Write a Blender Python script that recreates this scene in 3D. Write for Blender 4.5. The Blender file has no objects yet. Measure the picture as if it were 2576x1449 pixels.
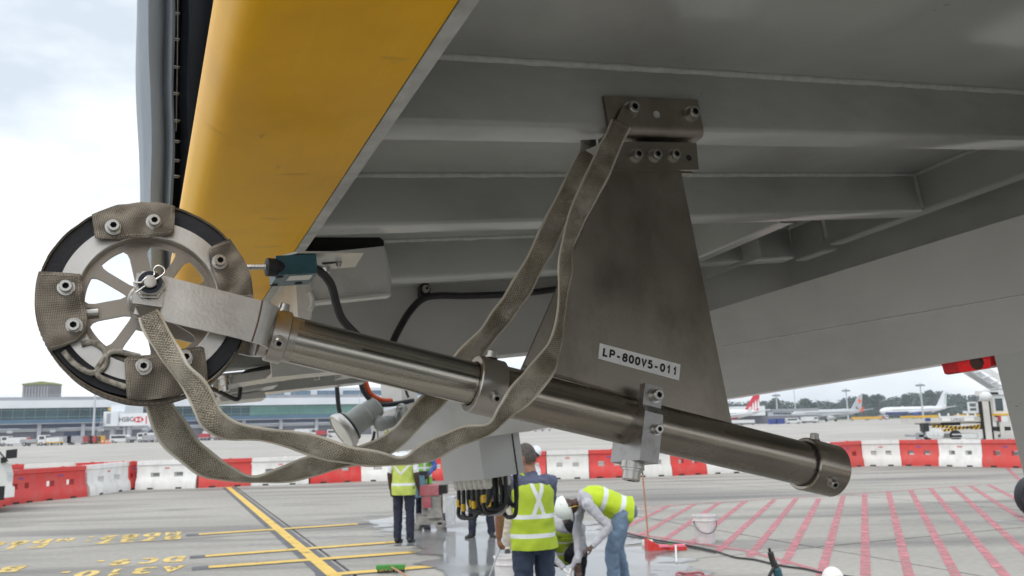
import bpy, bmesh, math, random
from mathutils import Vector as V, Matrix, noise
random.seed(7)
sc = bpy.context.scene
COL = sc.collection
R = math.radians
PI = math.pi

# ------------------------------------------------------------------ camera
F = 2143.0                                   # focal length in units of a 2576 px wide picture
PITCH = math.atan(345.5 / F); ROLL = R(1.44)
CAM = V((0, 0, 1.86))
_X = V((1, 0, 0)); _FW = V((0, math.cos(PITCH), math.sin(PITCH))); _UP = V((0, -math.sin(PITCH), math.cos(PITCH)))
_CR = _X * math.cos(ROLL) - _UP * math.sin(ROLL); _CU = _X * math.sin(ROLL) + _UP * math.cos(ROLL)
cd = bpy.data.cameras.new('camera'); cam = bpy.data.objects.new('camera', cd); COL.objects.link(cam)
m3 = Matrix((_CR, _CU, -_FW)).transposed()
cam.matrix_world = Matrix.Translation(CAM) @ m3.to_4x4()
cd.sensor_width = 36; cd.lens = 36 * F / 2576; cd.clip_start = .02; cd.clip_end = 6000
cd.dof.use_dof = True; cd.dof.focus_distance = 1.22; cd.dof.aperture_fstop = 13.5
sc.camera = cam

# ------------------------------------------------------------------ sky, sun, exposure
w = bpy.data.worlds.new('World'); sc.world = w; w.use_nodes = True
nt = w.node_tree; nt.nodes.clear(); N = nt.nodes.new; L = nt.links.new
out = N('ShaderNodeOutputWorld'); mixs = N('ShaderNodeMixShader'); L(mixs.outputs[0], out.inputs[0])
sky = N('ShaderNodeTexSky'); sky.sky_type = 'NISHITA'; sky.sun_disc = False
SUN_EL, SUN_ROT = R(58), R(-150)
sky.sun_elevation = SUN_EL; sky.sun_rotation = SUN_ROT
b1 = N('ShaderNodeBackground'); b1.inputs[1].default_value = .08; L(sky.outputs[0], b1.inputs[0])
tc = N('ShaderNodeTexCoord'); mp = N('ShaderNodeMapping'); mp.inputs['Scale'].default_value = (1.3, 1.3, 3.2); mp.inputs['Location'].default_value = (.35, .1, .42)
L(tc.outputs['Generated'], mp.inputs[0])
nz = N('ShaderNodeTexNoise'); nz.inputs['Scale'].default_value = 2.1; nz.inputs['Detail'].default_value = 7; nz.inputs['Roughness'].default_value = .52
L(mp.outputs[0], nz.inputs[0])
cr = N('ShaderNodeValToRGB'); L(nz.outputs[0], cr.inputs[0])
cr.color_ramp.elements[0].position = .36; cr.color_ramp.elements[0].color = (.52, .58, .64, 1)
cr.color_ramp.elements[1].position = .58; cr.color_ramp.elements[1].color = (.92, .945, .98, 1)
b2 = N('ShaderNodeBackground'); b2.inputs[1].default_value = 1.0; L(cr.outputs[0], b2.inputs[0])
mixs.inputs[0].default_value = .9; L(b1.outputs[0], mixs.inputs[1]); L(b2.outputs[0], mixs.inputs[2])
sl = bpy.data.lights.new('sun', 'SUN'); so = bpy.data.objects.new('sun', sl); COL.objects.link(so)
sl.energy = 1.0; sl.angle = R(25); sl.color = (1, .96, .9)
sd = V((math.sin(SUN_ROT) * math.cos(SUN_EL), math.cos(SUN_ROT) * math.cos(SUN_EL), math.sin(SUN_EL)))
so.rotation_euler = sd.to_track_quat('Z', 'Y').to_euler(); so.location = (0, 0, 60)
sc.view_settings.view_transform = 'Standard'; sc.view_settings.look = 'None'
sc.view_settings.exposure = .62; sc.view_settings.gamma = 1; sc.view_settings.use_curve_mapping = False

# ------------------------------------------------------------------ placing helpers
def ray(x, y): return _FW + _CR * ((x - 1288) / F) + _CU * ((724.5 - y) / F)
def A(x, y, dist): return CAM + ray(x, y) * dist
def G(x, y, z=0.0):
    d = ray(x, y); return CAM + d * ((z - CAM.z) / d.z)
def AY(x, y, Y):
    d = ray(x, y); return CAM + d * (Y / d.y)
# the boarding bridge's own axes: b along its front edge, r across it, n up
Bx = V((-.40335527, .91251577, -.06796685)).normalized()
Rx = V((.9099252, .40247608, .10024534)); Rx = (Rx - Bx * Rx.dot(Bx)).normalized()
Nx = Rx.cross(Bx)
def CB(r, b, n): return CAM + Rx * r + Bx * b + Nx * n
def PB(x, y, B):
    d = ray(x, y); return CAM + d * (B / d.dot(Bx))
def PN(x, y, h):
    d = ray(x, y); return CAM + d * (h / d.dot(Nx))
# long girder's axes
Gx = V((-.46396828, .88300156, -.07100485)); Gx = (Gx - Nx * Gx.dot(Nx)).normalized(); Mx = Gx.cross(Nx)
def GB(g, m, n): return CAM + Gx * g + Mx * m + Nx * n
# the sensing arm's axes: s along the tube, u up, b towards the back
TB = 1.06; PHI = math.atan(.341)
Sx = Rx * math.cos(PHI) - Nx * math.sin(PHI); Ux = Rx * math.sin(PHI) + Nx * math.cos(PHI)
HUB = CB(.033 * TB, TB, .2063 * TB)
def DV(s, u, b=0.0): return HUB + Sx * s + Ux * u + Bx * b

# ------------------------------------------------------------------ object helpers
WORG = {}
def setp(o, label=None, cat=None, group=None, kind=None):
    if label: o['label'] = label
    if cat: o['category'] = cat
    if group: o['group'] = group
    if kind: o['kind'] = kind
    return o
def thing(name, label, cat, loc=(0, 0, 0), group=None, rotz=0):
    o = bpy.data.objects.new(name, None); o.empty_display_size = .1; COL.objects.link(o)
    o.location = loc; o.rotation_euler = (0, 0, rotz); WORG[o.name] = V(loc)
    return setp(o, label, cat, group)
def finish(bm, smooth=None, bevel=0):
    if bevel:
        es = [e for e in bm.edges if len(e.link_faces) == 2 and e.calc_face_angle(0) > R(50)]
        bmesh.ops.bevel(bm, geom=es, offset=bevel, segments=2, affect='EDGES', profile=.5, clamp_overlap=True)
def mesh_from(bm, mats, smooth=35, recalc=True):
    if recalc: bmesh.ops.recalc_face_normals(bm, faces=bm.faces)
    me = bpy.data.meshes.new('mesh'); bm.to_mesh(me); bm.free()
    for m in (mats if isinstance(mats, (list, tuple)) else [mats]): me.materials.append(m)
    if smooth is not None:
        me.shade_smooth() if smooth >= 180 else me.shade_smooth()
        if smooth < 180:
            try: me.set_sharp_from_angle(angle=R(smooth))
            except Exception: pass
    return me
def obj(name, bm, mats, parent=None, smooth=35, local=False, recalc=True, **kw):
    """link bm as one mesh object; world coordinates unless local"""
    if parent is not None and not local:
        bmesh.ops.translate(bm, verts=bm.verts, vec=-WORG[parent.name])
    me = mesh_from(bm, mats, smooth, recalc); me.name = name
    o = bpy.data.objects.new(name, me); COL.objects.link(o)
    if parent is not None: o.parent = parent; WORG[o.name] = WORG[parent.name]
    else: WORG[o.name] = V((0, 0, 0))
    return setp(o, **kw)
def copy_tree(o, parent=None):
    c = o.copy(); COL.objects.link(c); c.parent = parent
    for ch in list(o.children): copy_tree(ch, c)
    return c
def top(name, bm, mats, label, cat, group=None, kind=None, smooth=35):
    """a one-mesh thing; its origin goes to the middle of its base"""
    lo = V((min(v.co.x for v in bm.verts), min(v.co.y for v in bm.verts), min(v.co.z for v in bm.verts)))
    hi = V((max(v.co.x for v in bm.verts), max(v.co.y for v in bm.verts), max(v.co.z for v in bm.verts)))
    c = V(((lo.x + hi.x) / 2, (lo.y + hi.y) / 2, lo.z))
    bmesh.ops.translate(bm, verts=bm.verts, vec=-c)
    o = obj(name, bm, mats, None, smooth); o.location = c; WORG[o.name] = c
    return setp(o, label, cat, group, kind)

# ------------------------------------------------------------------ shape helpers
def BM(): return bmesh.new()
def hexa(bm, p, mi=0):
    """box from 8 points: 4 bottom, 4 top"""
    v = [bm.verts.new(q) for q in p]; fs = []
    for q in ((0, 3, 2, 1), (4, 5, 6, 7), (0, 1, 5, 4), (1, 2, 6, 5), (2, 3, 7, 6), (3, 0, 4, 7)):
        f = bm.faces.new([v[i] for i in q]); f.material_index = mi; fs.append(f)
    return v
def fbox(bm, fn, a, b, mi=0):
    """box in a frame: fn(x,y,z) -> world"""
    (x0, y0, z0), (x1, y1, z1) = a, b
    return hexa(bm, [fn(x0, y0, z0), fn(x1, y0, z0), fn(x1, y1, z0), fn(x0, y1, z0), fn(x0, y0, z1), fn(x1, y0, z1), fn(x1, y1, z1), fn(x0, y1, z1)], mi)
def ID(x, y, z): return V((x, y, z))
def box(bm, a, b, mi=0): return fbox(bm, ID, a, b, mi)
def prism(bm, pts, vec, mi=0, mside=None):
    """extrude the polygon pts (world points) along vec"""
    v0 = [bm.verts.new(p) for p in pts]; v1 = [bm.verts.new(V(p) + vec) for p in pts]; n = len(pts)
    f = bm.faces.new(v0[::-1]); f.material_index = mi
    f = bm.faces.new(v1); f.material_index = mi
    for i in range(n):
        f = bm.faces.new((v0[i], v0[(i + 1) % n], v1[(i + 1) % n], v1[i])); f.material_index = mi if mside is None else mside
def basis(ax):
    ax = V(ax).normalized(); h = V((0, 0, 1)) if abs(ax.z) < .9 else V((1, 0, 0))
    a = ax.cross(h).normalized(); return a, ax.cross(a).normalized(), ax
def lathe(bm, o, ax, prof, seg=32, mi=0, a=None, arc=None, close=False):
    """revolve prof [(radius, height)] about the axis ax through o"""
    if a is None: a, b, ax = basis(ax)
    else: ax = V(ax).normalized(); b = ax.cross(a).normalized()
    o = V(o); rings = []
    for r, h in prof:
        if r < 1e-6: rings.append([bm.verts.new(o + ax * h)]); continue
        rings.append([bm.verts.new(o + ax * h + (a * math.cos(2 * PI * i / seg) + b * math.sin(2 * PI * i / seg)) * r) for i in range(seg)])
    pr = list(zip(rings, rings[1:]))
    if close: pr.append((rings[-1], rings[0]))
    for p, q in pr:
        for i in range(seg):
            j = (i + 1) % seg
            if len(p) == 1 and len(q) == 1: continue
            if len(p) == 1: f = bm.faces.new((p[0], q[j], q[i]))
            elif len(q) == 1: f = bm.faces.new((p[i], p[j], q[0]))
            else: f = bm.faces.new((p[i], p[j], q[j], q[i]))
            f.material_index = mi
def cyl(bm, p0, p1, r, r1=None, seg=20, mi=0, caps=True):
    p0, p1 = V(p0), V(p1); h = (p1 - p0).length; r1 = r if r1 is None else r1
    pr = [(r, 0), (r1, h)]
    if caps: pr = [(0, 0)] + pr + [(0, h)]
    lathe(bm, p0, p1 - p0, pr, seg, mi)
def smoothpath(pts, n=6):
    """Catmull-Rom through pts (Vectors of any length kept as lists)"""
    P = [list(p) for p in pts]; P = [P[0]] + P + [P[-1]]; o = []
    for i in range(1, len(P) - 2):
        for k in range(n):
            t = k / n; a, b, c, d = P[i - 1], P[i], P[i + 1], P[i + 2]
            o.append([.5 * (2 * b[j] + (c[j] - a[j]) * t + (2 * a[j] - 5 * b[j] + 4 * c[j] - d[j]) * t * t + (3 * b[j] - a[j] - 3 * c[j] + d[j]) * t ** 3) for j in range(len(b))])
    o.append(P[-2]); return o
def tube(bm, pts, r, seg=10, mi=0, n=6, smooth=True):
    P = [V(p) for p in (smoothpath(pts, n) if smooth and len(pts) > 2 else pts)]
    rings = []; up = None
    for i, p in enumerate(P):
        t = (P[min(i + 1, len(P) - 1)] - P[max(i - 1, 0)]).normalized()
        if up is None: up = basis(t)[0]
        up = (up - t * up.dot(t)).normalized(); s = t.cross(up)
        rr = r[i * (len(r) - 1) // max(1, len(P) - 1)] if isinstance(r, (list, tuple)) else r
        rings.append([bm.verts.new(p + (up * math.cos(2 * PI * k / seg) + s * math.sin(2 * PI * k / seg)) * rr) for k in range(seg)])
    for a, b in zip(rings, rings[1:]):
        for k in range(seg):
            f = bm.faces.new((a[k], a[(k + 1) % seg], b[(k + 1) % seg], b[k])); f.material_index = mi
    for q in (rings[0][::-1], rings[-1]):
        f = bm.faces.new(q); f.material_index = mi
def ellip(bm, c, rx, ry, rz, mi=0, seg=16, rows=10, M=None):
    c = V(c); rings = []
    for i in range(rows + 1):
        th = PI * i / rows
        if i in (0, rows): pts = [V((0, 0, rz * math.cos(th)))]
        else: pts = [V((rx * math.sin(th) * math.cos(2 * PI * k / seg), ry * math.sin(th) * math.sin(2 * PI * k / seg), rz * math.cos(th))) for k in range(seg)]
        rings.append([bm.verts.new(c + (M @ p if M else p)) for p in pts])
    for p, q in zip(rings, rings[1:]):
        for k in range(seg):
            j = (k + 1) % seg
            if len(p) == 1: f = bm.faces.new((p[0], q[k], q[j]))
            elif len(q) == 1: f = bm.faces.new((p[k], q[0], p[j]))
            else: f = bm.faces.new((p[k], q[k], q[j], p[j]))
            f.material_index = mi
def lettering(text, mat, size, parent, origin, xdir, ydir, bold=0.0, align='CENTER', extrude=.0004, squeeze=1.0, name='lettering', shear=0):
    cu = bpy.data.curves.new('txt', 'FONT'); cu.body = text; cu.size = size; cu.align_x = align; cu.align_y = 'CENTER'
    cu.extrude = extrude; cu.offset = bold; cu.resolution_u = 3; cu.space_character = 1.03; cu.shear = shear
    t = bpy.data.objects.new('txt', cu); COL.objects.link(t)
    dg = bpy.context.evaluated_depsgraph_get(); dg.update()
    me = bpy.data.meshes.new_from_object(t.evaluated_get(dg)); bpy.data.objects.remove(t); bpy.data.curves.remove(cu)
    xd = V(xdir).normalized(); yd = V(ydir).normalized(); zd = xd.cross(yd)
    org = V(origin) - (WORG[parent.name] if parent else V((0, 0, 0)))
    for v in me.vertices: v.co = org + xd * v.co.x * squeeze + yd * v.co.y + zd * v.co.z
    me.materials.clear(); me.materials.append(mat)
    o = bpy.data.objects.new(name, me); COL.objects.link(o)
    if parent: o.parent = parent; WORG[o.name] = WORG[parent.name]
    return o

def _el(cx, cy, rx, ry, a0, a1, n=10): return [(cx + rx * math.cos(R(a0 + (a1 - a0) * i / n)), cy + ry * math.sin(R(a0 + (a1 - a0) * i / n))) for i in range(n + 1)]
GLYPH = {'0': [_el(.5, .5, .5, .5, 90, 450, 24)], 'O': [_el(.5, .5, .5, .5, 90, 450, 24)], '8': [_el(.5, .76, .43, .24, 90, 450, 18), _el(.5, .26, .5, .26, 90, 450, 18)], '1': [[(.18, .74), (.40, .80), (.60, 1.02), (.60, -.06)]],
    '5': [[(.92, 1), (.22, 1), (.10, .50)] + _el(.45, .32, .53, .32, 128, -150, 14)], 'L': [[(0, 1.06), (0, 0), (1, 0)]], 'P': [[(0, -.06), (0, 1), (.55, 1)] + _el(.62, .73, .38, .27, 80, -80, 8) + [(.55, .46), (.05, .46)]],
    'V': [[(-.02, 1.05), (.5, 0), (1.02, 1.05)]], '-': [[(.1, .36), (.85, .36)]], '7': [[(0, 1), (1, 1), (.6, .5), (.38, -.05)]], '3': [_el(.46, .75, .46, .25, 160, -70, 10) + _el(.46, .25, .52, .25, 70, -160, 10)],
    'B': [[(.05, .52), (.6, .52)] + _el(.6, .26, .4, .26, 80, -80, 8) + [(.05, 0), (0, 0), (0, 1), (.55, 1)] + _el(.58, .76, .34, .24, 80, -80, 8)], 'F': [[(0, -.06), (0, 1), (1, 1)], [(.05, .52), (.8, .52)]], 'E': [[(1, 1), (0, 1), (0, 0), (1, 0)], [(.05, .52), (.85, .52)]],
    'A': [[(-.05, -.05), (.5, 1), (1.05, -.05)], [(.2, .32), (.8, .32)]], 'M': [[(0, -.05), (0, 1), (.5, .25), (1, 1), (1, -.05)]], 'D': [[(.5, 1), (0, 1), (0, 0), (.5, 0)] + _el(.5, .5, .5, .5, -85, 85, 12)], 'C': [_el(.5, .5, .5, .5, 40, 320, 16)],
    '9': [_el(.5, .70, .45, .30, 0, 360, 18), [(.95, .72), (.85, .25), (.5, 0), (.12, .12)]], '6': [_el(.5, .30, .45, .30, 0, 360, 18), [(.05, .28), (.15, .75), (.5, 1), (.88, .88)]], '2': [_el(.5, .72, .47, .28, 165, -30, 10) + [(.05, 0), (1, 0)]],
    '4': [[(1, .28), (0, .28), (.7, 1), (.7, -.05)]], ',': [[(.3, .08), (.3, -.18)]], ' ': []}
def stroke_text(name, text, mat_, parent, origin, xd, yd, h, w_, st, pitch, thick=.0002, center=True):
    """letters drawn as flat strokes of width st, h high, w_ wide, pitch apart"""
    xd, yd = V(xd).normalized(), V(yd).normalized(); zd = xd.cross(yd); bm = BM(); n = len(text); x0 = -((n - 1) * pitch + w_) / 2 if center else 0; y0 = -h / 2
    org = V(origin); hh, ww = h - st, w_ - st
    for ci, ch in enumerate(text):
        for pl in GLYPH[ch]:
            wk = .55 if ch == '-' else 1
            P = [V((x0 + ci * pitch + st / 2 + p[0] * ww, y0 + st / 2 + p[1] * hh, 0)) for p in pl]; closed = (P[0] - P[-1]).length < 1e-6; q = []
            for i, p in enumerate(P):
                a = P[i - 1] if i else (P[-2] if closed else None); b = P[i + 1] if i < len(P) - 1 else (P[1] if closed else None)
                d0 = (p - a).normalized() if a else None; d1 = (b - p).normalized() if b else None
                if d0 is None: d0 = d1
                if d1 is None: d1 = d0
                n0, n1 = V((-d0.y, d0.x, 0)), V((-d1.y, d1.x, 0)); m_ = (n0 + n1); m_ = m_.normalized() if m_.length > .2 else n0; k = min(1.9, 1 / max(.35, m_.dot(n0))); o = m_ * (st / 2 * k)
                q.append([bm.verts.new(org + xd * e.x + yd * e.y + zd * z) for e, z in ((p - o, 0), (p + o, 0), (p + o, thick), (p - o, thick))])
            for a, b in zip(q, q[1:]):
                for k in range(4): bm.faces.new((a[k], a[(k + 1) % 4], b[(k + 1) % 4], b[k]))
            if not closed: bm.faces.new(q[0]); bm.faces.new(q[-1][::-1])
    return obj(name, bm, mat_, parent, smooth=None)

# ------------------------------------------------------------------ materials
def mat(name, c1, c2=None, rough=.5, metal=0, scale=6, detail=5, lo=.35, hi=.65, bump=0, bscale=None, rvar=0, coat=0, spec=.5, stretch=None, trans=0, coord='Object', emit=None, dist=.002):
    m = bpy.data.materials.new(name); m.use_nodes = True; t = m.node_tree; p = t.nodes['Principled BSDF']
    p.inputs['Roughness'].default_value = rough; p.inputs['Metallic'].default_value = metal
    p.inputs['Specular IOR Level'].default_value = spec; p.inputs['Coat Weight'].default_value = coat; p.inputs['Coat Roughness'].default_value = .12
    p.inputs['Transmission Weight'].default_value = trans
    p.inputs['Base Color'].default_value = (*c1, 1)
    if emit: p.inputs['Emission Color'].default_value = (*emit[0], 1); p.inputs['Emission Strength'].default_value = emit[1]
    tcn = t.nodes.new('ShaderNodeTexCoord'); src = tcn.outputs[coord]
    if stretch:
        mm = t.nodes.new('ShaderNodeMapping'); mm.inputs['Scale'].default_value = stretch; t.links.new(src, mm.inputs[0]); src = mm.outputs[0]
    def noise_(s, d=5):
        n = t.nodes.new('ShaderNodeTexNoise'); n.inputs['Scale'].default_value = s; n.inputs['Detail'].default_value = d; t.links.new(src, n.inputs[0]); return n
    if c2 is not None or rvar:
        n = noise_(scale, detail)
        if c2 is not None:
            r = t.nodes.new('ShaderNodeValToRGB'); t.links.new(n.outputs[0], r.inputs[0])
            r.color_ramp.elements[0].position = lo; r.color_ramp.elements[0].color = (*c1, 1)
            r.color_ramp.elements[1].position = hi; r.color_ramp.elements[1].color = (*c2, 1)
            t.links.new(r.outputs[0], p.inputs['Base Color'])
        if rvar:
            mr = t.nodes.new('ShaderNodeMapRange'); t.links.new(n.outputs[0], mr.inputs[0])
            mr.inputs[1].default_value = .3; mr.inputs[2].default_value = .7; mr.inputs[3].default_value = max(.02, rough - rvar); mr.inputs[4].default_value = rough + rvar
            t.links.new(mr.outputs[0], p.inputs['Roughness'])
    if bump:
        n2 = noise_(bscale or scale * 4, 4); bn = t.nodes.new('ShaderNodeBump'); bn.inputs['Strength'].default_value = bump; bn.inputs['Distance'].default_value = dist
        t.links.new(n2.outputs[0], bn.inputs['Height']); t.links.new(bn.outputs[0], p.inputs['Normal'])
    return m
M = {}
M['paint'] = mat('bridge_paint', (.42, .425, .40), (.47, .475, .45), rough=.42, scale=3.5, bump=.12, bscale=240, rvar=.08, dist=.001, coat=.8)
M['box_white'] = mat('bracket_white', (.60, .595, .56), (.66, .65, .62), rough=.4, scale=4, bump=.12, bscale=200, rvar=.08, dist=.001)
M['paint_white'] = mat('white_paint', (.49, .485, .46), (.54, .53, .505), rough=.4, scale=4, bump=.12, bscale=200, rvar=.08, dist=.001, coat=.4)
M['strip'] = mat('edge_strip', (.45, .45, .43), (.58, .58, .55), rough=.6, scale=30, bump=.5, bscale=160)
M['bead'] = mat('weld_bead_paint', (.52, .53, .51), (.62, .63, .60), rough=.5, scale=60, bump=.5, bscale=150)
M['steel'] = mat('brushed_stainless', (.40, .37, .335), (.56, .53, .49), rough=.33, metal=1, scale=9, stretch=(1, 1, 1), bump=.06, bscale=300, rvar=.08, lo=.3, hi=.7)
M['plate'] = mat('rolled_stainless', (.285, .25, .21), (.365, .325, .28), rough=.40, metal=1, scale=7, bump=.08, bscale=200, rvar=.09, lo=.3, hi=.7)
M['clamp'] = mat('clamp_steel', (.33, .32, .31), (.42, .41, .40), rough=.36, metal=1, scale=30, bump=.1, bscale=250, rvar=.08)
M['alu'] = mat('machined_aluminium', (.60, .58, .545), (.70, .68, .64), rough=.38, metal=1, scale=20, bump=.1, bscale=250, rvar=.06)
M['bolt'] = mat('zinc_bolt', (.42, .40, .37), (.58, .56, .52), rough=.3, metal=1, scale=80, rvar=.1)
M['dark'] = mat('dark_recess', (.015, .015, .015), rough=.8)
M['rubber'] = mat('tyre_rubber', (.012, .013, .017), (.02, .021, .026), rough=.6, scale=40, bump=.3, bscale=300)
M['cable'] = mat('black_cable', (.012, .012, .013), (.022, .022, .024), rough=.4, scale=50)
M['orange'] = mat('orange_cable', (.75, .10, .02), rough=.45)
M['zip'] = mat('yellow_band', (.85, .55, .03), rough=.5)
M['teal'] = mat('teal_switch', (.009, .062, .085), (.015, .08, .105), rough=.4, scale=40, bump=.2, bscale=200)
M['silver_label'] = mat('silver_label', (.6, .6, .56), rough=.4, metal=.6)
M['boxgrey'] = mat('box_grey', (.44, .44, .425), (.47, .47, .455), rough=.35, scale=4, bump=.05, bscale=300)
M['gland'] = mat('cable_gland', (.52, .50, .44), (.60, .58, .52), rough=.5, scale=40)
M['lampgrey'] = mat('lamp_grey', (.34, .36, .34), (.40, .42, .40), rough=.45, scale=14, bump=.15, bscale=150)
M['lens'] = mat('lamp_lens', (.74, .72, .62), (.8, .79, .7), rough=.25, scale=30, coat=.5)
M['redlens'] = mat('red_lens', (.85, .003, .006), (.78, .002, .005), rough=.2, scale=30, trans=.75, spec=.3)
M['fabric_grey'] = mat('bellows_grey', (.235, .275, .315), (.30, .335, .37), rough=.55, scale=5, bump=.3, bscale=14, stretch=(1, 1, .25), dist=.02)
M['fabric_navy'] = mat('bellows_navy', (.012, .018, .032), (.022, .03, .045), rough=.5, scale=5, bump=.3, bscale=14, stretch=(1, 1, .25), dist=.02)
M['lace'] = mat('white_lace', (.7, .7, .7), rough=.7)
M['black'] = mat('black_plastic', (.01, .01, .01), (.016, .016, .016), rough=.45, scale=30)
M['white'] = mat('sticker_white', (.80, .80, .78), rough=.45)
M['ink'] = mat('ink_black', (.008, .008, .008), rough=.5)
M['redink'] = mat('print_red', (.62, .02, .03), rough=.5)
M['blueink'] = mat('print_blue', (.05, .10, .42), rough=.5)
M['chalk'] = mat('yellow_green_scribble', (.42, .42, .03), rough=.7)
M['red_plastic'] = mat('barrier_red', (.58, .020, .018), (.64, .035, .03), rough=.42, scale=3, bump=.15, bscale=30, rvar=.1)
M['white_plastic'] = mat('barrier_white', (.74, .74, .72), (.82, .82, .80), rough=.45, scale=3, bump=.15, bscale=30, rvar=.1)
M['skin_dark'] = mat('dark_skin', (.05, .026, .018), (.075, .038, .026), rough=.55, scale=20)
M['skin_tan'] = mat('tan_skin', (.26, .12, .075), (.34, .165, .10), rough=.55, scale=20)
M['hair'] = mat('grey_black_hair', (.035, .028, .024), (.10, .085, .075), rough=.7, scale=60, bump=.6, bscale=140)
M['blackhair'] = mat('black_hair', (.008, .007, .007), (.02, .018, .017), rough=.6, scale=60, bump=.5, bscale=120)
def cloth(name, c, k=1.3): return mat(name, c, tuple(min(1, q * k) for q in c), rough=.85, scale=9, bump=.5, bscale=12, dist=.02)
M['navy'] = cloth('navy_trousers', (.016, .019, .036)); M['navy2'] = cloth('navy_work_trousers', (.022, .034, .062))
M['bluegrey'] = cloth('bluegrey_shirt', (.075, .085, .14)); M['whitecloth'] = cloth('white_shirt', (.66, .68, .72), 1.15)
M['greycloth'] = cloth('grey_shirt', (.40, .40, .43), 1.15); M['denim'] = cloth('denim', (.13, .19, .27)); M['bluecloth'] = cloth('blue_overall', (.04, .075, .24))
M['beige'] = cloth('beige_trousers', (.52, .46, .38), 1.15); M['blackcloth'] = cloth('black_cloth', (.010, .012, .018)); M['glove'] = cloth('white_glove', (.72, .72, .70), 1.1)
M['shoe'] = mat('black_shoe', (.012, .012, .014), (.03, .03, .032), rough=.5, scale=30)
M['helmet'] = mat('helmet_white', (.74, .80, .74), (.80, .84, .80), rough=.35, scale=10)
M['bucket'] = mat('bucket_white', (.62, .60, .60), (.72, .70, .69), rough=.45, scale=9, bump=.1, bscale=40)
M['wood'] = mat('wood_handle', (.36, .17, .08), (.46, .24, .13), rough=.6, scale=14)
M['redtool'] = mat('red_tool', (.62, .03, .02), (.70, .06, .05), rough=.5, scale=20)
M['pinktool'] = mat('pink_bristles', (.85, .16, .25), (.9, .28, .36), rough=.8, scale=50)
M['greentool'] = mat('green_broom', (.05, .22, .04), (.08, .30, .06), rough=.8, scale=50)
M['machblue'] = mat('machine_blue', (.05, .16, .24), (.13, .22, .27), rough=.6, scale=6, lo=.4, hi=.75)
M['machred'] = mat('machine_red', (.36, .08, .10), (.42, .20, .20), rough=.6, scale=6, lo=.4, hi=.75)
M['machgrey'] = mat('machine_dusty', (.20, .19, .18), (.34, .325, .30), rough=.7, scale=7)
M['machlight'] = mat('machine_light', (.5, .52, .54), (.6, .62, .63), rough=.5, scale=14)
# glass, foliage and far materials
M['vanwhite'] = mat('van_white', (.72, .73, .70), (.76, .77, .74), rough=.25, scale=3, coat=.6)
M['glass'] = mat('dark_glass', (.02, .035, .04), (.05, .075, .08), rough=.08, scale=2, spec=.8)
M['cargored'] = mat('cart_red', (.42, .045, .06), rough=.6)
M['cartwhite'] = mat('cart_white', (.62, .63, .63), (.72, .73, .73), rough=.6, scale=1.5)
M['cartgrey'] = mat('cart_grey', (.30, .31, .33), (.40, .41, .43), rough=.6, scale=1.5)
M['cartyellow'] = mat('cart_yellow', (.68, .40, .05), rough=.6)
M['cartbrown'] = mat('cart_brown', (.10, .05, .04), rough=.7)
M['cone'] = mat('cone_orange', (.80, .16, .04), rough=.6)
M['t_white'] = mat('terminal_white', (.66, .70, .74), (.72, .75, .78), rough=.6, scale=.2)
M['t_grey'] = mat('terminal_grey', (.28, .29, .32), (.34, .35, .38), rough=.7, scale=.2)
M['t_blue'] = mat('terminal_blue', (.075, .15, .23), (.09, .175, .26), rough=.4, scale=.2)
M['t_navy'] = mat('terminal_navy', (.04, .06, .12), (.05, .07, .14), rough=.4, scale=.2)
M['t_wall'] = mat('terminal_wall', (.16, .16, .19), (.20, .20, .235), rough=.7, scale=.12)
M['t_col'] = mat('terminal_column', (.46, .48, .52), rough=.7)
M['t_glass'] = mat('terminal_glass_dark', (.02, .05, .07), (.05, .11, .13), rough=.12, scale=.07, lo=.4, hi=.6)
M['t_glass2'] = mat('terminal_glass_green', (.09, .24, .21), (.15, .33, .29), rough=.15, scale=.07, lo=.4, hi=.6)
M['t_mull'] = mat('terminal_mullion', (.22, .38, .34), rough=.5)
M['concrete_tower'] = mat('tower_concrete', (.20, .20, .21), (.25, .25, .26), rough=.9, scale=.15)
M['tower_green'] = mat('tower_roof', (.24, .25, .09), rough=.9)
M['pole'] = mat('pole_grey', (.50, .53, .57), rough=.5, metal=.2)
M['steelgrey'] = mat('frame_grey', (.38, .40, .43), (.46, .48, .50), rough=.5, scale=3)
M['plane_white'] = mat('aircraft_white', (.75, .77, .79), rough=.3, coat=.3)
M['plane_silver'] = mat('aircraft_silver', (.46, .48, .50), rough=.35, coat=.2)
M['plane_blue'] = mat('aircraft_blue', (.02, .05, .25), rough=.4)
M['plane_red'] = mat('aircraft_red', (.60, .02, .05), rough=.4)
M['plane_orange'] = mat('aircraft_orange', (.85, .13, .04), rough=.5)
M['plane_green'] = mat('aircraft_green_stripe', (.25, .42, .42), rough=.5)
M['foliage'] = mat('foliage', (.014, .034, .022), (.040, .075, .042), rough=.8, scale=.35, lo=.3, hi=.7)
M['trunk'] = mat('bark', (.09, .075, .06), (.13, .11, .09), rough=.9, scale=3)
M['loader'] = mat('loader_beige', (.52, .50, .46), (.62, .60, .56), rough=.5, scale=.8)
M['hazard'] = mat('hazard_yellow', (.70, .42, .03), rough=.5)
M['grass'] = mat('grass', (.10, .15, .05), (.14, .19, .07), rough=.9, scale=.4)

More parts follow.
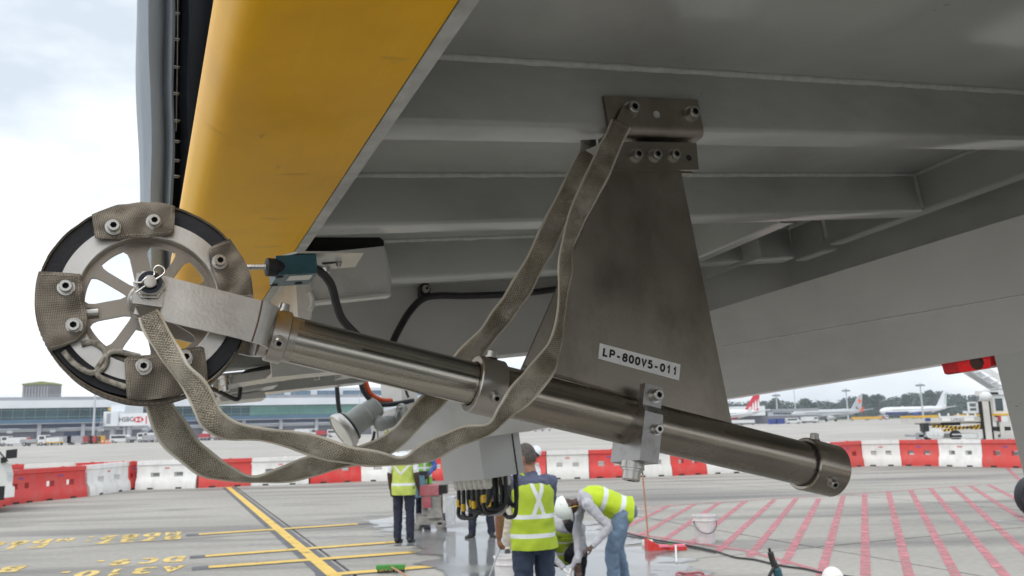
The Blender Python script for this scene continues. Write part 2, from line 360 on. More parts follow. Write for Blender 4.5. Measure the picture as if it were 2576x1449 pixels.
def brushed(name, c1, c2, rough, axis_stretch):
    """stainless tube: scratches round the tube, smeared grime along it (UV: u along, v round)"""
    m = mat(name, c1, c2, rough=rough, metal=1, scale=1, coord='UV', stretch=axis_stretch, bump=.025, bscale=5, rvar=.10, lo=.25, hi=.75)
    return m
def wear(m, dark, amt, sc1=1.4, st=(1, 1, 1), speck=0, rust=(.10, .055, .03)):
    """stains and specks with a shape of their own, mixed over the base colour"""
    t = m.node_tree; p = t.nodes['Principled BSDF']; so_ = p.inputs['Base Color']
    if so_.is_linked: src = so_.links[0].from_socket
    else:
        rgb = t.nodes.new('ShaderNodeRGB'); rgb.outputs[0].default_value = so_.default_value; src = rgb.outputs[0]
    g = t.nodes.new('ShaderNodeNewGeometry'); mp_ = t.nodes.new('ShaderNodeMapping'); mp_.inputs['Scale'].default_value = st; t.links.new(g.outputs['Position'], mp_.inputs[0])
    def lay(src, scale, lo, hi, mxv, col, det=6):
        n = t.nodes.new('ShaderNodeTexNoise'); n.inputs['Scale'].default_value = scale; n.inputs['Detail'].default_value = det; n.inputs['Roughness'].default_value = .62; t.links.new(mp_.outputs[0], n.inputs[0])
        r = t.nodes.new('ShaderNodeMapRange'); r.inputs[1].default_value = lo; r.inputs[2].default_value = hi; r.inputs[3].default_value = 0; r.inputs[4].default_value = mxv; t.links.new(n.outputs[0], r.inputs[0])
        x = t.nodes.new('ShaderNodeMix'); x.data_type = 'RGBA'; t.links.new(r.outputs[0], x.inputs[0]); t.links.new(src, x.inputs[6]); x.inputs[7].default_value = (*col, 1); return x.outputs[2]
    src = lay(src, sc1, .48, .80, amt, dark)
    if speck: src = lay(src, speck, .73, .79, .7, rust, 3)
    t.links.new(src, p.inputs['Base Color'])
wear(M['paint'], (.15, .145, .13), .55, 2.2, (1, 1, 2.5), 26); wear(M['paint_white'], (.20, .185, .16), .4, 2.0, (1, 1, 2.5)); wear(M['box_white'], (.25, .23, .2), .5, 9, (1, 1, 1), 60)
wear(M['plate'], (.10, .08, .06), .65, 11, (1, 1, .6), 70, (.05, .035, .025)); wear(M['clamp'], (.12, .11, .10), .5, 40); wear(M['alu'], (.30, .27, .24), .28, 22, (1, 1, 1), 120, (.10, .07, .05)); wear(M['white'], (.55, .52, .46), .5, 60)
wear(M['strip'], (.20, .18, .15), .6, 14); wear(M['fabric_grey'], (.15, .17, .19), .5, 3, (1, 1, .3))
def fade(m, col, amt):
    """each barrier bleached a little differently"""
    t = m.node_tree; p = t.nodes['Principled BSDF']; src = p.inputs['Base Color'].links[0].from_socket; oi = t.nodes.new('ShaderNodeObjectInfo'); mu = t.nodes.new('ShaderNodeMath'); mu.operation = 'MULTIPLY'; mu.inputs[1].default_value = amt; t.links.new(oi.outputs['Random'], mu.inputs[0])
    x = t.nodes.new('ShaderNodeMix'); x.data_type = 'RGBA'; t.links.new(mu.outputs[0], x.inputs[0]); t.links.new(src, x.inputs[6]); x.inputs[7].default_value = (*col, 1); t.links.new(x.outputs[2], p.inputs['Base Color'])
fade(M['red_plastic'], (.64, .13, .11), .35); fade(M['white_plastic'], (.60, .58, .53), .6)
wear(M['red_plastic'], (.42, .16, .13), .6, 3.5, (1, 1, .6), 12, (.25, .12, .1)); wear(M['white_plastic'], (.46, .43, .38), .55, 3.5, (1, 1, .6), 12, (.3, .28, .25))
for k_ in ('bluegrey', 'whitecloth', 'greycloth', 'denim', 'beige', 'navy', 'navy2'): wear(M[k_], tuple(c * .55 for c in M[k_].node_tree.nodes['Principled BSDF'].inputs['Base Color'].default_value[:3]), .6, 6)
M['tube'] = brushed('tube_stainless', (.30, .265, .22), (.42, .375, .32), .24, (10, 5, 1))
def tube_inner():
    m = brushed('tube_worn_stainless', (.42, .39, .34), (.56, .53, .47), .24, (6, 40, 1)); t = m.node_tree; p = t.nodes['Principled BSDF']
    ramp = p.inputs['Base Color'].links[0].from_socket
    tcn = t.nodes.new('ShaderNodeTexCoord'); sx = t.nodes.new('ShaderNodeSeparateXYZ'); t.links.new(tcn.outputs['UV'], sx.inputs[0])
    # grime band: two smears along the tube where the outer tube's seal rubbed it
    mp_ = t.nodes.new('ShaderNodeMapping'); mp_.inputs['Scale'].default_value = (16, 70, 1); t.links.new(tcn.outputs['UV'], mp_.inputs[0])
    n = t.nodes.new('ShaderNodeTexNoise'); n.inputs['Scale'].default_value = 1; n.inputs['Detail'].default_value = 6; t.links.new(mp_.outputs[0], n.inputs[0])
    def math_(op, a, b=None):
        q = t.nodes.new('ShaderNodeMath'); q.operation = op
        for i, s in enumerate((a, b)):
            if s is None: continue
            if isinstance(s, (int, float)): q.inputs[i].default_value = s
            else: t.links.new(s, q.inputs[i])
        return q.outputs[0]
    tot = None
    for v0, wd, x0 in ((.87, .06, .045), (.215, .022, .02), (.98, .015, .12)):
        d = math_('ABSOLUTE', math_('SUBTRACT', sx.outputs[1], v0))
        band = math_('SUBTRACT', 1.0, math_('DIVIDE', d, wd)); band = math_('MAXIMUM', band, 0)
        band = math_('MULTIPLY', band, math_('GREATER_THAN', sx.outputs[0], x0))
        tot = band if tot is None else math_('MAXIMUM', tot, band)
    fac = math_('MULTIPLY', tot, math_('MULTIPLY', n.outputs[0], 1.7)); 
    q = t.nodes.new('ShaderNodeMath'); q.operation = 'MINIMUM'; t.links.new(fac, q.inputs[0]); q.inputs[1].default_value = .92
    mx = t.nodes.new('ShaderNodeMix'); mx.data_type = 'RGBA'; t.links.new(q.outputs[0], mx.inputs[0]); t.links.new(ramp, mx.inputs[6]); mx.inputs[7].default_value = (.035, .03, .025, 1)
    t.links.new(mx.outputs[2], p.inputs['Base Color'])
    return m
M['tube_inner'] = tube_inner()

def yellow_mat():
    m = mat('bumper_yellow', (.90, .46, .003), (.95, .51, .005), rough=.45, scale=1, stretch=(1.2, 1.2, 1.2), bump=.05, bscale=30, rvar=.06, coat=.06, spec=.18)
    t = m.node_tree; p = t.nodes['Principled BSDF']; base = p.inputs['Base Color'].links[0].from_socket
    tcn = t.nodes.new('ShaderNodeTexCoord')
    # streaks that run along the bumper and a few scuffs (UV: u along, v across)
    mp_ = t.nodes.new('ShaderNodeMapping'); mp_.inputs['Scale'].default_value = (1.5, 90, 1); t.links.new(tcn.outputs['UV'], mp_.inputs[0])
    n = t.nodes.new('ShaderNodeTexNoise'); n.inputs['Scale'].default_value = 1.0; n.inputs['Detail'].default_value = 4; t.links.new(mp_.outputs[0], n.inputs[0])
    r = t.nodes.new('ShaderNodeMapRange'); t.links.new(n.outputs[0], r.inputs[0]); r.inputs[1].default_value = .5; r.inputs[2].default_value = .8; r.inputs[3].default_value = 0; r.inputs[4].default_value = .35
    mx = t.nodes.new('ShaderNodeMix'); mx.data_type = 'RGBA'; t.links.new(r.outputs[0], mx.inputs[0]); t.links.new(base, mx.inputs[6]); mx.inputs[7].default_value = (.92, .62, .05, 1)
    mp2 = t.nodes.new('ShaderNodeMapping'); mp2.inputs['Scale'].default_value = (14, 5, 1); t.links.new(tcn.outputs['UV'], mp2.inputs[0])
    n2 = t.nodes.new('ShaderNodeTexNoise'); n2.inputs['Scale'].default_value = 1.6; n2.inputs['Detail'].default_value = 5; t.links.new(mp2.outputs[0], n2.inputs[0])
    r2 = t.nodes.new('ShaderNodeMapRange'); t.links.new(n2.outputs[0], r2.inputs[0]); r2.inputs[1].default_value = .66; r2.inputs[2].default_value = .78; r2.inputs[3].default_value = 0; r2.inputs[4].default_value = .55
    mx2 = t.nodes.new('ShaderNodeMix'); mx2.data_type = 'RGBA'; t.links.new(r2.outputs[0], mx2.inputs[0]); t.links.new(mx.outputs[2], mx2.inputs[6]); mx2.inputs[7].default_value = (.20, .10, .03, 1)
    t.links.new(mx2.outputs[2], p.inputs['Base Color'])
    return m
M['yellow'] = yellow_mat(); wear(M['yellow'], (.50, .22, .008), .35, 5, (1, 1, 1), 17, (.20, .10, .03))

def weave(name, c1, c2, scale):
    m = mat(name, c1, None, rough=.85); t = m.node_tree; p = t.nodes['Principled BSDF']
    tcn = t.nodes.new('ShaderNodeTexCoord'); ch = t.nodes.new('ShaderNodeTexVoronoi'); ch.feature = 'F1'; ch.distance = 'CHEBYCHEV'; ch.inputs['Scale'].default_value = scale; ch.inputs['Randomness'].default_value = .12
    t.links.new(tcn.outputs['UV'], ch.inputs[0])
    r = t.nodes.new('ShaderNodeValToRGB'); t.links.new(ch.outputs['Distance'], r.inputs[0])
    r.color_ramp.elements[0].position = .12; r.color_ramp.elements[0].color = (*c2, 1); r.color_ramp.elements[1].position = .34; r.color_ramp.elements[1].color = (*c1, 1)
    n = t.nodes.new('ShaderNodeTexNoise'); n.inputs['Scale'].default_value = 45; n.inputs['Detail'].default_value = 4; t.links.new(tcn.outputs['UV'], n.inputs[0])
    mx = t.nodes.new('ShaderNodeMix'); mx.data_type = 'RGBA'; mx.blend_type = 'MULTIPLY'; mx.inputs[0].default_value = .7
    t.links.new(r.outputs[0], mx.inputs[6]); t.links.new(n.outputs[0], mx.inputs[7])
    sc_ = t.nodes.new('ShaderNodeMix'); sc_.data_type = 'RGBA'; sc_.blend_type = 'MULTIPLY'; sc_.inputs[0].default_value = 1; t.links.new(mx.outputs[2], sc_.inputs[6]); sc_.inputs[7].default_value = (1.6, 1.6, 1.6, 1)
    t.links.new(sc_.outputs[2], p.inputs['Base Color'])
    bn = t.nodes.new('ShaderNodeBump'); bn.inputs['Strength'].default_value = .5; bn.inputs['Distance'].default_value = .001; bn.invert = True
    t.links.new(ch.outputs['Distance'], bn.inputs['Height']); t.links.new(bn.outputs[0], p.inputs['Normal'])
    return m
M['canvas'] = weave('woven_canvas', (.125, .103, .078), (.40, .36, .30), 640)
M['belt'] = mat('canvas_belt', (.085, .07, .05), (.14, .115, .085), rough=.9, scale=40, bump=.6, bscale=260)
M['frayed'] = mat('frayed_canvas_edge', (.16, .145, .12), (.42, .39, .33), rough=.9, scale=150, bump=.8, bscale=300)
M['thread'] = mat('stitch_thread', (.40, .36, .30), rough=.9)

def braid(name, c1, c2):
    m = mat(name, c1, None, rough=.38, metal=.75); t = m.node_tree; p = t.nodes['Principled BSDF']
    tcn = t.nodes.new('ShaderNodeTexCoord'); outs = []
    for ang in (38, -38):
        mp_ = t.nodes.new('ShaderNodeMapping'); mp_.inputs['Rotation'].default_value = (0, 0, R(ang)); mp_.inputs['Scale'].default_value = (1, 1, 1); t.links.new(tcn.outputs['UV'], mp_.inputs[0])
        wv = t.nodes.new('ShaderNodeTexWave'); wv.inputs['Scale'].default_value = 120; wv.inputs['Distortion'].default_value = 3.2; wv.inputs['Detail'].default_value = 2; wv.inputs['Detail Scale'].default_value = 3
        t.links.new(mp_.outputs[0], wv.inputs[0]); outs.append(wv)
    mx = t.nodes.new('ShaderNodeMath'); mx.operation = 'MAXIMUM'; t.links.new(outs[0].outputs['Fac'], mx.inputs[0]); t.links.new(outs[1].outputs['Fac'], mx.inputs[1])
    n = t.nodes.new('ShaderNodeTexNoise'); n.inputs['Scale'].default_value = 26; n.inputs['Detail'].default_value = 5; t.links.new(tcn.outputs['UV'], n.inputs[0])
    mu = t.nodes.new('ShaderNodeMath'); mu.operation = 'MULTIPLY'; t.links.new(mx.outputs[0], mu.inputs[0]); t.links.new(n.outputs[0], mu.inputs[1])
    r = t.nodes.new('ShaderNodeValToRGB'); t.links.new(mu.outputs[0], r.inputs[0]); r.color_ramp.elements[0].position = .18; r.color_ramp.elements[0].color = (*c1, 1); r.color_ramp.elements[1].position = .6; r.color_ramp.elements[1].color = (*c2, 1)
    t.links.new(r.outputs[0], p.inputs['Base Color'])
    bn = t.nodes.new('ShaderNodeBump'); bn.inputs['Strength'].default_value = .8; bn.inputs['Distance'].default_value = .0015
    t.links.new(mx.outputs[0], bn.inputs['Height']); t.links.new(bn.outputs[0], p.inputs['Normal'])
    return m
M['braid'] = braid('tinned_braid', (.105, .095, .075), (.56, .525, .45))
def sleeve_mat():
    m = bpy.data.materials.new('clear_plastic_sleeve'); m.use_nodes = True; t = m.node_tree; p = t.nodes['Principled BSDF']; o = t.nodes['Material Output']
    p.inputs['Roughness'].default_value = .17; p.inputs['Base Color'].default_value = (.64, .59, .49, 1); p.inputs['Coat Weight'].default_value = .9; p.inputs['Coat Roughness'].default_value = .06
    tr = t.nodes.new('ShaderNodeBsdfTransparent'); tr.inputs[0].default_value = (.93, .90, .84, 1); mx = t.nodes.new('ShaderNodeMixShader')
    tcn = t.nodes.new('ShaderNodeTexCoord'); n = t.nodes.new('ShaderNodeTexNoise'); n.inputs['Scale'].default_value = 22; n.inputs['Detail'].default_value = 5; t.links.new(tcn.outputs['UV'], n.inputs[0])
    sx = t.nodes.new('ShaderNodeSeparateXYZ'); t.links.new(tcn.outputs['UV'], sx.inputs[0])
    mr = t.nodes.new('ShaderNodeMapRange'); t.links.new(n.outputs[0], mr.inputs[0]); mr.inputs[1].default_value = .4; mr.inputs[2].default_value = .7; mr.inputs[3].default_value = .08; mr.inputs[4].default_value = .60
    eu = t.nodes.new('ShaderNodeUVMap'); eu.uv_map = 'Edge'; ex = t.nodes.new('ShaderNodeSeparateXYZ'); t.links.new(eu.outputs[0], ex.inputs[0])
    er = t.nodes.new('ShaderNodeMapRange'); t.links.new(ex.outputs[1], er.inputs[0]); er.inputs[1].default_value = .66; er.inputs[2].default_value = .92; er.inputs[3].default_value = 0; er.inputs[4].default_value = .88
    em = t.nodes.new('ShaderNodeMath'); em.operation = 'MAXIMUM'; t.links.new(mr.outputs[0], em.inputs[0]); t.links.new(er.outputs[0], em.inputs[1])
    t.links.new(em.outputs[0], mx.inputs[0]); t.links.new(tr.outputs[0], mx.inputs[1]); t.links.new(p.outputs[0], mx.inputs[2]); t.links.new(mx.outputs[0], o.inputs[0])
    vo = t.nodes.new('ShaderNodeTexVoronoi'); vo.inputs['Scale'].default_value = 260; t.links.new(tcn.outputs['UV'], vo.inputs[0])
    n3 = t.nodes.new('ShaderNodeTexNoise'); n3.inputs['Scale'].default_value = 30; t.links.new(tcn.outputs['UV'], n3.inputs[0])
    ad = t.nodes.new('ShaderNodeMath'); ad.operation = 'MULTIPLY_ADD'; t.links.new(vo.outputs['Distance'], ad.inputs[0]); ad.inputs[1].default_value = .5; t.links.new(n3.outputs[0], ad.inputs[2])
    bn = t.nodes.new('ShaderNodeBump'); bn.inputs['Strength'].default_value = .35; bn.inputs['Distance'].default_value = .002; t.links.new(ad.outputs[0], bn.inputs['Height']); t.links.new(bn.outputs[0], p.inputs['Normal'])
    return m
M['sleeve'] = sleeve_mat()

def ground_mat(name, c1, c2, c3, big=.12, rough=.75):
    """concrete: mottled tone, drawn-out tyre smears and fine grain"""
    m = bpy.data.materials.new(name); m.use_nodes = True; t = m.node_tree; p = t.nodes['Principled BSDF']
    tcn = t.nodes.new('ShaderNodeTexCoord'); geo = t.nodes.new('ShaderNodeNewGeometry')
    def ns(s, d, st):
        mm = t.nodes.new('ShaderNodeMapping'); mm.inputs['Scale'].default_value = st; mm.inputs['Rotation'].default_value = (0, 0, R(-8)); t.links.new(geo.outputs['Position'], mm.inputs[0])
        n = t.nodes.new('ShaderNodeTexNoise'); n.inputs['Scale'].default_value = s; n.inputs['Detail'].default_value = d; t.links.new(mm.outputs[0], n.inputs[0]); return n
    a = ns(big, 6, (1, 1, 1)); r = t.nodes.new('ShaderNodeValToRGB'); t.links.new(a.outputs[0], r.inputs[0])
    r.color_ramp.elements[0].position = .35; r.color_ramp.elements[0].color = (*c1, 1); r.color_ramp.elements[1].position = .65; r.color_ramp.elements[1].color = (*c2, 1)
    s = ns(.9, 5, (.10, .75, 1)); mr = t.nodes.new('ShaderNodeMapRange'); t.links.new(s.outputs[0], mr.inputs[0]); mr.inputs[1].default_value = .45; mr.inputs[2].default_value = .68; mr.inputs[3].default_value = 0; mr.inputs[4].default_value = .85
    mx = t.nodes.new('ShaderNodeMix'); mx.data_type = 'RGBA'; t.links.new(mr.outputs[0], mx.inputs[0]); t.links.new(r.outputs[0], mx.inputs[6]); mx.inputs[7].default_value = (*c3, 1)
    ob = ns(.42, 7, (.55, 1, 1)); mo = t.nodes.new('ShaderNodeMapRange'); t.links.new(ob.outputs[0], mo.inputs[0]); mo.inputs[1].default_value = .58; mo.inputs[2].default_value = .70; mo.inputs[3].default_value = 0; mo.inputs[4].default_value = .5
    mxo = t.nodes.new('ShaderNodeMix'); mxo.data_type = 'RGBA'; t.links.new(mo.outputs[0], mxo.inputs[0]); t.links.new(mx.outputs[2], mxo.inputs[6]); mxo.inputs[7].default_value = (*[c * .85 for c in c3], 1); mx = mxo
    f = ns(9, 6, (1, 1, 1)); mf = t.nodes.new('ShaderNodeMapRange'); t.links.new(f.outputs[0], mf.inputs[0]); mf.inputs[1].default_value = .25; mf.inputs[2].default_value = .75; mf.inputs[3].default_value = .86; mf.inputs[4].default_value = 1.12
    mm2 = t.nodes.new('ShaderNodeMix'); mm2.data_type = 'RGBA'; mm2.blend_type = 'MULTIPLY'; mm2.inputs[0].default_value = 1; t.links.new(mx.outputs[2], mm2.inputs[6]); t.links.new(mf.outputs[0], mm2.inputs[7])
    t.links.new(mm2.outputs[2], p.inputs['Base Color']); p.inputs['Roughness'].default_value = rough; p.inputs['Specular IOR Level'].default_value = .35
    bn = t.nodes.new('ShaderNodeBump'); bn.inputs['Strength'].default_value = .25; bn.inputs['Distance'].default_value = .004; g = ns(60, 3, (1, 1, 1)); t.links.new(g.outputs[0], bn.inputs['Height']); t.links.new(bn.outputs[0], p.inputs['Normal'])
    return m
M['apron'] = ground_mat('apron_concrete', (.29, .276, .25), (.39, .372, .336), (.13, .127, .122))
M['apron_far'] = ground_mat('apron_far_concrete', (.40, .38, .345), (.475, .45, .41), (.24, .23, .22), big=.02)
M['joint'] = mat('joint_seal', (.06, .06, .058), rough=.9)
def paint_mat(name, c, wear):
    m = mat(name, c, tuple(q * .82 for q in c), rough=.6, scale=5, lo=.3, hi=.7, coord='Object', bump=.2, bscale=60)
    t = m.node_tree; p = t.nodes['Principled BSDF']; n = t.nodes.new('ShaderNodeTexNoise'); n.inputs['Scale'].default_value = 3.5; n.inputs['Detail'].default_value = 9; n.inputs['Roughness'].default_value = .7
    g = t.nodes.new('ShaderNodeNewGeometry'); t.links.new(g.outputs['Position'], n.inputs[0])
    mr = t.nodes.new('ShaderNodeMapRange'); t.links.new(n.outputs[0], mr.inputs[0]); mr.inputs[1].default_value = .30; mr.inputs[2].default_value = .30 + wear; mr.inputs[3].default_value = .15; mr.inputs[4].default_value = 1
    t.links.new(mr.outputs[0], p.inputs['Alpha']); return m
M['yellow_line'] = paint_mat('line_yellow', (.74, .50, .10), .12); M['pink_line'] = paint_mat('line_pink', (.58, .19, .22), .34)
M['pink_faint'] = paint_mat('line_pink_worn', (.62, .30, .30), .55); M['line_black'] = paint_mat('line_black', (.10, .10, .11), .15); M['yellow_text'] = paint_mat('text_yellow', (.74, .54, .16), .20)
M['white_line'] = paint_mat('line_white', (.65, .68, .70), .5)
def wet_mat():
    m = bpy.data.materials.new('wet_film'); m.use_nodes = True; t = m.node_tree; p = t.nodes['Principled BSDF']
    p.inputs['Base Color'].default_value = (.20, .205, .205, 1); p.inputs['Specular IOR Level'].default_value = .6
    g = t.nodes.new('ShaderNodeNewGeometry'); n = t.nodes.new('ShaderNodeTexNoise'); n.inputs['Scale'].default_value = .8; n.inputs['Detail'].default_value = 5; t.links.new(g.outputs['Position'], n.inputs[0])
    mr = t.nodes.new('ShaderNodeMapRange'); t.links.new(n.outputs[0], mr.inputs[0]); mr.inputs[1].default_value = .42; mr.inputs[2].default_value = .6; mr.inputs[3].default_value = .06; mr.inputs[4].default_value = .26; t.links.new(mr.outputs[0], p.inputs['Roughness'])
    at = t.nodes.new('ShaderNodeAttribute'); at.attribute_name = 'edge'
    n2 = t.nodes.new('ShaderNodeTexNoise'); n2.inputs['Scale'].default_value = 1.6; n2.inputs['Detail'].default_value = 7; t.links.new(g.outputs['Position'], n2.inputs[0])
    ad = t.nodes.new('ShaderNodeMath'); ad.operation = 'ADD'; t.links.new(at.outputs['Fac'], ad.inputs[0]); t.links.new(n2.outputs[0], ad.inputs[1])
    m2 = t.nodes.new('ShaderNodeMapRange'); t.links.new(ad.outputs[0], m2.inputs[0]); m2.inputs[1].default_value = .70; m2.inputs[2].default_value = .80; m2.inputs[3].default_value = 0; m2.inputs[4].default_value = .92; t.links.new(m2.outputs[0], p.inputs['Alpha'])
    return m
M['wet'] = wet_mat()

# ================================================================== THE SETTING
bm = BM(); box(bm, (-1000, -200, -.5), (1300, 1800, -.03)); apron = obj('apron', bm, M['apron_far'], kind='structure')
apron['label'] = 'wide pale concrete airport apron reaching to the far trees'
LY = (G(840, 1449) - G(574, 1226)).normalized(); LX = V((-LY.y, LY.x, 0))
def GR(x, y, z): return O_ + LX * x + LY * y + V((0, 0, z))
O_ = V(G(752, 1343)); O_.z = 0
SL = 6.5
bm = BM(); fbox(bm, GR, (-SL * 5.4, -SL * 4.6, -.029), (SL * 5.6, SL * 5.6, -.013)); obj('joint_filler', bm, M['joint'], apron)
cy = ((G(400, 1285) - O_).dot(LY)) % SL
for i in range(-5, 5):
    for j in range(-4, 5):
        bm = BM(); g = .024; dz = random.uniform(-.0012, .0012)
        fbox(bm, GR, (i * SL + g, cy + (j - 1) * SL + g, -.02), (i * SL + SL - g, cy + j * SL - g, dz)); finish(bm, bevel=.006)
        c = GR(i * SL + SL / 2, cy + (j - .5) * SL, 0)
        if c.y < -4 or c.y > 44: bm.free(); continue
        obj('slab', bm, M['apron'], apron)

# ---- painted markings (thin sheets on the slabs)
def strip_(bm, pts, wd, z, mi=0, tail=0):
    """flat painted line through ground points, built as a very thin slab"""
    P = [V((p.x, p.y, 0)) for p in pts]; L_, R_ = [], []
    for i, p in enumerate(P):
        t = (P[min(i + 1, len(P) - 1)] - P[max(0, i - 1)]).normalized(); n = V((-t.y, t.x, 0))
        L_.append(bm.verts.new(p + n * wd / 2 + V((0, 0, z)))); R_.append(bm.verts.new(p - n * wd / 2 + V((0, 0, z))))
    for i in range(len(P) - 1):
        f = bm.faces.new((R_[i], R_[i + 1], L_[i + 1], L_[i])); f.material_index = mi
def sub(p, q, n): return [p + (q - p) * (k / n) for k in range(n + 1)]
def marking(name, label, lines, wd, z, m, group=None):
    bm = BM()
    for a, b in lines: strip_(bm, sub(a, b, 6), wd, z)
    o = obj(name, bm, m, None, recalc=False); o['label'] = label; o['kind'] = 'structure'
    return o
ya, yb = G(574, 1226), G(840, 1449); yb = ya + (yb - ya) * 1.25
marking('line_border', 'black border under the yellow guide line', [(ya - LX * .13, yb - LX * .13), (ya + LX * .13, yb + LX * .13)], .11, .004, M['line_black'])
marking('guide_line', 'yellow guide line running towards the camera', [(ya, yb)], .17, .008, M['yellow_line'])
stops = [((500, 1345), (900, 1319)), ((516, 1400), (1000, 1364)), ((525, 1428), (1069, 1388)), ((838, 1446), (1145, 1421))]
for k, (p, q) in enumerate(stops):
    a, b = G(*p), G(*q); d = (b - a).normalized()
    marking('stop_line_border', 'black edging of a yellow stop bar', [(a - d * .22, b + d * .28)], .32, .0055, M['line_black'])
    marking('stop_line', 'yellow stop bar crossing the guide line', [(a, b)], .22, .0095, M['yellow_line'])
a, b = G(480, 1395), G(1010, 1335)
marking('faint_line', 'faint worn white line across the apron', [(G(620, 1372), G(900, 1345))], .05, .0065, M['white_line'])
hz = [((460, 315), (-60, 572)), ((720, 300), (160, 625)), ((975, 285), (390, 680)), ((1240, 270), (640, 745)), ((1540, 255), (950, 795)), ((1770, 240), (1280, 850)), ((2000, 245), (1640, 925)), ((2250, 215), (2020, 1040)), ((2470, 195), (2480, 1100))]
hz = [(G(1572 + a * .2441, 1195 + b * .2441), G(1572 + c * .2441, 1195 + d * .2441)) for (a, b), (c, d) in hz]
h2 = [((80, 935), (220, 1500)), ((215, 925), (520, 1500)), ((335, 915), (800, 1460)), ((470, 905), (960, 1350)), ((575, 900), (1000, 1170)), ((690, 895), (1000, 1055)), ((800, 790), (920, 905))]
hz += [(G(2201 + a * .414, 849 + b * .414), G(2201 + c * .414, 849 + d * .414)) for (a, b), (c, d) in h2]
marking('hatch_line', 'pink hatched no-parking stripes on the apron', hz, .12, .006, M['pink_line'])
marking('hatch_border', 'pink border line in front of the hatched stripes', [(G(1572 - 12, 1195 + 143), G(1572 + 300, 1195 + 190)), (G(1572 + 300, 1195 + 190), G(2105, 1448)), (G(2105, 1448), G(2300, 1510))], .12, .007, M['pink_line'])
marking('hatch_back_border', 'faint worn pink line behind the hatched stripes', [(G(1590, 1277), G(2150, 1243)), (G(2150, 1243), G(2470, 1220)), (G(1545, 1292), G(1700, 1272)), (G(1620, 1199), G(1770, 1195))], .10, .0075, M['pink_faint'])
marking('white_patch_line', 'white painted tick on the hatched area', [(G(2500, 1312), G(2576, 1308)), (G(2500, 1312), G(2576, 1318))], .06, .009, M['white_line'])
for (x, y), txt, lab in [((456, 1351), 'B737, F100, A320', 'second'), ((456, 1341), 'MD82,MD88, B', 'farthest'), ((462, 1429), 'A310,  A300', 'nearest'), ((464, 1405), 'DC9,  BAE-146', 'third')]:
    xd = (G(x - 454, y + 27) - G(x, y)).normalized()
    o = stroke_text('ground_lettering', txt, M['yellow_text'], None, G(x, y, .006), xd, V((0, 0, 1)).cross(xd), .60, .30, .105, .365, thick=.0008, center=False)
    o['label'] = lab + ' line of upside-down yellow aircraft names on the apron'; o['kind'] = 'structure'
# wet film left by the concrete saw
bm = BM(); poly = [(930, 1300), (1120, 1285), (1330, 1283), (1520, 1320), (1640, 1360), (1720, 1395), (1780, 1460), (1500, 1540), (1180, 1540), (1120, 1460), (1060, 1400), (960, 1350)]
el = bm.verts.layers.float.new('edge'); ps = [G(x, y, .011) for x, y in poly]; cen = sum(ps, V()) / len(ps)
cv = bm.verts.new(cen); cv[el] = .6
prev = None; rings = []
for k, e in ((.45, .55), (.8, .38), (1.0, .22), (1.2, .0)):
    ring = []
    for p in ps:
        v = bm.verts.new(cen + (p - cen) * k); v[el] = e; ring.append(v)
    rings.append(ring)
n_ = len(ps)
for i in range(n_):
    bm.faces.new((cv, rings[0][i], rings[0][(i + 1) % n_]))
    for a, b in zip(rings, rings[1:]): bm.faces.new((a[i], b[i], b[(i + 1) % n_], a[(i + 1) % n_]))
o = obj('wet_patch', bm, M['wet'], None, smooth=180); o['kind'] = 'structure'; o['label'] = 'shallow milky water film spread around the workers'

# ---- things far off, given by their outline at a distance and built with real depth
def FB(bm, x0, y0, x1, y1, Y, th, mi=0, ground=False):
    xm, ym = (x0 + x1) / 2, (y0 + y1) / 2
    X0, X1 = AY(x0, ym, Y).x, AY(x1, ym, Y).x; Z0, Z1 = AY(xm, y1, Y).z, AY(xm, y0, Y).z
    if ground: Z0 = 0
    box(bm, (X0, Y, Z0), (X1, Y + th, Z1), mi)
    return X0, X1, Z0, Z1
# terminal across the apron
TW0 = V((-151, 273, 0)); Tt = V((.915, .404, 0)).normalized(); Tn = V((Tt.y, -Tt.x, 0))
def TF(a, d, z): return TW0 + Tt * a + Tn * d + V((0, 0, z))
term = thing('terminal_building', 'long two storey airport terminal with green glass band across the apron', 'terminal', TW0)
A0, A1 = -45, 104
def tbox(name, m, a, b): bm = BM(); fbox(bm, TF, a, b); return obj(name, bm, m, term)
tbox('lower_wall', M['t_wall'], (A0, -16, 0), (A1 + 34, -2.5, 4.2))
tbox('strip_canopy', M['steelgrey'], (A0, -2.6, 3.6), (A1, -1.6, 4.6)); tbox('soffit_band', M['t_navy'], (A0, -3, 4.7), (A1 + 34, -1.2, 6.0))
tbox('ledge', M['t_grey'], (A0, -2.5, 5.95), (A1, .6, 6.25)); tbox('spandrel_band', M['t_blue'], (A0, -2.5, 6.26), (A1, .3, 7.45))
tbox('inner_wall', M['t_wall'], (A0, -16, 7.46), (A1, -1.2, 11))
tbox('roof_fascia', M['t_white'], (A0, -16, 11.0), (A1 + 2, 1.6, 13.4)); tbox('roof_edge', M['t_grey'], (A0, -20, 13.42), (A1 + 6, .6, 14.5))
k = 0; a = A0
while a < A1 - .1:
    g2 = a > 62 or (18 < a < 24) or (50 < a < 54)
    bm = BM(); fbox(bm, TF, (a + .07, -.25, 7.5), (min(a + 3.05, A1), -.1, 10.98)); obj('window_pane', bm, M['t_glass2'] if g2 else M['t_glass'], term)
    a += 3.125; k += 1
bm = BM(); a = A0
while a < A1: fbox(bm, TF, (a - .05, -.3, 7.5), (a + .05, 0, 10.99)); a += 3.125
for z in (8.1, 10.3): fbox(bm, TF, (A0, -.3, z), (A1, .02, z + .12))
obj('mullions', bm, M['t_mull'], term)
a = 0 - 12.5 * 3
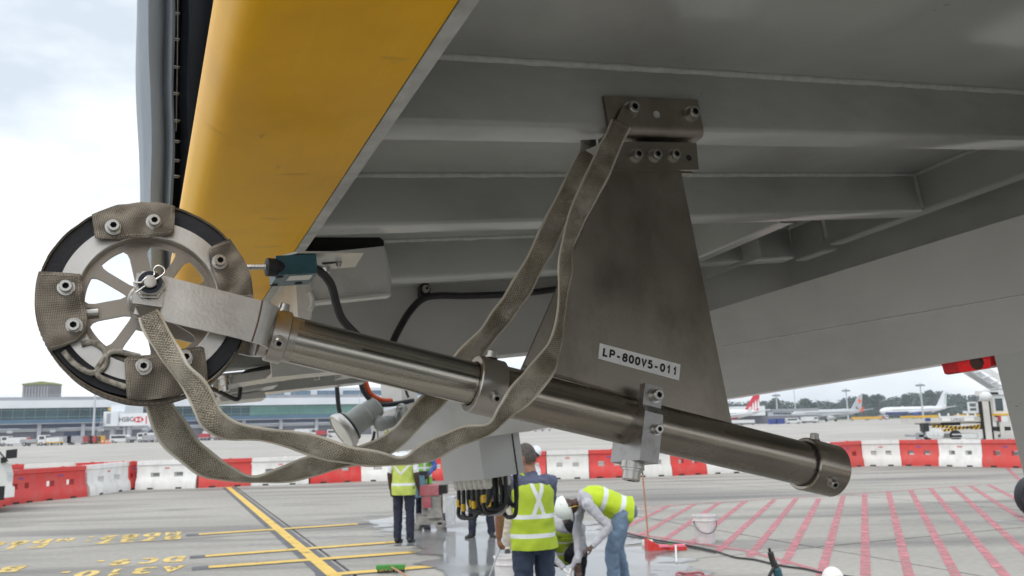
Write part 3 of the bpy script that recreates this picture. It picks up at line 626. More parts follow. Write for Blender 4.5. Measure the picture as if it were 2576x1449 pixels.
while a < A1 + 30: tbox('column', M['t_col'], (a - .55, -1.9, 0), (a + .55, -.7, 5.94)); a += 12.5
a = A0 + 2
while a < A1:
    tbox('garage_door', random.choice([M['t_grey'], M['t_wall'], M['t_navy']]), (a, -2.48, 0), (a + 4.6, -2.3, 3.3)); a += 12.5
for a in (-36, -22, -9, 3, 17, 30): tbox('gate_sign', M['t_white'], (a, -1.58, 3.3), (a + 1.6, -1.5, 4.1))
bm = BM()
for i in range(60): fbox(bm, TF, (A0 + i * 2.5, -3.05, 14.5), (A0 + i * 2.5 + .06, -3, 15.5))
for z in (15.0, 15.45): fbox(bm, TF, (A0, -3.05, z), (A1, -2.99, z + .05))
obj('roof_railing', bm, M['pole'], term)
tbox('end_stair_glass', M['t_glass'], (A1, -6, 6.3), (A1 + 8, -.5, 10.5)); tbox('end_block', M['t_white'], (A1 + .2, -12, 4.7), (A1 + 60, -6.1, 10.8))
# set-back upper storey
bm = BM(); fbox(bm, TF, (56, -40, 13), (190, -24, 18.2)); up_ = top('upper_block', bm, M['t_white'], 'white set-back office block with blue windows behind the terminal roof', 'building')
for i in range(12):
    bm = BM(); fbox(bm, TF, (62 + i * 10, -24.05, 15.0), (69.5 + i * 10, -23.9, 17.0)); obj('window', bm, M['t_blue'], up_)
# tower block behind the roof
bm = BM(); X0, X1, Z0, Z1 = FB(bm, 56, 968, 123, 1010, 330, 9, ground=True)
tw = top('tower_block', bm, M['concrete_tower'], 'grey ribbed concrete block with mossy green roof above the terminal', 'tower')
for i in range(9):
    bm = BM(); x = X0 + (X1 - X0) * (i + .5) / 9; box(bm, (x - .12, 329.7, 10), (x + .12, 330, Z1 - .3)); obj('rib', bm, M['steelgrey'], tw)
bm = BM(); prism(bm, [V((X0 - .2, 329.6, Z1)), V((X1 + .2, 329.6, Z1)), V((X1 + .2, 329.6, Z1 + .5)), V(((X0 + X1) / 2 + 2, 329.6, Z1 + 1.3)), V(((X0 + X1) / 2 - 1.5, 329.6, Z1 + .9)), V((X0 - .2, 329.6, Z1 + .5))], V((0, 9.6, 0))); obj('roof', bm, M['tower_green'], tw)

# boarding bridge with bank lettering
Yb = 240
rb = thing('gate_bridge', 'white boarding bridge with red and black bank lettering at the terminal', 'boarding bridge', (AY(300, 1090, Yb).x, Yb, 0))
bm = BM(); FB(bm, 296, 1039.5, 374, 1071, Yb, 3.2); finish(bm, bevel=.06); obj('tunnel', bm, M['plane_white'], rb)
bm = BM(); FB(bm, 260, 1035, 297, 1072, Yb - .4, 4.2); finish(bm, bevel=.1); obj('rotunda', bm, M['t_white'], rb)
bm = BM(); FB(bm, 268, 1040, 278, 1066, Yb - .46, .1); obj('rotunda_window', bm, M['t_grey'], rb)
bm = BM(); FB(bm, 279, 1019, 314, 1041, Yb + 3.4, 12); obj('link_corridor', bm, M['t_white'], rb)
bm = BM(); FB(bm, 374, 1037, 420, 1073, Yb - .3, 3.8); obj('cab', bm, M['plane_white'], rb)
for x0, x1 in ((276, 286), (309, 315), (319, 327)):
    bm = BM(); FB(bm, x0, 1071, x1, 1110, Yb + 1, 1.1, ground=True); obj('support_column', bm, M['t_col'], rb)
bm = BM(); FB(bm, 256, 1071.5, 300, 1078, Yb, 2.5); obj('undercarriage', bm, M['t_grey'], rb)
bm = BM(); FB(bm, 366.5, 1046, 369.5, 1066, Yb - .02, .1); obj('red_panel', bm, M['redink'], rb)
c = AY(318, 1055.5, Yb - .03); lettering('HSBC', M['ink'], 1.75, rb, c + V((0, -.02, 0)), (1, 0, 0.012), (0, 0, 1), bold=.02, squeeze=.95)
c = AY(348, 1055.3, Yb - .05); h = 1.0; W2 = 1.0
bm = BM()
for tri in (((-2 * W2, 0), (-W2, h), (-W2, -h)), ((2 * W2, 0), (W2, -h), (W2, h)), ((-W2, h), (W2, h), (0, 0)), ((-W2, -h), (0, 0), (W2, -h))):
    prism(bm, [c + V((x * .78, 0, z * .78)) for x, z in tri], V((0, .03, 0)))
obj('hexagon_emblem', bm, M['redink'], rb)
def stair(label, x0, y0, x1, y1, Y, n=11, wd=1.4):
    """open stair from (x0,y0) at the ground to (x1,y1) at the top"""
    a, b = AY(x0, y0, Y), AY(x1, y1, Y); a.z = max(a.z, 0)
    t = thing('access_stair', label, 'stairs', (a.x, Y, 0)); d = b - a
    for dy in (0, wd):
        bm = BM(); o = V((0, dy, 0)); prism(bm, [a + o, a + o + V((0, 0, .3)), b + o + V((0, 0, .3)), b + o], V((0, .06, 0))); obj('stringer', bm, M['steelgrey'], t)
        bm = BM(); tube(bm, [a + o + V((0, 0, 1.1)), b + o + V((0, 0, 1.1))], .035, 6); 
        for q in range(5): p = a + d * (q / 4) + o; tube(bm, [p, p + V((0, 0, 1.1))], .025, 5)
        obj('handrail', bm, M['pole'], t)
    for q in range(n):
        p = a + d * ((q + .5) / n); bm = BM(); box(bm, (p.x - .14, Y + .06, p.z), (p.x + .14, Y + wd, p.z + .04)); obj('tread', bm, M['steelgrey'], t)
    return t
stair('steel stair leaning up to the left end of the lettered bridge', 244, 1098, 256, 1060, Yb - 2); stair('light steel stair rising to the right of the bank lettering', 343, 1107, 386, 1069, Yb - 3)
bm = BM(); FB(bm, 272, 1025, 298, 1033, 250, .3); gs = top('gate_number_sign', bm, M['cartyellow'], 'small yellow gate number board above the lettered bridge', 'sign')
bm = BM(); FB(bm, 503, 1051, 516, 1059, 262, .3); gs = top('gate_number_sign', bm, M['cartyellow'], 'small yellow gate board on the dark terminal wall', 'sign')
def mast(label, x, ytop, Y, r0, head, group='floodlight masts'):
    p = AY(x, 1070, Y); zt = AY(x, ytop, Y).z; p.x = AY(x, ytop + 40, Y).x
    t = thing('light_mast', label, 'light mast', (p.x, Y, 0), group if head else None)
    bm = BM(); cyl(bm, (p.x, Y, 0), (p.x, Y, zt), r0, r0 * .55, 12); obj('pole', bm, M['pole'], t)
    if head:
        bm = BM(); lathe(bm, (p.x, Y, zt - 1), (0, 0, 1), [(0, 0), (1.6, 0), (1.7, .25), (1.4, .4), (0, .4)], 16); obj('lamp_ring', bm, M['steelgrey'], t)
        for k in range(8):
            a = k * PI / 4; bm = BM(); q = V((p.x + 1.7 * math.cos(a), Y + 1.7 * math.sin(a), zt - 1.25)); box(bm, q - V((.35, .35, .3)), q + V((.35, .35, .3))); obj('lamp', bm, M['t_grey'], t)
mast('slim white pole standing in front of the terminal glass', 238, 985, 205, .32, False); mast('thin pole by the right end of the terminal glass', 904, 988, 250, .16, False)
mast('leftmost floodlight mast, above the red aircraft tail', 1955, 989, 430, .45, True); mast('floodlight mast left of the orange star tail', 2131, 977, 430, .45, True)
mast('tallest floodlight mast, in front of the white aircraft', 2318, 963, 400, .45, True); mast('thin mast without lamps between two floodlight masts', 1999, 965, 420, .3, False)

# ---- vehicles and carts far off
def wheels(t, xs, y0, y1, r, wd=.25, name='wheel'):
    for x in xs:
        for y in (y0, y1):
            bm = BM(); lathe(bm, (x, y - wd / 2, r), (0, 1, 0), [(0, 0), (r * .55, 0), (r * .6, .02), (r * .95, .02), (r, .05), (r, wd - .05), (r * .95, wd - .02), (r * .6, wd - .02), (r * .55, wd), (0, wd)], 16)
            o = obj(name, bm, M['rubber'], t, local=True)
            bm = BM(); lathe(bm, (x, y - wd / 2 - .01, r), (0, 1, 0), [(0, 0), (r * .5, 0), (r * .5, wd + .02), (0, wd + .02)], 12); obj('rim', bm, M['pole'], o, local=True)
def truck(label, x, Y, wd, kind, rz=0, body='cartwhite', second=None, group=None):
    p = AY(x, 1100, Y); Lg = wd; t = thing({'van': 'service_van', 'truck': 'service_truck', 'cart': 'baggage_cart', 'flat': 'flat_trailer', 'pod': 'cargo_container'}[kind], label, {'van': 'van', 'truck': 'truck', 'cart': 'cart', 'flat': 'trailer', 'pod': 'container'}[kind], (p.x, Y, 0), group, rz)
    def part(name, a, b, m, bev=.05): bm = BM(); box(bm, a, b); finish(bm, bevel=bev); return obj(name, bm, M[m], t, local=True)
    h = Lg / 2; 
    if kind == 'van':
        bm = BM(); prism(bm, [V((-h, -.9, .35)), V((h, -.9, .35)), V((h, -.9, 1.0)), V((h - .35, -.9, 1.1)), V((h - 1.2, -.9, 1.95)), V((-h + .1, -.9, 2.0))], V((0, 1.8, 0))); finish(bm, bevel=.06); obj('body', bm, M[body], t, local=True)
        part('side_window', (-h + .4, -.93, 1.15), (h - 1.3, -.88, 1.7), 'glass', 0); wheels(t, (-h + .8, h - .8), -.85, .85, .34)
    elif kind == 'truck':
        part('cab', (h - 1.6, -1, .5), (h, 1, 2.3), body); part('cab_window', (h - 1.3, -1.03, 1.4), (h - .25, -.98, 2.05), 'glass', 0); part('windscreen', (h - .02, -.85, 1.35), (h + .03, .85, 2.1), 'glass', 0)
        part('load_box', (-h, -1.1, .75), (h - 1.75, 1.1, 2.3 if second is None else 1.5), second or body); part('chassis', (-h, -.5, .45), (h - .2, .5, .73), 'cartgrey'); wheels(t, (-h + .9, h - .9), -.9, .9, .42)
    elif kind == 'cart':
        part('bed', (-h, -.8, .4), (h, .8, .55), second or 'cartgrey'); part('canopy', (-h + .05, -.8, .56), (h - .35, .8, 1.95), body); part('end_flap', (h - .34, -.78, .57), (h - .02, .78, 1.85), 'cargored', .03); wheels(t, (-h + .5, h - .5), -.7, .7, .22, .15)
    elif kind == 'flat':
        part('bed', (-h, -.9, .55), (h, .9, .75), second or 'cartyellow'); part('load', (-h + .3, -.85, .77), (h - .3, .85, 1.75), body, .15); wheels(t, (-h + .6, 0, h - .6), -.8, .8, .3, .18)
    else:
        part('shell', (-h, -.8, .3), (h, .8, 1.85), body, .12); part('base', (-h, -.82, .05), (h, .82, .28), second or 'cartgrey', 0); part('end_panel', (-h + .3, -.84, .45), (h - .3, -.81, 1.7), second or 'cartgrey', 0)
    return t
truck('white truck cut by the left edge near the terminal', 8, 205, 3.4, 'truck'); truck('white covered cart with red end behind the van', 48, 200, 5.0, 'cart'); truck('white truck with grey flat bed among the carts', 89, 192, 5.5, 'truck', second='cartgrey')
truck('white wrapped load on a yellow trailer', 126, 192, 5.6, 'flat'); truck('first pale container with a red end beside the wrapped load', 162, 196, 4.6, 'cart', body='cartgrey', group='containers with red ends'); truck('second pale container with a red end, nearest the slim pole', 195, 196, 4.0, 'cart', body='cartgrey', group='containers with red ends')
truck('dark brown box near the foot of the slim pole', 224, 205, 2.9, 'pod', body='cartbrown', second='cartbrown'); truck('yellow and pink box beside the brown one', 239, 205, 2.0, 'pod', body='cartyellow', second='cargored'); truck('small ochre machine beside the orange cones', 252, 205, 1.7, 'pod', body='cartyellow', second='cartbrown')
truck('white van parked under the lettered bridge', 306, 215, 5.2, 'van'); truck('white truck cab right of the parked van', 343, 212, 4.4, 'truck', second='cartgrey'); truck('dark trailer on black wheels near the stair', 381, 205, 4.4, 'flat', body='cartgrey', second='cartgrey'); truck('white truck behind the dark trailer', 392, 225, 5.0, 'truck')
truck('white service truck seen between the two straps', 533, 225, 4.2, 'truck'); truck('low red tractor left of the white box truck', 560, 222, 3.2, 'flat', body='cargored', second='cargored'); truck('red and white flat trailer between the straps', 515, 222, 3.0, 'flat', body='cargored', second='cartgrey')
truck('small blue box van by the terminal column', 710, 235, 2.6, 'pod', body='plane_blue', second='plane_blue'); truck('white canopied truck parked by the terminal', 770, 225, 5.6, 'truck', rz=.1); truck('white low car beside the canopied truck', 735, 222, 4.0, 'van'); truck('red and black tractor right of the canopied truck', 808, 222, 3.0, 'flat', body='cargored', second='cartbrown')
truck('white van parked beyond the lamp', 846, 225, 4.6, 'van')
for k, (x, y, c, wd) in enumerate(((1302, 255, 'cartgrey', 3.2), (1318, 250, 'cartwhite', 3.6), (1338, 245, 'cartbrown', 3.4), (1356, 245, 'cartgrey', 3.2), (1374, 250, 'cartwhite', 3.0))):
    truck(['grey cart at the far left of the row behind the tube', 'white cart second in the far row behind the tube', 'brown cart in the middle of the far row', 'grey cart second from the right in the far row', 'white cart at the right end of the far row'][k], x, y, wd, 'cart', body=c, group='carts in the far row')
truck('white tug with trailers below the red aircraft tail', 1869, 300, 9, 'flat', body='cartwhite', second='cartgrey'); truck('left one of two bright blue containers', 1947, 300, 3.2, 'pod', body='plane_blue', second='plane_blue', group='blue containers'); truck('right one of two bright blue containers', 1963, 300, 3.2, 'pod', body='plane_blue', second='plane_blue', group='blue containers')
truck('white van between blue containers and silver aircraft', 1998, 300, 5, 'van'); truck('grey covered truck under the silver aircraft', 2040, 310, 5.5, 'truck'); truck('yellow low trailer below the orange star tail', 2184, 420, 15, 'flat', body='cartyellow'); truck('white red-ended vehicle in front of the white aircraft', 2211, 450, 11, 'truck', second='cargored')
cone_bm = None
def cone(label, x, Y):
    p = AY(x, 1100, Y); t = thing('traffic_cone', label, 'cone', (p.x, Y, 0), 'cones by the lettered bridge')
    bm = BM(); lathe(bm, (0, 0, 0), (0, 0, 1), [(0, 0), (.4, 0), (.4, .06), (.26, .07), (.06, 1.15), (0, 1.15)], 14); obj('cone_body', bm, M['cone'], t, local=True)
    bm = BM(); lathe(bm, (0, 0, .5), (0, 0, 1), [(.185, 0), (.135, .25)], 14); obj('band', bm, M['white'], t, local=True)
cone('left orange cone under the lettered bridge', 259, 200); cone('middle orange cone under the lettered bridge', 269, 200); cone('right orange cone under the lettered bridge', 275, 200)

# ---- aircraft
def aircraft(label, xt, yt, Y, Lg, Hh, col, fin, rz, belly=None, logo=None, winglet=None):
    """tail-fin tip seen at (xt, yt); fuselage runs to -x; Lg length, Hh height of the fin above ground"""
    p = AY(xt, yt, Y); p.z = 0; t = thing('parked_aircraft', label, 'aircraft', p, None, rz)
    r = Lg * .052; zc = Hh * .30
    def loc(x, y, z): return V((x, y, z))
    bm = BM(); prof = [(0, 0), (.25, .004), (.55, .022), (.85, .06), (1, .11), (1, .62), (.9, .74), (.62, .87), (.3, .965), (.1, 1.0), (0, 1.003)]
    seg = 20; rings = []
    for rr, s in prof:
        x = -Lg + s * Lg; lift = max(0, (s - .62)) * r * 1.5
        if rr == 0: rings.append([bm.verts.new(loc(x, 0, zc + lift))]); continue
        rings.append([bm.verts.new(loc(x, r * rr * math.cos(2 * PI * k / seg), zc + lift + r * rr * math.sin(2 * PI * k / seg))) for k in range(seg)])
    for a, b in zip(rings, rings[1:]):
        for k in range(seg):
            j = (k + 1) % seg
            f = bm.faces.new((a[0], b[j], b[k])) if len(a) == 1 else bm.faces.new((a[k], a[j], b[0])) if len(b) == 1 else bm.faces.new((a[k], a[j], b[j], b[k]))
            zz = sum(v.co.z for v in f.verts) / len(f.verts); f.material_index = 1 if (belly and zz < zc - r * .35 and -Lg * .95 < f.calc_center_median().x < -Lg * .3) else 0
    obj('fuselage', bm, [M[col], M[belly or col]], t, smooth=60, local=True)
    zt = zc + r * .8
    fx = [(-.17 * Lg, zt), (-.035 * Lg, Hh), (.012 * Lg, Hh), (-.02 * Lg, zt - .1)]
    bm = BM(); prism(bm, [V((x, -.22, z)) for x, z in fx], V((0, .44, 0))); fo = obj('tail_fin', bm, M[fin], t, local=True)
    if logo: logo(fo, t, fx, zt, Lg, Hh)
    for s in (-1, 1):
        bm = BM(); prism(bm, [V((-.10 * Lg, s * r * .4, zt - r * .3)), V((-.01 * Lg, s * Lg * .17, zt)), V((.02 * Lg, s * Lg * .17, zt)), V((-.02 * Lg, s * r * .4, zt - r * .3))], V((0, 0, .25))); obj('stabilizer', bm, M[col], t, local=True)
        bm = BM(); prism(bm, [V((-.62 * Lg, s * r * .7, zc - r * .6)), V((-.40 * Lg, s * Lg * .46, zc + .4)), V((-.36 * Lg, s * Lg * .46, zc + .4)), V((-.42 * Lg, s * r * .7, zc - r * .6))], V((0, 0, .4))); wo = obj('wing', bm, M[col], t, local=True)
        bm = BM(); prism(bm, [V((-.40 * Lg, s * Lg * .46, zc + .4)), V((-.375 * Lg, s * Lg * .47, zc + .07 * Lg)), V((-.355 * Lg, s * Lg * .47, zc + .07 * Lg)), V((-.355 * Lg, s * Lg * .46, zc + .4))], V((0, .15, 0))); obj('winglet', bm, M[winglet or col], wo, local=True)
        bm = BM(); lathe(bm, (-.62 * Lg, s * Lg * .16, zc - r * .95), (1, 0, 0), [(0, .2), (r * .42, 0), (r * .5, .5), (r * .48, Lg * .08), (r * .25, Lg * .11), (0, Lg * .11)], 16); obj('engine', bm, M[belly or col], t, local=True)
        bm = BM(); lathe(bm, (-.46 * Lg, s * Lg * .09 - .3, .6), (0, 1, 0), [(0, 0), (.6, 0), (.6, .6), (0, .6)], 14); cyl(bm, (-.46 * Lg, s * Lg * .09, .6), (-.46 * Lg, s * Lg * .09, zc - r * .5), .16, seg=8); obj('main_gear', bm, M['rubber'], t, local=True)
    bm = BM(); lathe(bm, (-.88 * Lg, -.3, .45), (0, 1, 0), [(0, 0), (.45, 0), (.45, .6), (0, .6)], 14); cyl(bm, (-.88 * Lg, 0, .45), (-.88 * Lg, 0, zc - r * .5), .12, seg=8); obj('nose_gear', bm, M['rubber'], t, local=True)
    bm = BM()
    for k in range(34): x = -Lg * .84 + k * Lg * .0185; box(bm, (x, -r * 1.012, zc + r * .12), (x + .28, -r * .9, zc + r * .12 + .42))
    obj('cabin_windows', bm, M['glass'], t, local=True, kind='stuff')
    return t
def flat_on_fin(name, fo, pts, m):
    bm = BM(); prism(bm, [V((x, -.235, z)) for x, z in pts], V((0, .012, 0))); o = obj(name, bm, M[m], fo, local=True)
def logo_sails(fo, t, fx, zt, Lg, Hh):
    for k, (dx, b, hgt) in enumerate(((-.105, .0, .26), (-.075, .02, .44), (-.045, .05, .56), (-.015, .12, .52))):
        x = dx * Lg; z0 = zt + (Hh - zt) * b; z1 = zt + (Hh - zt) * (b + hgt)
        flat_on_fin('sail_emblem', fo, [(x - .012 * Lg, z0), (x + .010 * Lg, z0), (x + .012 * Lg, z0 + (z1 - z0) * .6), (x + .003 * Lg, z1), (x - .008 * Lg, z0 + (z1 - z0) * .55)], 'white')
def logo_star(fo, t, fx, zt, Lg, Hh):
    cx, cz = -.035 * Lg, zt + (Hh - zt) * .58; R0 = (Hh - zt) * .24; pts = []
    for k in range(10): a = PI / 2 + k * PI / 5; rr = R0 if k % 2 == 0 else R0 * .48; pts.append((cx + rr * math.cos(a) * .8, cz + rr * math.sin(a)))
    flat_on_fin('star_emblem', fo, pts, 'plane_orange')
    xd = V((math.cos(t.rotation_euler.z), math.sin(t.rotation_euler.z), 0))
    WORG[fo.name] = V((0, 0, 0)); lettering('Jet', M['ink'], 3.6, fo, (-.105 * Lg, -.245, zt - .25), (1, 0, .9), (-.9, 0, 1), bold=.06)
def logo_stripes(fo, t, fx, zt, Lg, Hh):
    for k in range(4):
        q = .12 + k * .19; z0 = zt + (Hh - zt) * q; x0 = -.02 * Lg + (.03 * Lg) * q
        flat_on_fin('fin_stripe', fo, [(x0 - .05 * Lg * (1 - q) - .01 * Lg, z0 - .5), (x0, z0 + (Hh - zt) * .10), (x0, z0 + (Hh - zt) * .19), (x0 - .03 * Lg, z0 + .6)], 'plane_green')
aircraft('aircraft with a red tail bearing white sail shapes', 1908, 985, 318, 37, 11.8, 'plane_white', 'plane_red', R(14), belly='plane_red', logo=logo_sails)
aircraft('silver aircraft with an orange star on its tail', 2167, 997, 400, 38, 11.8, 'plane_silver', 'plane_silver', R(16), logo=logo_star, winglet='plane_orange')
aircraft('white aircraft with blue belly and pale green striped fin', 2380, 993, 520, 44, 15.8, 'plane_white', 'plane_white', R(8), belly='plane_blue', logo=logo_stripes)
stair('white passenger stair at the nose of the white aircraft', 2206, 1058, 2226, 1043, 500, wd=2.5)
bm = BM(); FB(bm, 1835, 1022, 1925, 1046, 345, 14, ground=False)
pb = thing('pier_building', 'low pale airport pier behind the red aircraft tail', 'building', (AY(1900, 1050, 345).x, 345, 0))
obj('upper_storey', bm, M['t_white'], pb); bm = BM(); FB(bm, 1840, 1046, 2060, 1062, 350, 12, ground=True); obj('lower_storey', bm, M['t_wall'], pb); bm = BM(); FB(bm, 1942, 1033, 1992, 1048, 352, 6); obj('gate_room', bm, M['t_white'], pb)
bm = BM(); FB(bm, 1942, 1028, 2060, 1034, 351, 8); obj('roof', bm, M['t_grey'], pb)
for k in range(8): bm = BM(); FB(bm, 1946 + k * 5.6, 1038, 1950 + k * 5.6, 1043, 351.9, .3); obj('window', bm, M['t_glass'], pb)
bm = BM(); box(bm, (-60, 560, -.04), (900, 720, .05)); o = obj('grass_verge', bm, M['grass']); o['kind'] = 'structure'; o['label'] = 'strip of grass in front of the far trees'

# ---- trees beyond
prof_ = [(1700, 1012), (1912, 1010), (1950, 1007), (2011, 1016), (2028, 1004), (2070, 1012), (2116, 1006), (2174, 994), (2212, 995), (2233, 1004), (2280, 994), (2344, 984), (2394, 991), (2467, 996), (2580, 1000), (2700, 1004)]
def treetop(x):
    for (a, b), (c, d) in zip(prof_, prof_[1:]):
        if a <= x <= c: return b + (d - b) * (x - a) / (c - a)
    return 1010
def leaves(bm, c, rx, ry, rz, n, s, rnd):
    for _ in range(n):
        while True:
            q = V((rnd.uniform(-1, 1), rnd.uniform(-1, 1), rnd.uniform(-1, 1)))
            if .35 < q.length < 1: break
        p = c + V((q.x * rx, q.y * ry, q.z * rz)); k = s * rnd.uniform(.6, 1.3)
        nrm = (V((q.x / rx, q.y / ry, q.z / rz)).normalized() + V((rnd.uniform(-.6, .6), rnd.uniform(-.6, .6), rnd.uniform(-.2, .7)))).normalized()
        a, b, _n = basis(nrm); an = rnd.uniform(0, PI); a, b = a * math.cos(an) + b * math.sin(an), b * math.cos(an) - a * math.sin(an)
        bm.faces.new([bm.verts.new(p + a * k), bm.verts.new(p + b * k * .8), bm.verts.new(p - a * k), bm.verts.new(p - b * k * .8)])
rnd = random.Random(3); bm = BM()
for x in range(1690, 2720, 6):
    for row, (Y, drop) in enumerate(((900, 0), (840, 10), (790, 22), (750, 34))):
        zt = AY(x, treetop(x) + drop + rnd.uniform(-3, 4), Y).z
        if zt < 3: zt = 3 + rnd.random() * 3
        px = AY(x + rnd.uniform(-3, 3), 1040, Y); r = rnd.uniform(4, 8)
        leaves(bm, V((px.x, Y + rnd.uniform(-15, 15), zt - r * .8)), r * 1.05, r, r * .9, 46, 1.5, rnd)
        leaves(bm, V((px.x + rnd.uniform(-4, 4), Y + rnd.uniform(-15, 15), zt - r * 2.0)), r * 1.2, r, r * 1.1, 24, 1.7, rnd)
fo = obj('woodland', bm, M['foliage'], None, smooth=None, recalc=False); fo['kind'] = 'stuff'; fo['label'] = 'dense dark green woodland on the rise beyond the aircraft'; fo['category'] = 'woodland'
bm = BM(); vs0, vs1 = [], []
for x in range(1690, 2730, 20):
    p = AY(x, 1040, 930); zt = max(2, AY(x, treetop(x) + 14, 930).z); vs0.append((V((p.x, 745, 0)), V((p.x, 830, zt * .35)), V((p.x, 930, zt * .9)), V((p.x, 1100, zt)), V((p.x, 1400, 0))))
rows = [[bm.verts.new(q) for q in c] for c in vs0]
for a, b in zip(rows, rows[1:]):
    for i in range(4): bm.faces.new((a[i], b[i], b[i + 1], a[i + 1]))
hl = obj('hill', bm, M['foliage'], None, smooth=180); hl['kind'] = 'structure'; hl['label'] = 'low green rise beneath the far woodland'
for k, (x, yt, hg) in enumerate(((1952, 1001, 15), (2029, 1001, 17), (2176, 990, 20), (2213, 991, 20), (2281, 990, 18), (2345, 980, 20))):
    Y = 735; p = AY(x, 1040, Y); zt = AY(x, yt, Y).z; hg = min(hg, zt * .85)
    t = thing('broadleaf_tree', ['rounded tree above the pier building', 'upright tree left of the silver aircraft', 'tall ragged tree right of the orange star tail', 'second tall ragged tree right of the orange star tail', 'wide tree left of the tallest mast', 'highest tree of the wood, right of the tallest mast'][k], 'tree', (p.x, Y, 0))
    bm = BM(); tube(bm, [(p.x, Y, -1), (p.x + .3, Y, zt * .4), (p.x - .2, Y, zt * .85)], [.6, .25], 8)
    for q in range(4): a = q * 1.7; tube(bm, [(p.x, Y, zt * .45 + q), (p.x + 3.5 * math.cos(a), Y + 3 * math.sin(a), zt * .68 + q)], [.22, .08], 6)
    obj('trunk', bm, M['trunk'], t)
    bm = BM()
    for q in range(7): leaves(bm, V((p.x + rnd.uniform(-4, 4), Y + rnd.uniform(-3, 3), zt - rnd.uniform(2, hg * .55))), rnd.uniform(2.5, 4), 3, rnd.uniform(2, 3), 60, .9, rnd)
    leaves(bm, V((p.x, Y, zt - 2.4)), 3, 3, 2.4, 90, .9, rnd); obj('crown', bm, M['foliage'], t, smooth=None, recalc=False)

# ---- cargo loader behind the barriers
Yl = 62
ld = thing('cargo_loader', 'beige scissor-lift cargo loader parked beyond the red and white barriers', 'cargo loader', (AY(2420, 1080, Yl).x, Yl, 0))
def LP(x, y): return 2138.3 + x * .17363, 911.9 + y * .17363
def lbox(name, m, x0, y0, x1, y1, th=2.2, dy=0, bev=.02, par=None, ground=False):
    bm = BM(); a, b = LP(x0, y0), LP(x1, y1); FB(bm, a[0], a[1], b[0], b[1], Yl + dy, th, ground=ground); finish(bm, bevel=bev); return obj(name, bm, M[m], par or ld)
dk = lbox('deck', 'loader', 1000, 800, 2330, 862, 3); lbox('deck_edge', 'cartyellow', 1000, 765, 1285, 797, 3, 0, 0, dk); lbox('deck_edge', 'cartyellow', 1810, 742, 2330, 772, 3, 0, 0, dk)
for x0 in (1290, 1420, 1560, 1700, 1810): lbox('rail_post', 'cartwhite', x0, 735, x0 + 22, 798, .1, -.05, 0)
lbox('side_panel', 'cartwhite', 1300, 772, 1810, 800, .1, -.08, 0); lbox('name_panel', 'white', 1330, 802, 1800, 850, .06, -.07, 0); lbox('blue_badge', 'plane_blue', 1095, 808, 1165, 845, .06, -.07, 0)
c = AY(*LP(1555, 826), Yl - .09); lettering('CARGO LOADER'[:5], M['t_grey'], .28, ld, c, (1, 0, 0), (0, 0, 1), bold=.01)
lbox('underframe', 'dark', 1330, 866, 1600, 912, 2.4, .3, 0); lbox('lower_deck', 'loader', 1160, 864, 1950, 890, 2.4, .4)
def bar(name, p, q, wd, m, dy=0):
    a, b = AY(*LP(*p), Yl + dy), AY(*LP(*q), Yl + dy); u = V((-(b - a).z, 0, (b - a).x)).normalized() * wd / 2; bm = BM(); prism(bm, [a - u, b - u, b + u, a + u], V((0, .14, 0))); o = obj(name, bm, M[m], ld); return o, a, b, u
for p, q in (((1200, 925), (1930, 955)), ((1305, 992), (1940, 908))):
    o, a, b, u = bar('scissor_arm', p, q, .17, 'hazard', .1); n = 12
    for k in range(n):
        s0 = a + (b - a) * ((k + .1) / n); s1 = a + (b - a) * ((k + .55) / n); sk = (b - a).normalized() * .06; bm = BM()
        prism(bm, [s0 - u - sk, s1 - u - sk, s1 + u + sk, s0 + u + sk], V((0, -.012, 0))); bmesh.ops.translate(bm, verts=bm.verts, vec=V((0, -.002, 0))); obj('black_stripe', bm, M['ink'], o)
lbox('hydraulic_unit', 'black', 1068, 880, 1145, 1000, .6, -.2, .04); lbox('drive_frame', 'cartgrey', 990, 1045, 1335, 1078, 2.2, -.1); lbox('corner_foot', 'cartgrey', 1000, 1018, 1070, 1110, .5, -.1, ground=True)
for x in (1180, 1245, 1300):
    c = AY(*LP(x, 1030), Yl - .25); bm = BM(); lathe(bm, c, (0, 1, 0), [(0, 0), (.16, 0), (.17, .05), (.33, .06), (.35, .12), (.35, .3), (0, .3)], 18); w_ = obj('roller_wheel', bm, M['cartwhite'], ld)
for x in (1120, 1550, 2020):
    c = AY(*LP(x, 1100), Yl + .1); c.z = .36; bm = BM(); lathe(bm, c, (0, 1, 0), [(0, 0), (.36, 0), (.36, .3), (0, .3)], 18); obj('road_wheel', bm, M['rubber'], ld)
lbox('engine_cover', 'cartwhite', 1480, 1030, 1860, 1092, 2, .1, .1); lbox('grille', 'dark', 1470, 1052, 1620, 1080, .06, .03, 0); lbox('guard_plate', 'cartwhite', 1862, 965, 1972, 1100, .1, -.1)
lbox('mast_post', 'loader', 1945, 560, 2035, 1100, .5, -.35, .03, None, True); lbox('mast_channel', 'dark', 2037, 560, 2062, 1100, .4, -.3, 0, None, True); lbox('mast_edge', 'dark', 1925, 560, 1943, 1100, .4, -.3, 0, None, True)
c = AY(*LP(1965, 495), Yl - .1); bm = BM(); ellip(bm, c, .42, .42, .36); obj('mast_cap', bm, M['cartwhite'], ld)
cb = lbox('operator_cab', 'cartwhite', 2070, 470, 2330, 745, 1.6, .2, .04); lbox('cab_window', 'glass', 2110, 520, 2215, 700, .05, .16, 0, cb); lbox('cab_roof', 'cartwhite', 2010, 400, 2330, 468, 1.9, .1, .05); lbox('roof_strip', 'dark', 2035, 430, 2150, 462, .06, .05, 0)  # the roof front carries a thin dark strip
lbox('control_stand', 'cartwhite', 1715, 700, 1865, 735, .8, 0)
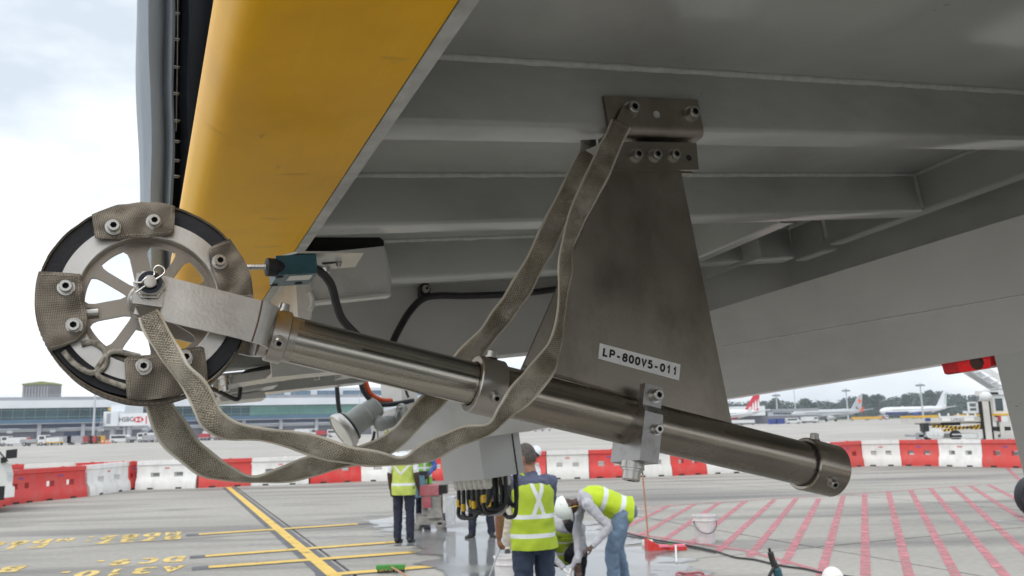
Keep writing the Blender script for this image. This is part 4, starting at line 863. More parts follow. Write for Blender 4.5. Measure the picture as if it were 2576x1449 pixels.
for x0, y0, x1, y1 in ((1710, 570, 1735, 730), (1835, 570, 1860, 730), (1736, 570, 1834, 590), (1736, 640, 1834, 660)): lbox('ladder_rail', 'cartwhite', x0, y0, x1, y1, .08, -.04, 0)
lbox('valve_box', 'cargored', 2150, 770, 2190, 850, .5, -.1); lbox('white_tank', 'cartwhite', 2190, 780, 2290, 860, .8, -.1, .1); lbox('rear_frame', 'loader', 2080, 1000, 2340, 1040, 2.0, 0); lbox('rear_post', 'loader', 2180, 862, 2240, 1090, .4, -.1); lbox('battery_box', 'dark', 2080, 930, 2175, 990, 1, 0)
lbox('rear_box', 'dark', 2245, 930, 2330, 985, 1, 0)
rl = BM(); tube(rl, [AY(*LP(1870, 560), Yl), AY(*LP(1940, 390), Yl), AY(*LP(2120, 380), Yl)], .03, 6, smooth=False); obj('guard_rail', rl, M['cartwhite'], ld)
st = thing('sloping_gangway', 'white sloping gangway truss rising behind the red lamp', 'gangway', (AY(2500, 1000, 70).x, 70, 0))
for k, (p, q) in enumerate((((1750, 140), (2600, 680)), ((1900, 100), (2600, 520)))):
    bm = BM(); a, b = AY(*LP(*p), 70), AY(*LP(*q), 70); prism(bm, [a, b, b + V((0, 0, .55)), a + V((0, 0, .55))], V((0, 1.2 if k == 0 else .1, 0))); obj('side_beam', bm, M['steelgrey'] if k == 0 else M['cartwhite'], st)
for k in range(5): a, b = AY(*LP(1800 + k * 120, 150 + k * 75), 70), AY(*LP(1930 + k * 120, 120 + k * 72), 70); bm = BM(); tube(bm, [a, b], .06, 6); obj('brace', bm, M['cartwhite'], st)
bm = BM(); a = AY(*LP(2600, 600), 70); box(bm, (a.x, 70.2, 0), (a.x + .5, 71, a.z + .3)); obj('support_leg', bm, M['steelgrey'], st)

# ---- barriers
def barrier(label, pa, pb, red, gap=.02, H=.95):
    d = pb - pa; Lb = d.length - gap; ang = math.atan2(d.y, d.x); mid = (pa + pb) / 2; ang += random.uniform(-.018, .018); mid = mid + V((random.uniform(-.01, .01), random.uniform(-.05, .05), 0))
    t = thing('water_barrier', label, 'barrier', (mid.x, mid.y, 0), 'red and white plastic barriers', ang)
    xs = [-.5, -.27, -.12, .12, .27, .5]; prof = [(.0, .23), (.10, .23), (.28, .20), (.40, .115), (.56, .11), (.58, .105), (.80, .10), (.82, .135), (H, .125)]
    prof = [(z, y) for z, y in prof]; bm = BM(); grid = {}
    for sgn in (-1, 1):
        for i, x in enumerate(xs):
            for k, (z, y) in enumerate(prof): grid[sgn, i, k] = bm.verts.new((x * Lb, sgn * y, z))
    hole = lambda i, k: i in (1, 3) and k == 3
    for sgn in (-1, 1):
        for i in range(5):
            for k in range(len(prof) - 1):
                if hole(i, k): continue
                bm.faces.new([grid[sgn, i, k], grid[sgn, i + 1, k], grid[sgn, i + 1, k + 1], grid[sgn, i, k + 1]])
    for i in range(5):
        for k in (0, len(prof) - 1): bm.faces.new([grid[-1, i, k], grid[-1, i + 1, k], grid[1, i + 1, k], grid[1, i, k]])
        if i in (1, 3):
            k = 3
            for (i0, k0), (i1, k1) in (((i, k), (i + 1, k)), ((i + 1, k), (i + 1, k + 1)), ((i + 1, k + 1), (i, k + 1)), ((i, k + 1), (i, k))):
                bm.faces.new([grid[-1, i0, k0], grid[-1, i1, k1], grid[1, i1, k1], grid[1, i0, k0]])
    for k in range(len(prof) - 1):
        for i in (0, 5): bm.faces.new([grid[-1, i, k], grid[-1, i, k + 1], grid[1, i, k + 1], grid[1, i, k]])
    finish(bm, bevel=.012); mm = M['red_plastic' if red else 'white_plastic']; obj('body', bm, mm, t, local=True)
    bm = BM(); box(bm, (-Lb / 2 - .035, -.05, .72), (-Lb / 2 - .001, .05, .80)); box(bm, (Lb / 2 + .001, -.05, .62), (Lb / 2 + .018, .05, .70)); obj('coupling', bm, mm, t, local=True)
    for s in (-.25, .22): bm = BM(); box(bm, (s * Lb - .10, -.236, .0), (s * Lb + .10, -.228, .05)); obj('fork_slot', bm, M['dark'], t, local=True)
    bm = BM(); cyl(bm, (.08 * Lb, 0, H), (.08 * Lb, 0, H + .02), .05, seg=12); obj('filler_cap', bm, mm, t, local=True)
    bm = BM(); 
    for q in range(3): box(bm, (-.075 + q * .055, -.109, .675), (-.04 + q * .055, -.104, .725))
    obj('maker_mark', bm, M['blueink' if red else 'redink'], t, local=True)
row = [((-60, 1289), (5, 1270), 1, 'red barrier mostly hidden behind the white van'), ((5, 1270), (78, 1262), 1, 'red barrier right beside the white van'), ((78, 1262), (207, 1249), 1, 'broad red barrier second from the van'), ((207, 1249), (312, 1233), 0, 'white barrier angled at the bend of the row on the left'),
       ((312, 1233), (345, 1229.5), 1, 'narrow red barrier between two white ones on the left'), ((345, 1231), (497, 1227), 0, 'white barrier with two slots under the wheel'), ((497, 1227), (634, 1221), 1, 'red barrier at the far end of the guide line'), ((634, 1221), (779, 1216), 0, 'white barrier behind the sagging straps'),
       ((779, 1216), (908, 1210), 1, 'red barrier below the round lamp'), ((908, 1210), (1058, 1208), 0, 'white barrier behind the white-shirted worker'), ((1058, 1208), (1200, 1206.5), 1, 'red barrier left of the grey junction box'), ((1200, 1206.5), (1300, 1206), 0, 'white barrier hidden behind the junction box'),
       ((1300, 1206), (1376, 1205), 1, 'red barrier beside the bareheaded worker'), ((1376, 1205), (1482, 1202.5), 0, 'white barrier right of the bareheaded worker'), ((1482, 1202.5), (1585, 1200), 1, 'red barrier behind the clamp block'), ((1585, 1200), (1685, 1196), 0, 'white barrier just right of the clamp block'),
       ((1685, 1196), (1772, 1192), 1, 'red barrier peeping below the steel tube'), ((1772, 1192), (1874, 1188), 0, 'white barrier hidden by the steel tube'), ((1874, 1188), (1975, 1182), 1, 'red barrier just above the end of the tube'), ((1975, 1182), (2090, 1178), 0, 'white barrier above the capped tube end'),
       ((2090, 1178), (2170, 1172), 1, 'red barrier immediately right of the tube end'), ((2170, 1172), (2266, 1171), 0, 'white barrier left of the cargo loader'), ((2266, 1171), (2370, 1172), 1, 'red barrier in front of the cargo loader'), ((2370, 1172), (2480, 1174), 0, 'white barrier with two dark slots before the loader'),
       ((2480, 1174), (2600, 1177), 1, 'red barrier cut off by the hanging grey plate'), ((2600, 1177), (2720, 1180), 0, 'white barrier just beyond the right edge')]
for p, q, red, lab in row: barrier(lab, G(*p), G(*q), red)
YB = 29.5
for x0, x1, red, lab in ((18, 64, 1, 'rear row barrier nearest the van, red'), (64, 190, 0, 'rear row white barrier over the broad red one'), (190, 262, 1, 'rear row red barrier over the angled white one'), (262, 340, 1, 'rear row red barrier seen through the slots')):
    a, b = AY(x0, 1172, YB + .5), AY(x1, 1172, YB + .9); barrier(lab, V((a.x, a.y, 0)), V((b.x, b.y, 0)), red)

# ---- white van at the left edge
Yv = 22.2; pv = AY(31, 1200, Yv)
van = thing('pickup_van', 'white van with black mirror cut off by the left edge', 'van', (pv.x - 2.3 * math.cos(R(33)) + -.85 * math.sin(R(33)), pv.y - 2.3 * math.sin(R(33)) + .85 * math.cos(R(33)), 0), rotz=R(33))
def vp(name, pts, y0, y1, m, bev=.05, par=None):
    bm = BM(); prism(bm, [V((x, y0, z)) for x, z in pts], V((0, y1 - y0, 0))); finish(bm, bevel=bev); return obj(name, bm, M[m], par or van, local=True)
vp('body', [(-2.3, .35), (1.25, .35), (1.3, .78), (1.95, .78), (2.05, .40), (2.30, .42), (2.32, .95), (2.26, 1.18), (2.16, 1.24), (1.62, 1.90), (1.2, 2.0), (-2.2, 2.0), (-2.3, 1.2)], -.85, .85, 'vanwhite')
vp('side_window', [(.35, 1.22), (1.98, 1.24), (1.50, 1.80), (.35, 1.82)], -.865, -.853, 'glass', 0); vp('rear_window', [(-1.7, 1.2), (.2, 1.2), (.2, 1.78), (-1.7, 1.78)], -.865, -.853, 'glass', 0)
vp('windscreen', [(2.18, 1.255), (2.20, 1.275), (1.69, 1.90), (1.67, 1.88)], -.75, .75, 'glass', 0)
mi = vp('mirror', [(2.12, 1.34), (2.36, 1.36), (2.36, 1.58), (2.12, 1.56)], -1.10, -.90, 'black', .04); vp('mirror_arm', [(2.02, 1.24), (2.14, 1.24), (2.16, 1.38), (2.02, 1.38)], -.96, -.84, 'black', .02)
vp('headlamp', [(2.20, .78), (2.325, .78), (2.29, 1.0), (2.16, 1.0)], -.86, -.6, 'machlight', .02); vp('bumper', [(2.05, .36), (2.37, .38), (2.37, .62), (2.05, .62)], -.87, .87, 'vanwhite', .04); vp('mud_flap', [(1.95, .3), (2.15, .32), (2.15, .66), (1.95, .66)], -.872, -.7, 'black', .02)
vp('door_line', [(1.76, .5), (1.775, .5), (1.775, 1.2), (1.76, 1.2)], -.856, -.848, 'dark', 0); vp('door_handle', [(.35, 1.0), (.55, 1.0), (.55, 1.06), (.35, 1.06)], -.89, -.852, 'black', .01)
wheels(van, (-1.5, 1.62), -.82, .82, .34)
# wheel of a trolley just outside the right edge
Yt = 15.6; c = AY(2614, 1228, Yt)
tr = thing('trolley', 'black tyre of a trolley at the right edge beneath the grey plate', 'trolley', (c.x, Yt, 0)); c.z = .36
bm = BM(); lathe(bm, (c.x, Yt, .37), (0, 1, 0), [(.2, .02), (.33, 0), (.37, .05), (.37, .17), (.33, .22), (.2, .2)], 28, close=True); ty = obj('tyre', bm, M['rubber'], tr)
bm = BM(); lathe(bm, (c.x, Yt, .37), (0, 1, 0), [(0, .03), (.2, .05), (.2, .17), (0, .17)], 20); obj('rim', bm, M['machlight'], tr)
bm = BM(); box(bm, (c.x + .3, Yt + .1, .34), (c.x + 2.2, Yt + 1.1, .62)); obj('frame', bm, M['cartgrey'], tr)

# ================================================================== THE BOARDING BRIDGE OVERHEAD
br = thing('boarding_bridge', 'grey painted underside of a boarding bridge with ribs, girders and yellow front bumper', 'boarding bridge', CB(1, 2, .55))
HF, HC = .45, .554
bm = BM(); fbox(bm, CB, (.338, -5, HC), (2.8, 4.2, HC + .008)); obj('floor_plate', bm, M['paint'], br)
def bead(pa, pb, r0, name='weld_bead', n=None):
    n = n or max(8, int((pb - pa).length / .02)); bm = BM(); pts = []; a, b, ax = basis(pb - pa)
    for i in range(n + 1):
        p = pa + (pb - pa) * (i / n); k = noise.noise(p * 23) * .35 + noise.noise(p * 61) * .2; pts.append((p, r0 * (1 + k)))
    rings = [[bm.verts.new(p + (a * math.cos(q * PI / 3) + b * math.sin(q * PI / 3)) * r) for q in range(6)] for p, r in pts]
    for u, v in zip(rings, rings[1:]):
        for q in range(6): bm.faces.new((u[q], u[(q + 1) % 6], v[(q + 1) % 6], v[q]))
    return obj(name, bm, M['bead'], br, smooth=180)
LPROF = [(0, HC), (0, .4585), (.001, .4545), (.004, .4512), (.0085, .45), (.06, .45), (.06, .4565), (.0115, .4565), (.0068, .4605), (.0065, HC)]
for k in range(-10, 6):
    bk = 1.045 + .494 * k; r1 = 1.955
    bm = BM(); prism(bm, [CB(.338, bk + p, q - .0005) for p, q in LPROF], Rx * (r1 - .338)); obj('rib', bm, M['paint'], br, smooth=50)
    if -1 <= k <= 2: bead(CB(.34, bk - .001, HC - .002), CB(r1, bk - .001, HC - .002), .0066)
# main beam on the right, its flange and stubs
bm = BM(); prism(bm, [CB(1.957 + p, -7, q) for p, q in ((0, HC), (0, .455), (.004, .45), (.05, .45), (.05, .457), (.009, .457), (.008, HC))], Bx * (1.88 + 7)); obj('side_beam', bm, M['paint'], br)
bead(CB(1.955, .6, HC - .003), CB(1.955, 1.88, HC - .003), .006); bead(CB(1.953, 1.537, .456), CB(1.953, 1.537, HC), .006); bead(CB(1.953, 1.043, .456), CB(1.953, 1.043, HC), .006)
for r0, b0, b1, dn in ((1.535, 1.62, 2.03, 0), (1.955, 1.90, 2.03, -.012)):
    bm = BM(); prism(bm, [CB(r0 + p, b0, q + dn) for p, q in ((0, HC), (0, .455), (.004, .45), (.045, .45), (.045, .457), (.009, .457), (.008, HC))], Bx * (b1 - b0)); obj('stringer', bm, M['paint'], br)
bm = BM(); fbox(bm, CB, (1.75, 1.95, .44), (1.757, 2.38, HC - .001)); obj('gusset', bm, M['paint'], br)
bm = BM(); fbox(bm, CB, (2.28, -3, .25), (2.29, 2.60, HC - .001)); obj('outer_web', bm, M['paint'], br)
bm = BM(); fbox(bm, CB, (2.262, 1.28, .36), (2.279, 1.42, .47)); finish(bm, bevel=.004); pl_ = obj('bolt_pad', bm, M['paint'], br)
bm = BM(); lathe(bm, CB(2.262, 1.33, .42), -Rx, [(0, 0), (.03, 0), (.03, .006), (.022, .007), (.022, .024), (0, .024)], 6); obj('hex_bolt', bm, M['paint'], pl_)
# cross beam
bm = BM(); fbox(bm, CB, (.37, 2.40, .275), (2.27, 2.412, .553)); fbox(bm, CB, (.37, 2.4121, .275), (2.27, 2.50, .287)); cbm = obj('cross_beam', bm, M['paint_white'], br)
bm = BM(); fbox(bm, CB, (.37, 2.20, .506), (1.95, 2.399, .514)); obj('cover_plate', bm, M['paint'], br)
# box bracket by the bumper with open top
def pxp(pts, B): return [PB(x, y, B) for x, y in pts]
bm = BM(); prism(bm, pxp([(766, 640), (966, 619), (983, 737), (868, 741), (790, 757), (772, 742)], 1.75), Bx * .006); bb = obj('box_bracket', bm, M['box_white'], br)
bm = BM(); prism(bm, pxp([(741, 660), (766, 640), (790, 757), (783, 800), (766, 815), (750, 800)], 1.745), Bx * .35); obj('bracket_side', bm, M['box_white'], bb)
bm = BM(); prism(bm, pxp([(790, 757), (983, 737), (984, 743), (791, 763)], 1.735), Bx * .03); obj('bracket_lip', bm, M['box_white'], bb)
bm = BM(); prism(bm, pxp([(969, 620), (985, 700), (983, 737), (966, 640)], 1.757), Bx * .04); obj('bracket_side', bm, M['box_white'], bb)
bm = BM(); prism(bm, pxp([(770, 597), (955, 597), (966, 606), (966, 622), (768, 636)], 1.80), Bx * .02); obj('painted_recess_shade', bm, M['dark'], br)  # black plate painted in as the shade inside the bracket's open top
bm = BM(); tube(bm, pxp([(778, 735), (786, 752), (784, 770), (779, 778)], 1.742), .006, 8); obj('weld_bead', bm, M['bead'], bb)
# far end beams
for b0, n0, n1, r0, r1, m, nm in ((3.55, .47, .552, .345, 1.3, 'paint', 'end_rib'), (4.02, .395, .50, .36, 1.06, 'paint', 'end_beam')):
    bm = BM(); fbox(bm, CB, (r0, b0, n0), (r1, b0 + .12, n1)); finish(bm, bevel=.004); obj(nm, bm, M[m], br)
for pts, B, nm in (([(560, 948), (905, 893), (905, 913), (560, 970)], 3.2, 'end_flange'), ([(655, 945), (830, 920), (842, 928), (668, 955)], 3.5, 'clip_rail'), ([(862, 931), (905, 925), (905, 939), (862, 945)], 3.5, 'clip_rail'), ([(545, 975), (690, 955), (700, 968), (560, 992)], 3.7, 'clip_rail'), ([(552, 998), (665, 985), (670, 1000), (556, 1010)], 3.8, 'clip_rail')):
    bm = BM(); prism(bm, pxp(pts, B), Bx * .16); obj(nm, bm, M['paint_white'], br)
for x, y, B in ((568, 966, 3.2), (713, 940, 3.2), (796, 970 - 30, 3.45), (890, 918, 3.3)):
    bm = BM(); p = PB(x, y, B); lathe(bm, p + Nx * .03, -Nx, [(0, 0), (.026, 0), (.026, .012), (.02, .013), (.02, .035), (.012, .036), (.012, .055), (0, .055)], 12); obj('hex_bolt', bm, M['bolt'], br)
bm = BM(); prism(bm, pxp([(497, 1012), (520, 1008), (524, 1028), (498, 1030)], 3.9), Bx * .1); obj('end_stop', bm, M['dark'], br)
# front bumper and its edge strip
Rb = .06; cr_, cn_ = .1697, .43 + Rb; prof = [(.317, .43)] + [(.317 - .167 * k / 6, .43) for k in range(1, 7)] + [(.138, .4312), (.130, .4335), (.1235, .438), (.119, .4435), (.1155, .450), (.112, .458), (.1085, .468), (.1065, .478), (.106, .49), (.109, .50), (.12, .53), (.14, .555), (.317, .556)]
bm = BM(); uvl = bm.loops.layers.uv.new('UVMap'); bs = [-3 + 6.95 * k / 40 for k in range(41)]; ac = [0]
for (a, b), (c, d) in zip(prof, prof[1:]): ac.append(ac[-1] + math.hypot(c - a, d - b))
vs = [[bm.verts.new(CB(p, b, q)) for p, q in prof] for b in bs]
for i in range(40):
    for k in range(len(prof) - 1):
        f = bm.faces.new((vs[i][k], vs[i + 1][k], vs[i + 1][k + 1], vs[i][k + 1]))
        for lp, (ii, kk) in zip(f.loops, ((i, k), (i + 1, k), (i + 1, k + 1), (i, k + 1))): lp[uvl].uv = (bs[ii], ac[kk])
for e in (0, 40): bm.faces.new(vs[e] if e else vs[e][::-1])
obj('front_bumper', bm, M['yellow'], br, smooth=60)
bm = BM(); n = 90; ring = []
for i in range(n + 1):
    b = -3 + 6.9 * i / n; j = noise.noise(V((b * 9, 0, 0))) * .0012
    ring.append([bm.verts.new(q) for q in (CB(.3185, b, .4285 + j), CB(.337 + j, b, .4285 + j * .5), CB(.337, b, .56), CB(.3185, b, .56))])
for a, b in zip(ring, ring[1:]):
    for k in range(4): bm.faces.new((a[k], a[(k + 1) % 4], b[(k + 1) % 4], b[k]))
bm.faces.new(ring[0][::-1]); bm.faces.new(ring[-1]); obj('edge_strip', bm, M['strip'], br)
bm = BM(); fbox(bm, CB, (.3172, -3, .4306), (.3183, 3.9, .56)); obj('sealant_gap', bm, M['dark'], br)
# long low girder
bm = BM(); hexa(bm, [GB(-2.5, 1.71, .016), GB(5.1, 1.71, .060), GB(5.1, 2.0, .060), GB(-2.5, 2.0, .016), GB(-2.5, 1.71, .30), GB(5.1, 1.71, .30), GB(5.1, 2.0, .30), GB(-2.5, 2.0, .30)]); finish(bm, bevel=.006); gd = obj('long_girder', bm, M['paint_white'], br)
def PG(x, y, m):
    d = ray(x, y); return CAM + d * (m / d.dot(Mx))
bead(PG(2600, 738, 1.7095), PG(1820, 872, 1.7095), .0016); 
bm = BM(); fbox(bm, GB, (4.98, 1.704, .06), (4.99, 1.7095, .295)); obj('end_seam', bm, M['t_grey'], gd)
bm = BM(); fbox(bm, GB, (.2, 1.7125, -.212), (1.09, 1.95, .045)); finish(bm, bevel=.008); obj('hanging_plate', bm, M['paint'], br)
zz = [PG(x, y, 1.7075) for x, y in ((972, 1078), (978, 1090), (968, 1088), (985, 1100), (974, 1099), (992, 1110), (985, 1112))]
bm = BM(); tube(bm, zz, .006, 6, smooth=False); obj('paint_scribble', bm, M['chalk'], gd)
bm = BM(); prism(bm, [PG(x, y, 2.15) for x, y in ((955, 940), (1005, 925), (1012, 1010), (962, 1022))], Mx * .12); obj('end_post', bm, M['paint_white'], br)
# tunnel and its carriage behind the camera: part of the place that the steel mirrors
bm = BM(); fbox(bm, CB, (.42, -5, .62), (2.75, 4.15, 3.0)); obj('cabin_shell', bm, M['paint_white'], br)

# ---- bellows curtain at the left
cu = thing('bellows_curtain', 'grey and navy folded bellows curtain hanging left of the yellow bumper', 'curtain', A(400, 800, 2.6))
def curtain(name, cols, m, rows):
    bm = BM(); V_ = []
    for fy in rows:
        y = -120 + 950 * fy; r_ = []
        for x0, x1, dep in cols:
            x = x0 + (x1 - x0) * fy; p = A(x, y, dep); k = noise.noise(V((x * .013, y * .004, dep * 3))) * .012; r_.append(bm.verts.new(p + V((k * .5, k, 0))))
        V_.append(r_)
    n = len(cols)
    for a, b in zip(V_, V_[1:]):
        for i in range(n): bm.faces.new((a[i], a[(i + 1) % n], b[(i + 1) % n], b[i]))
    bm.faces.new(V_[0]); bm.faces.new(V_[-1][::-1]); obj(name, bm, M[m], cu, smooth=60)
rows = [k / 30 for k in range(31)]
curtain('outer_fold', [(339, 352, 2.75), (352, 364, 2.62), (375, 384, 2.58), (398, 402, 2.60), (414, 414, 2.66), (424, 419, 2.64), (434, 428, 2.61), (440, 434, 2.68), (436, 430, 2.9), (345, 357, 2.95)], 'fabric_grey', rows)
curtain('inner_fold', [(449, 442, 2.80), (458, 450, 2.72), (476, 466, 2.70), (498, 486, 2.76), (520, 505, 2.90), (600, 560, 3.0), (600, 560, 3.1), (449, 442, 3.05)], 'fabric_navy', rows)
bm = BM(); 
for y in (-30, 30, 95, 165, 232, 300, 352, 400, 440): tube(bm, [A(430, y, 2.675), A(452, y + 3, 2.73)], .0022, 5); tube(bm, [A(430, y + 5, 2.675), A(450, y + 7, 2.73)], .0015, 5)
tube(bm, [A(447, -60, 2.74), A(446, 150, 2.74), A(443, 330, 2.74)], .0015, 5); obj('lacing', bm, M['lace'], cu)
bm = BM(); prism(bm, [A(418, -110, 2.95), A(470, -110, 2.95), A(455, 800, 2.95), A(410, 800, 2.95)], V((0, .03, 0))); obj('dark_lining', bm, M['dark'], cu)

# ================================================================== SENSING WHEEL ON ITS TELESCOPIC ARM
arm = thing('sensing_arm', 'stainless wheel on a telescopic tube hung from a trapezoid plate under the bridge', 'sensing arm', DV(.66, 0))
# one socket screw, shared by all
def screw_mesh():
    bm = BM(); lathe(bm, (0, 0, 0), (0, 0, 1), [(0, 0), (1.36, 0), (1.36, .22), (1.15, .23), (1.15, .5), (1.0, .51), (1.0, 1.42), (.9, 1.55), (.62, 1.55)], 28)
    rim = [v for v in bm.verts if abs(v.co.z - 1.55) < 1e-4 and v.co.to_2d().length < .7]; rim.sort(key=lambda v: math.atan2(v.co.y, v.co.x)); n = len(rim)
    def hexr(a): a = (a % (PI / 3)) - PI / 6; return .56 * math.cos(PI / 6) / math.cos(a)
    h1 = [bm.verts.new((hexr(math.atan2(v.co.y, v.co.x)) * math.cos(math.atan2(v.co.y, v.co.x)), hexr(math.atan2(v.co.y, v.co.x)) * math.sin(math.atan2(v.co.y, v.co.x)), 1.55)) for v in rim]
    h2 = [bm.verts.new((v.co.x, v.co.y, .75)) for v in h1]
    for i in range(n):
        j = (i + 1) % n
        bm.faces.new((rim[i], rim[j], h1[j], h1[i])); f = bm.faces.new((h1[i], h1[j], h2[j], h2[i])); f.material_index = 1
    f = bm.faces.new(h2); f.material_index = 1
    return mesh_from(bm, [M['bolt'], M['dark']], 30)
SCREW = screw_mesh()
def screw(parent, pos, axis, r, name='socket_screw'):
    o = bpy.data.objects.new(name, SCREW); COL.objects.link(o); o.parent = parent
    o.matrix_local = Matrix.Translation(pos - WORG[parent.name]) @ V(axis).to_track_quat('Z', 'Y').to_matrix().to_4x4() @ Matrix.Rotation(random.random() * 6, 4, 'Z') @ Matrix.Scale(r, 4); return o
def rod(name, s0, s1, r, m, u=0, b=0, hollow=None, seg=64, rounded=.0015, nl=1):
    """tube along the arm with UV (u along in metres, v round)"""
    bm = BM(); uv = bm.loops.layers.uv.new('UVMap'); rr = r; prof = [(rr - rounded, s0), (rr, s0 + rounded)] + [(rr, s0 + (s1 - s0) * k / nl) for k in range(1, nl)] + [(rr, s1 - rounded), (rr - rounded, s1)]
    if hollow: prof = [(hollow, s0 + .03), (hollow, s0)] + prof + [(hollow, s1), (hollow, s1 - .03)]
    o = DV(0, u, b); bb_ = -Ux; rings = []
    for q, s in prof: rings.append([bm.verts.new(o + Sx * s + (-Bx * math.cos(2 * PI * k / seg) + bb_ * math.sin(2 * PI * k / seg)) * q) for k in range(seg)])
    for (a, pa), (c, pc) in zip(zip(rings, prof), zip(rings[1:], prof[1:])):
        for k in range(seg):
            j = (k + 1) % seg; f = bm.faces.new((a[k], a[j], c[j], c[k]))
            for lp, uvv in zip(f.loops, ((pa[1] - s0, k / seg), (pa[1] - s0, (k + 1) / seg), (pc[1] - s0, (k + 1) / seg), (pc[1] - s0, k / seg))): lp[uv].uv = uvv
    if not hollow: bm.faces.new(rings[0]); bm.faces.new(rings[-1][::-1])
    return obj(name, bm, m, arm, smooth=40)
rod('inner_tube', .128, .50, .0287, M['tube_inner'])
c1 = rod('tube_collar', .137, .158, .0328, M['steel'], hollow=.0288); screw(c1, DV(.147, -.0125, -.0300), -Bx * .92 - Ux * .38, .0062); screw(c1, DV(.147, .0325, .004), Ux, .0065)
rod('outer_tube', .425, .99, .0337, M['tube'], hollow=.029)
c2 = rod('tube_collar', .407, .445, .0390, M['steel'], hollow=.0302); screw(c2, DV(.4295, -.0166, -.0350), -Bx * .9 - Ux * .43, .0062); screw(c2, DV(.4265, .0388, -.004), Ux, .0065)
c3 = rod('end_cap', .966, 1.026, .0408, M['tube'], hollow=.0345); screw(c3, DV(.995, -.0235, -.0325), -Bx * .85 - Ux * .52, .0066); screw(c3, DV(.985, .0403, -.002), Ux, .0066)
bm = BM(); lathe(bm, DV(.981, 0), Sx, [(.0405, .03), (.0395, .042), (.035, .05), (0, .052)], 48); obj('cap_face', bm, M['tube'], c3, smooth=60)
bm = BM(); lathe(bm, DV(.967, 0), -Sx, [(.0338, 0), (.0352, -.0005), (.0352, .0022), (.0338, .003)], 48, close=True); obj('seal_ring', bm, M['rubber'], c3, smooth=60)
# U-shaped fork
path = [(-.014, -.050), (.116, -.050)] + [(.116 + .022 * math.sin(a), -.028 - .022 * math.cos(a)) for a in [PI / 2 * k / 6 for k in range(1, 7)]] + [(.138 - .0 , .028)] + [(.116 + .022 * math.cos(a), .028 + .022 * math.sin(a)) for a in [PI / 2 * k / 6 for k in range(1, 7)]] + [(-.014, .050)]
bm = BM(); th = .0042; inn = []
for i, (s, b) in enumerate(path):
    a, c = path[max(0, i - 1)], path[min(len(path) - 1, i + 1)]; t = V((c[0] - a[0], c[1] - a[1], 0)).normalized(); inn.append((s - t.y * th * 1, b + t.x * th))
q = []
for (s, b), (s2, b2) in zip(path, inn): q.append([bm.verts.new(p) for p in (DV(s, -.0235, b), DV(s, .0265, b), DV(s2, .0265, b2), DV(s2, -.0235, b2))])
for a, b in zip(q, q[1:]):
    for k in range(4): bm.faces.new((a[k], a[(k + 1) % 4], b[(k + 1) % 4], b[k]))
bm.faces.new(q[0]); bm.faces.new(q[-1][::-1]); finish(bm, bevel=.0006); fk = obj('fork', bm, M['alu'], arm, smooth=35)
bm = BM(); tube(bm, [DV(.1155, -.0235, -.0503), DV(.1165, .0, -.0505), DV(.1155, .0265, -.0503)], .0011, 8); obj('bend_mark', bm, M['cartbrown'], fk)
# wheel
WC = DV(-.004, .002)
def WP(a, r, h): return WC + (Rx * math.cos(a) + Nx * math.sin(a)) * r + Bx * h
bm = BM(); lathe(bm, WC, Bx, [(.0945, -.0205), (.0760, -.0205), (.0750, -.0195), (.0738, -.009), (.0728, .002), (.0728, .018), (.0945, .021)], 96, close=True); rim = obj('wheel_rim', bm, M['alu'], arm, smooth=30)
bm = BM(); lathe(bm, WC, Bx, [(.0946, -.019), (.1115, -.0205), (.1122, -.019), (.1122, .019), (.1115, .0205), (.0946, .0205)], 96, close=True); obj('tyre', bm, M['rubber'], arm, smooth=40)
bm = BM(); lathe(bm, WC, Bx, [(.0672, -.0065), (.0740, -.0065), (.0740, .0005), (.0672, .0005)], 96, close=True); obj('spoke_ring', bm, M['plate'], rim, smooth=30)
for k in range(8):
    a = R(98 - 45 * k); hw = .0098 if k % 2 == 0 else .0058
    pts = [(.016, hw * 1.25), (.024, hw * 1.15), (.029, hw), (.056, hw), (.0620, hw * 1.15), (.0655, hw * 1.5), (.0690, hw * 2.1)]
    er, et = Rx * math.cos(a) + Nx * math.sin(a), -Rx * math.sin(a) + Nx * math.cos(a)
    bm = BM(); poly = [WC + er * r + et * t - Bx * .0063 for r, t in pts] + [WC + er * r - et * t - Bx * .0063 for r, t in pts[::-1]]
    prism(bm, poly, Bx * .0066); obj('spoke', bm, M['plate'], rim, smooth=30)
bm = BM(); lathe(bm, WC, Bx, [(0, -.030), (.015, -.030), (.017, -.028), (.0215, -.010), (.0235, -.0085), (.0235, .018), (0, .018)], 48); obj('wheel_hub', bm, M['alu'], rim, smooth=35)
bm = BM(); p = WP(R(188), .062, -.006); cyl(bm, p - Rx * .004, p + Rx * .008, .0065, seg=16); obj('valve_stub', bm, M['bolt'], rim)
# canvas belt round the tread
bm = BM(); n = 150; ring = []
for i in range(n):
    a = 2 * PI * i / n; bot = max(0, -math.sin(a - R(12))) ** 3 * .0035; r = .1135 + bot + noise.noise(V((math.cos(a) * 7, math.sin(a) * 7, 2))) * .0008; fr = noise.noise(V((a * 40, 0, 0))) * .0012
    ring.append([bm.verts.new(WP(a, q, h)) for q, h in ((r - .001, -.0225 + fr), (r + .0012, -.0232 + fr), (r + .0016, 0), (r + .0012, .024), (r - .001, .024))])
for i in range(n):
    a, b = ring[i], ring[(i + 1) % n]
    for k in range(5): bm.faces.new((a[k], a[(k + 1) % 5], b[(k + 1) % 5], b[k]))
belt = obj('tread_belt', bm, M['belt'], arm, smooth=60)
bm = BM()
for i in range(120):
    a = 2 * PI * i / 120; bot = max(0, -math.sin(a - R(12))) ** 3 * .0035; tube(bm, [WP(a, .1152 + bot, -.017), WP(a + .03, .1155 + bot, -.017)], .0004, 4, smooth=False)
obj('stitching', bm, M['thread'], belt, kind='stuff')
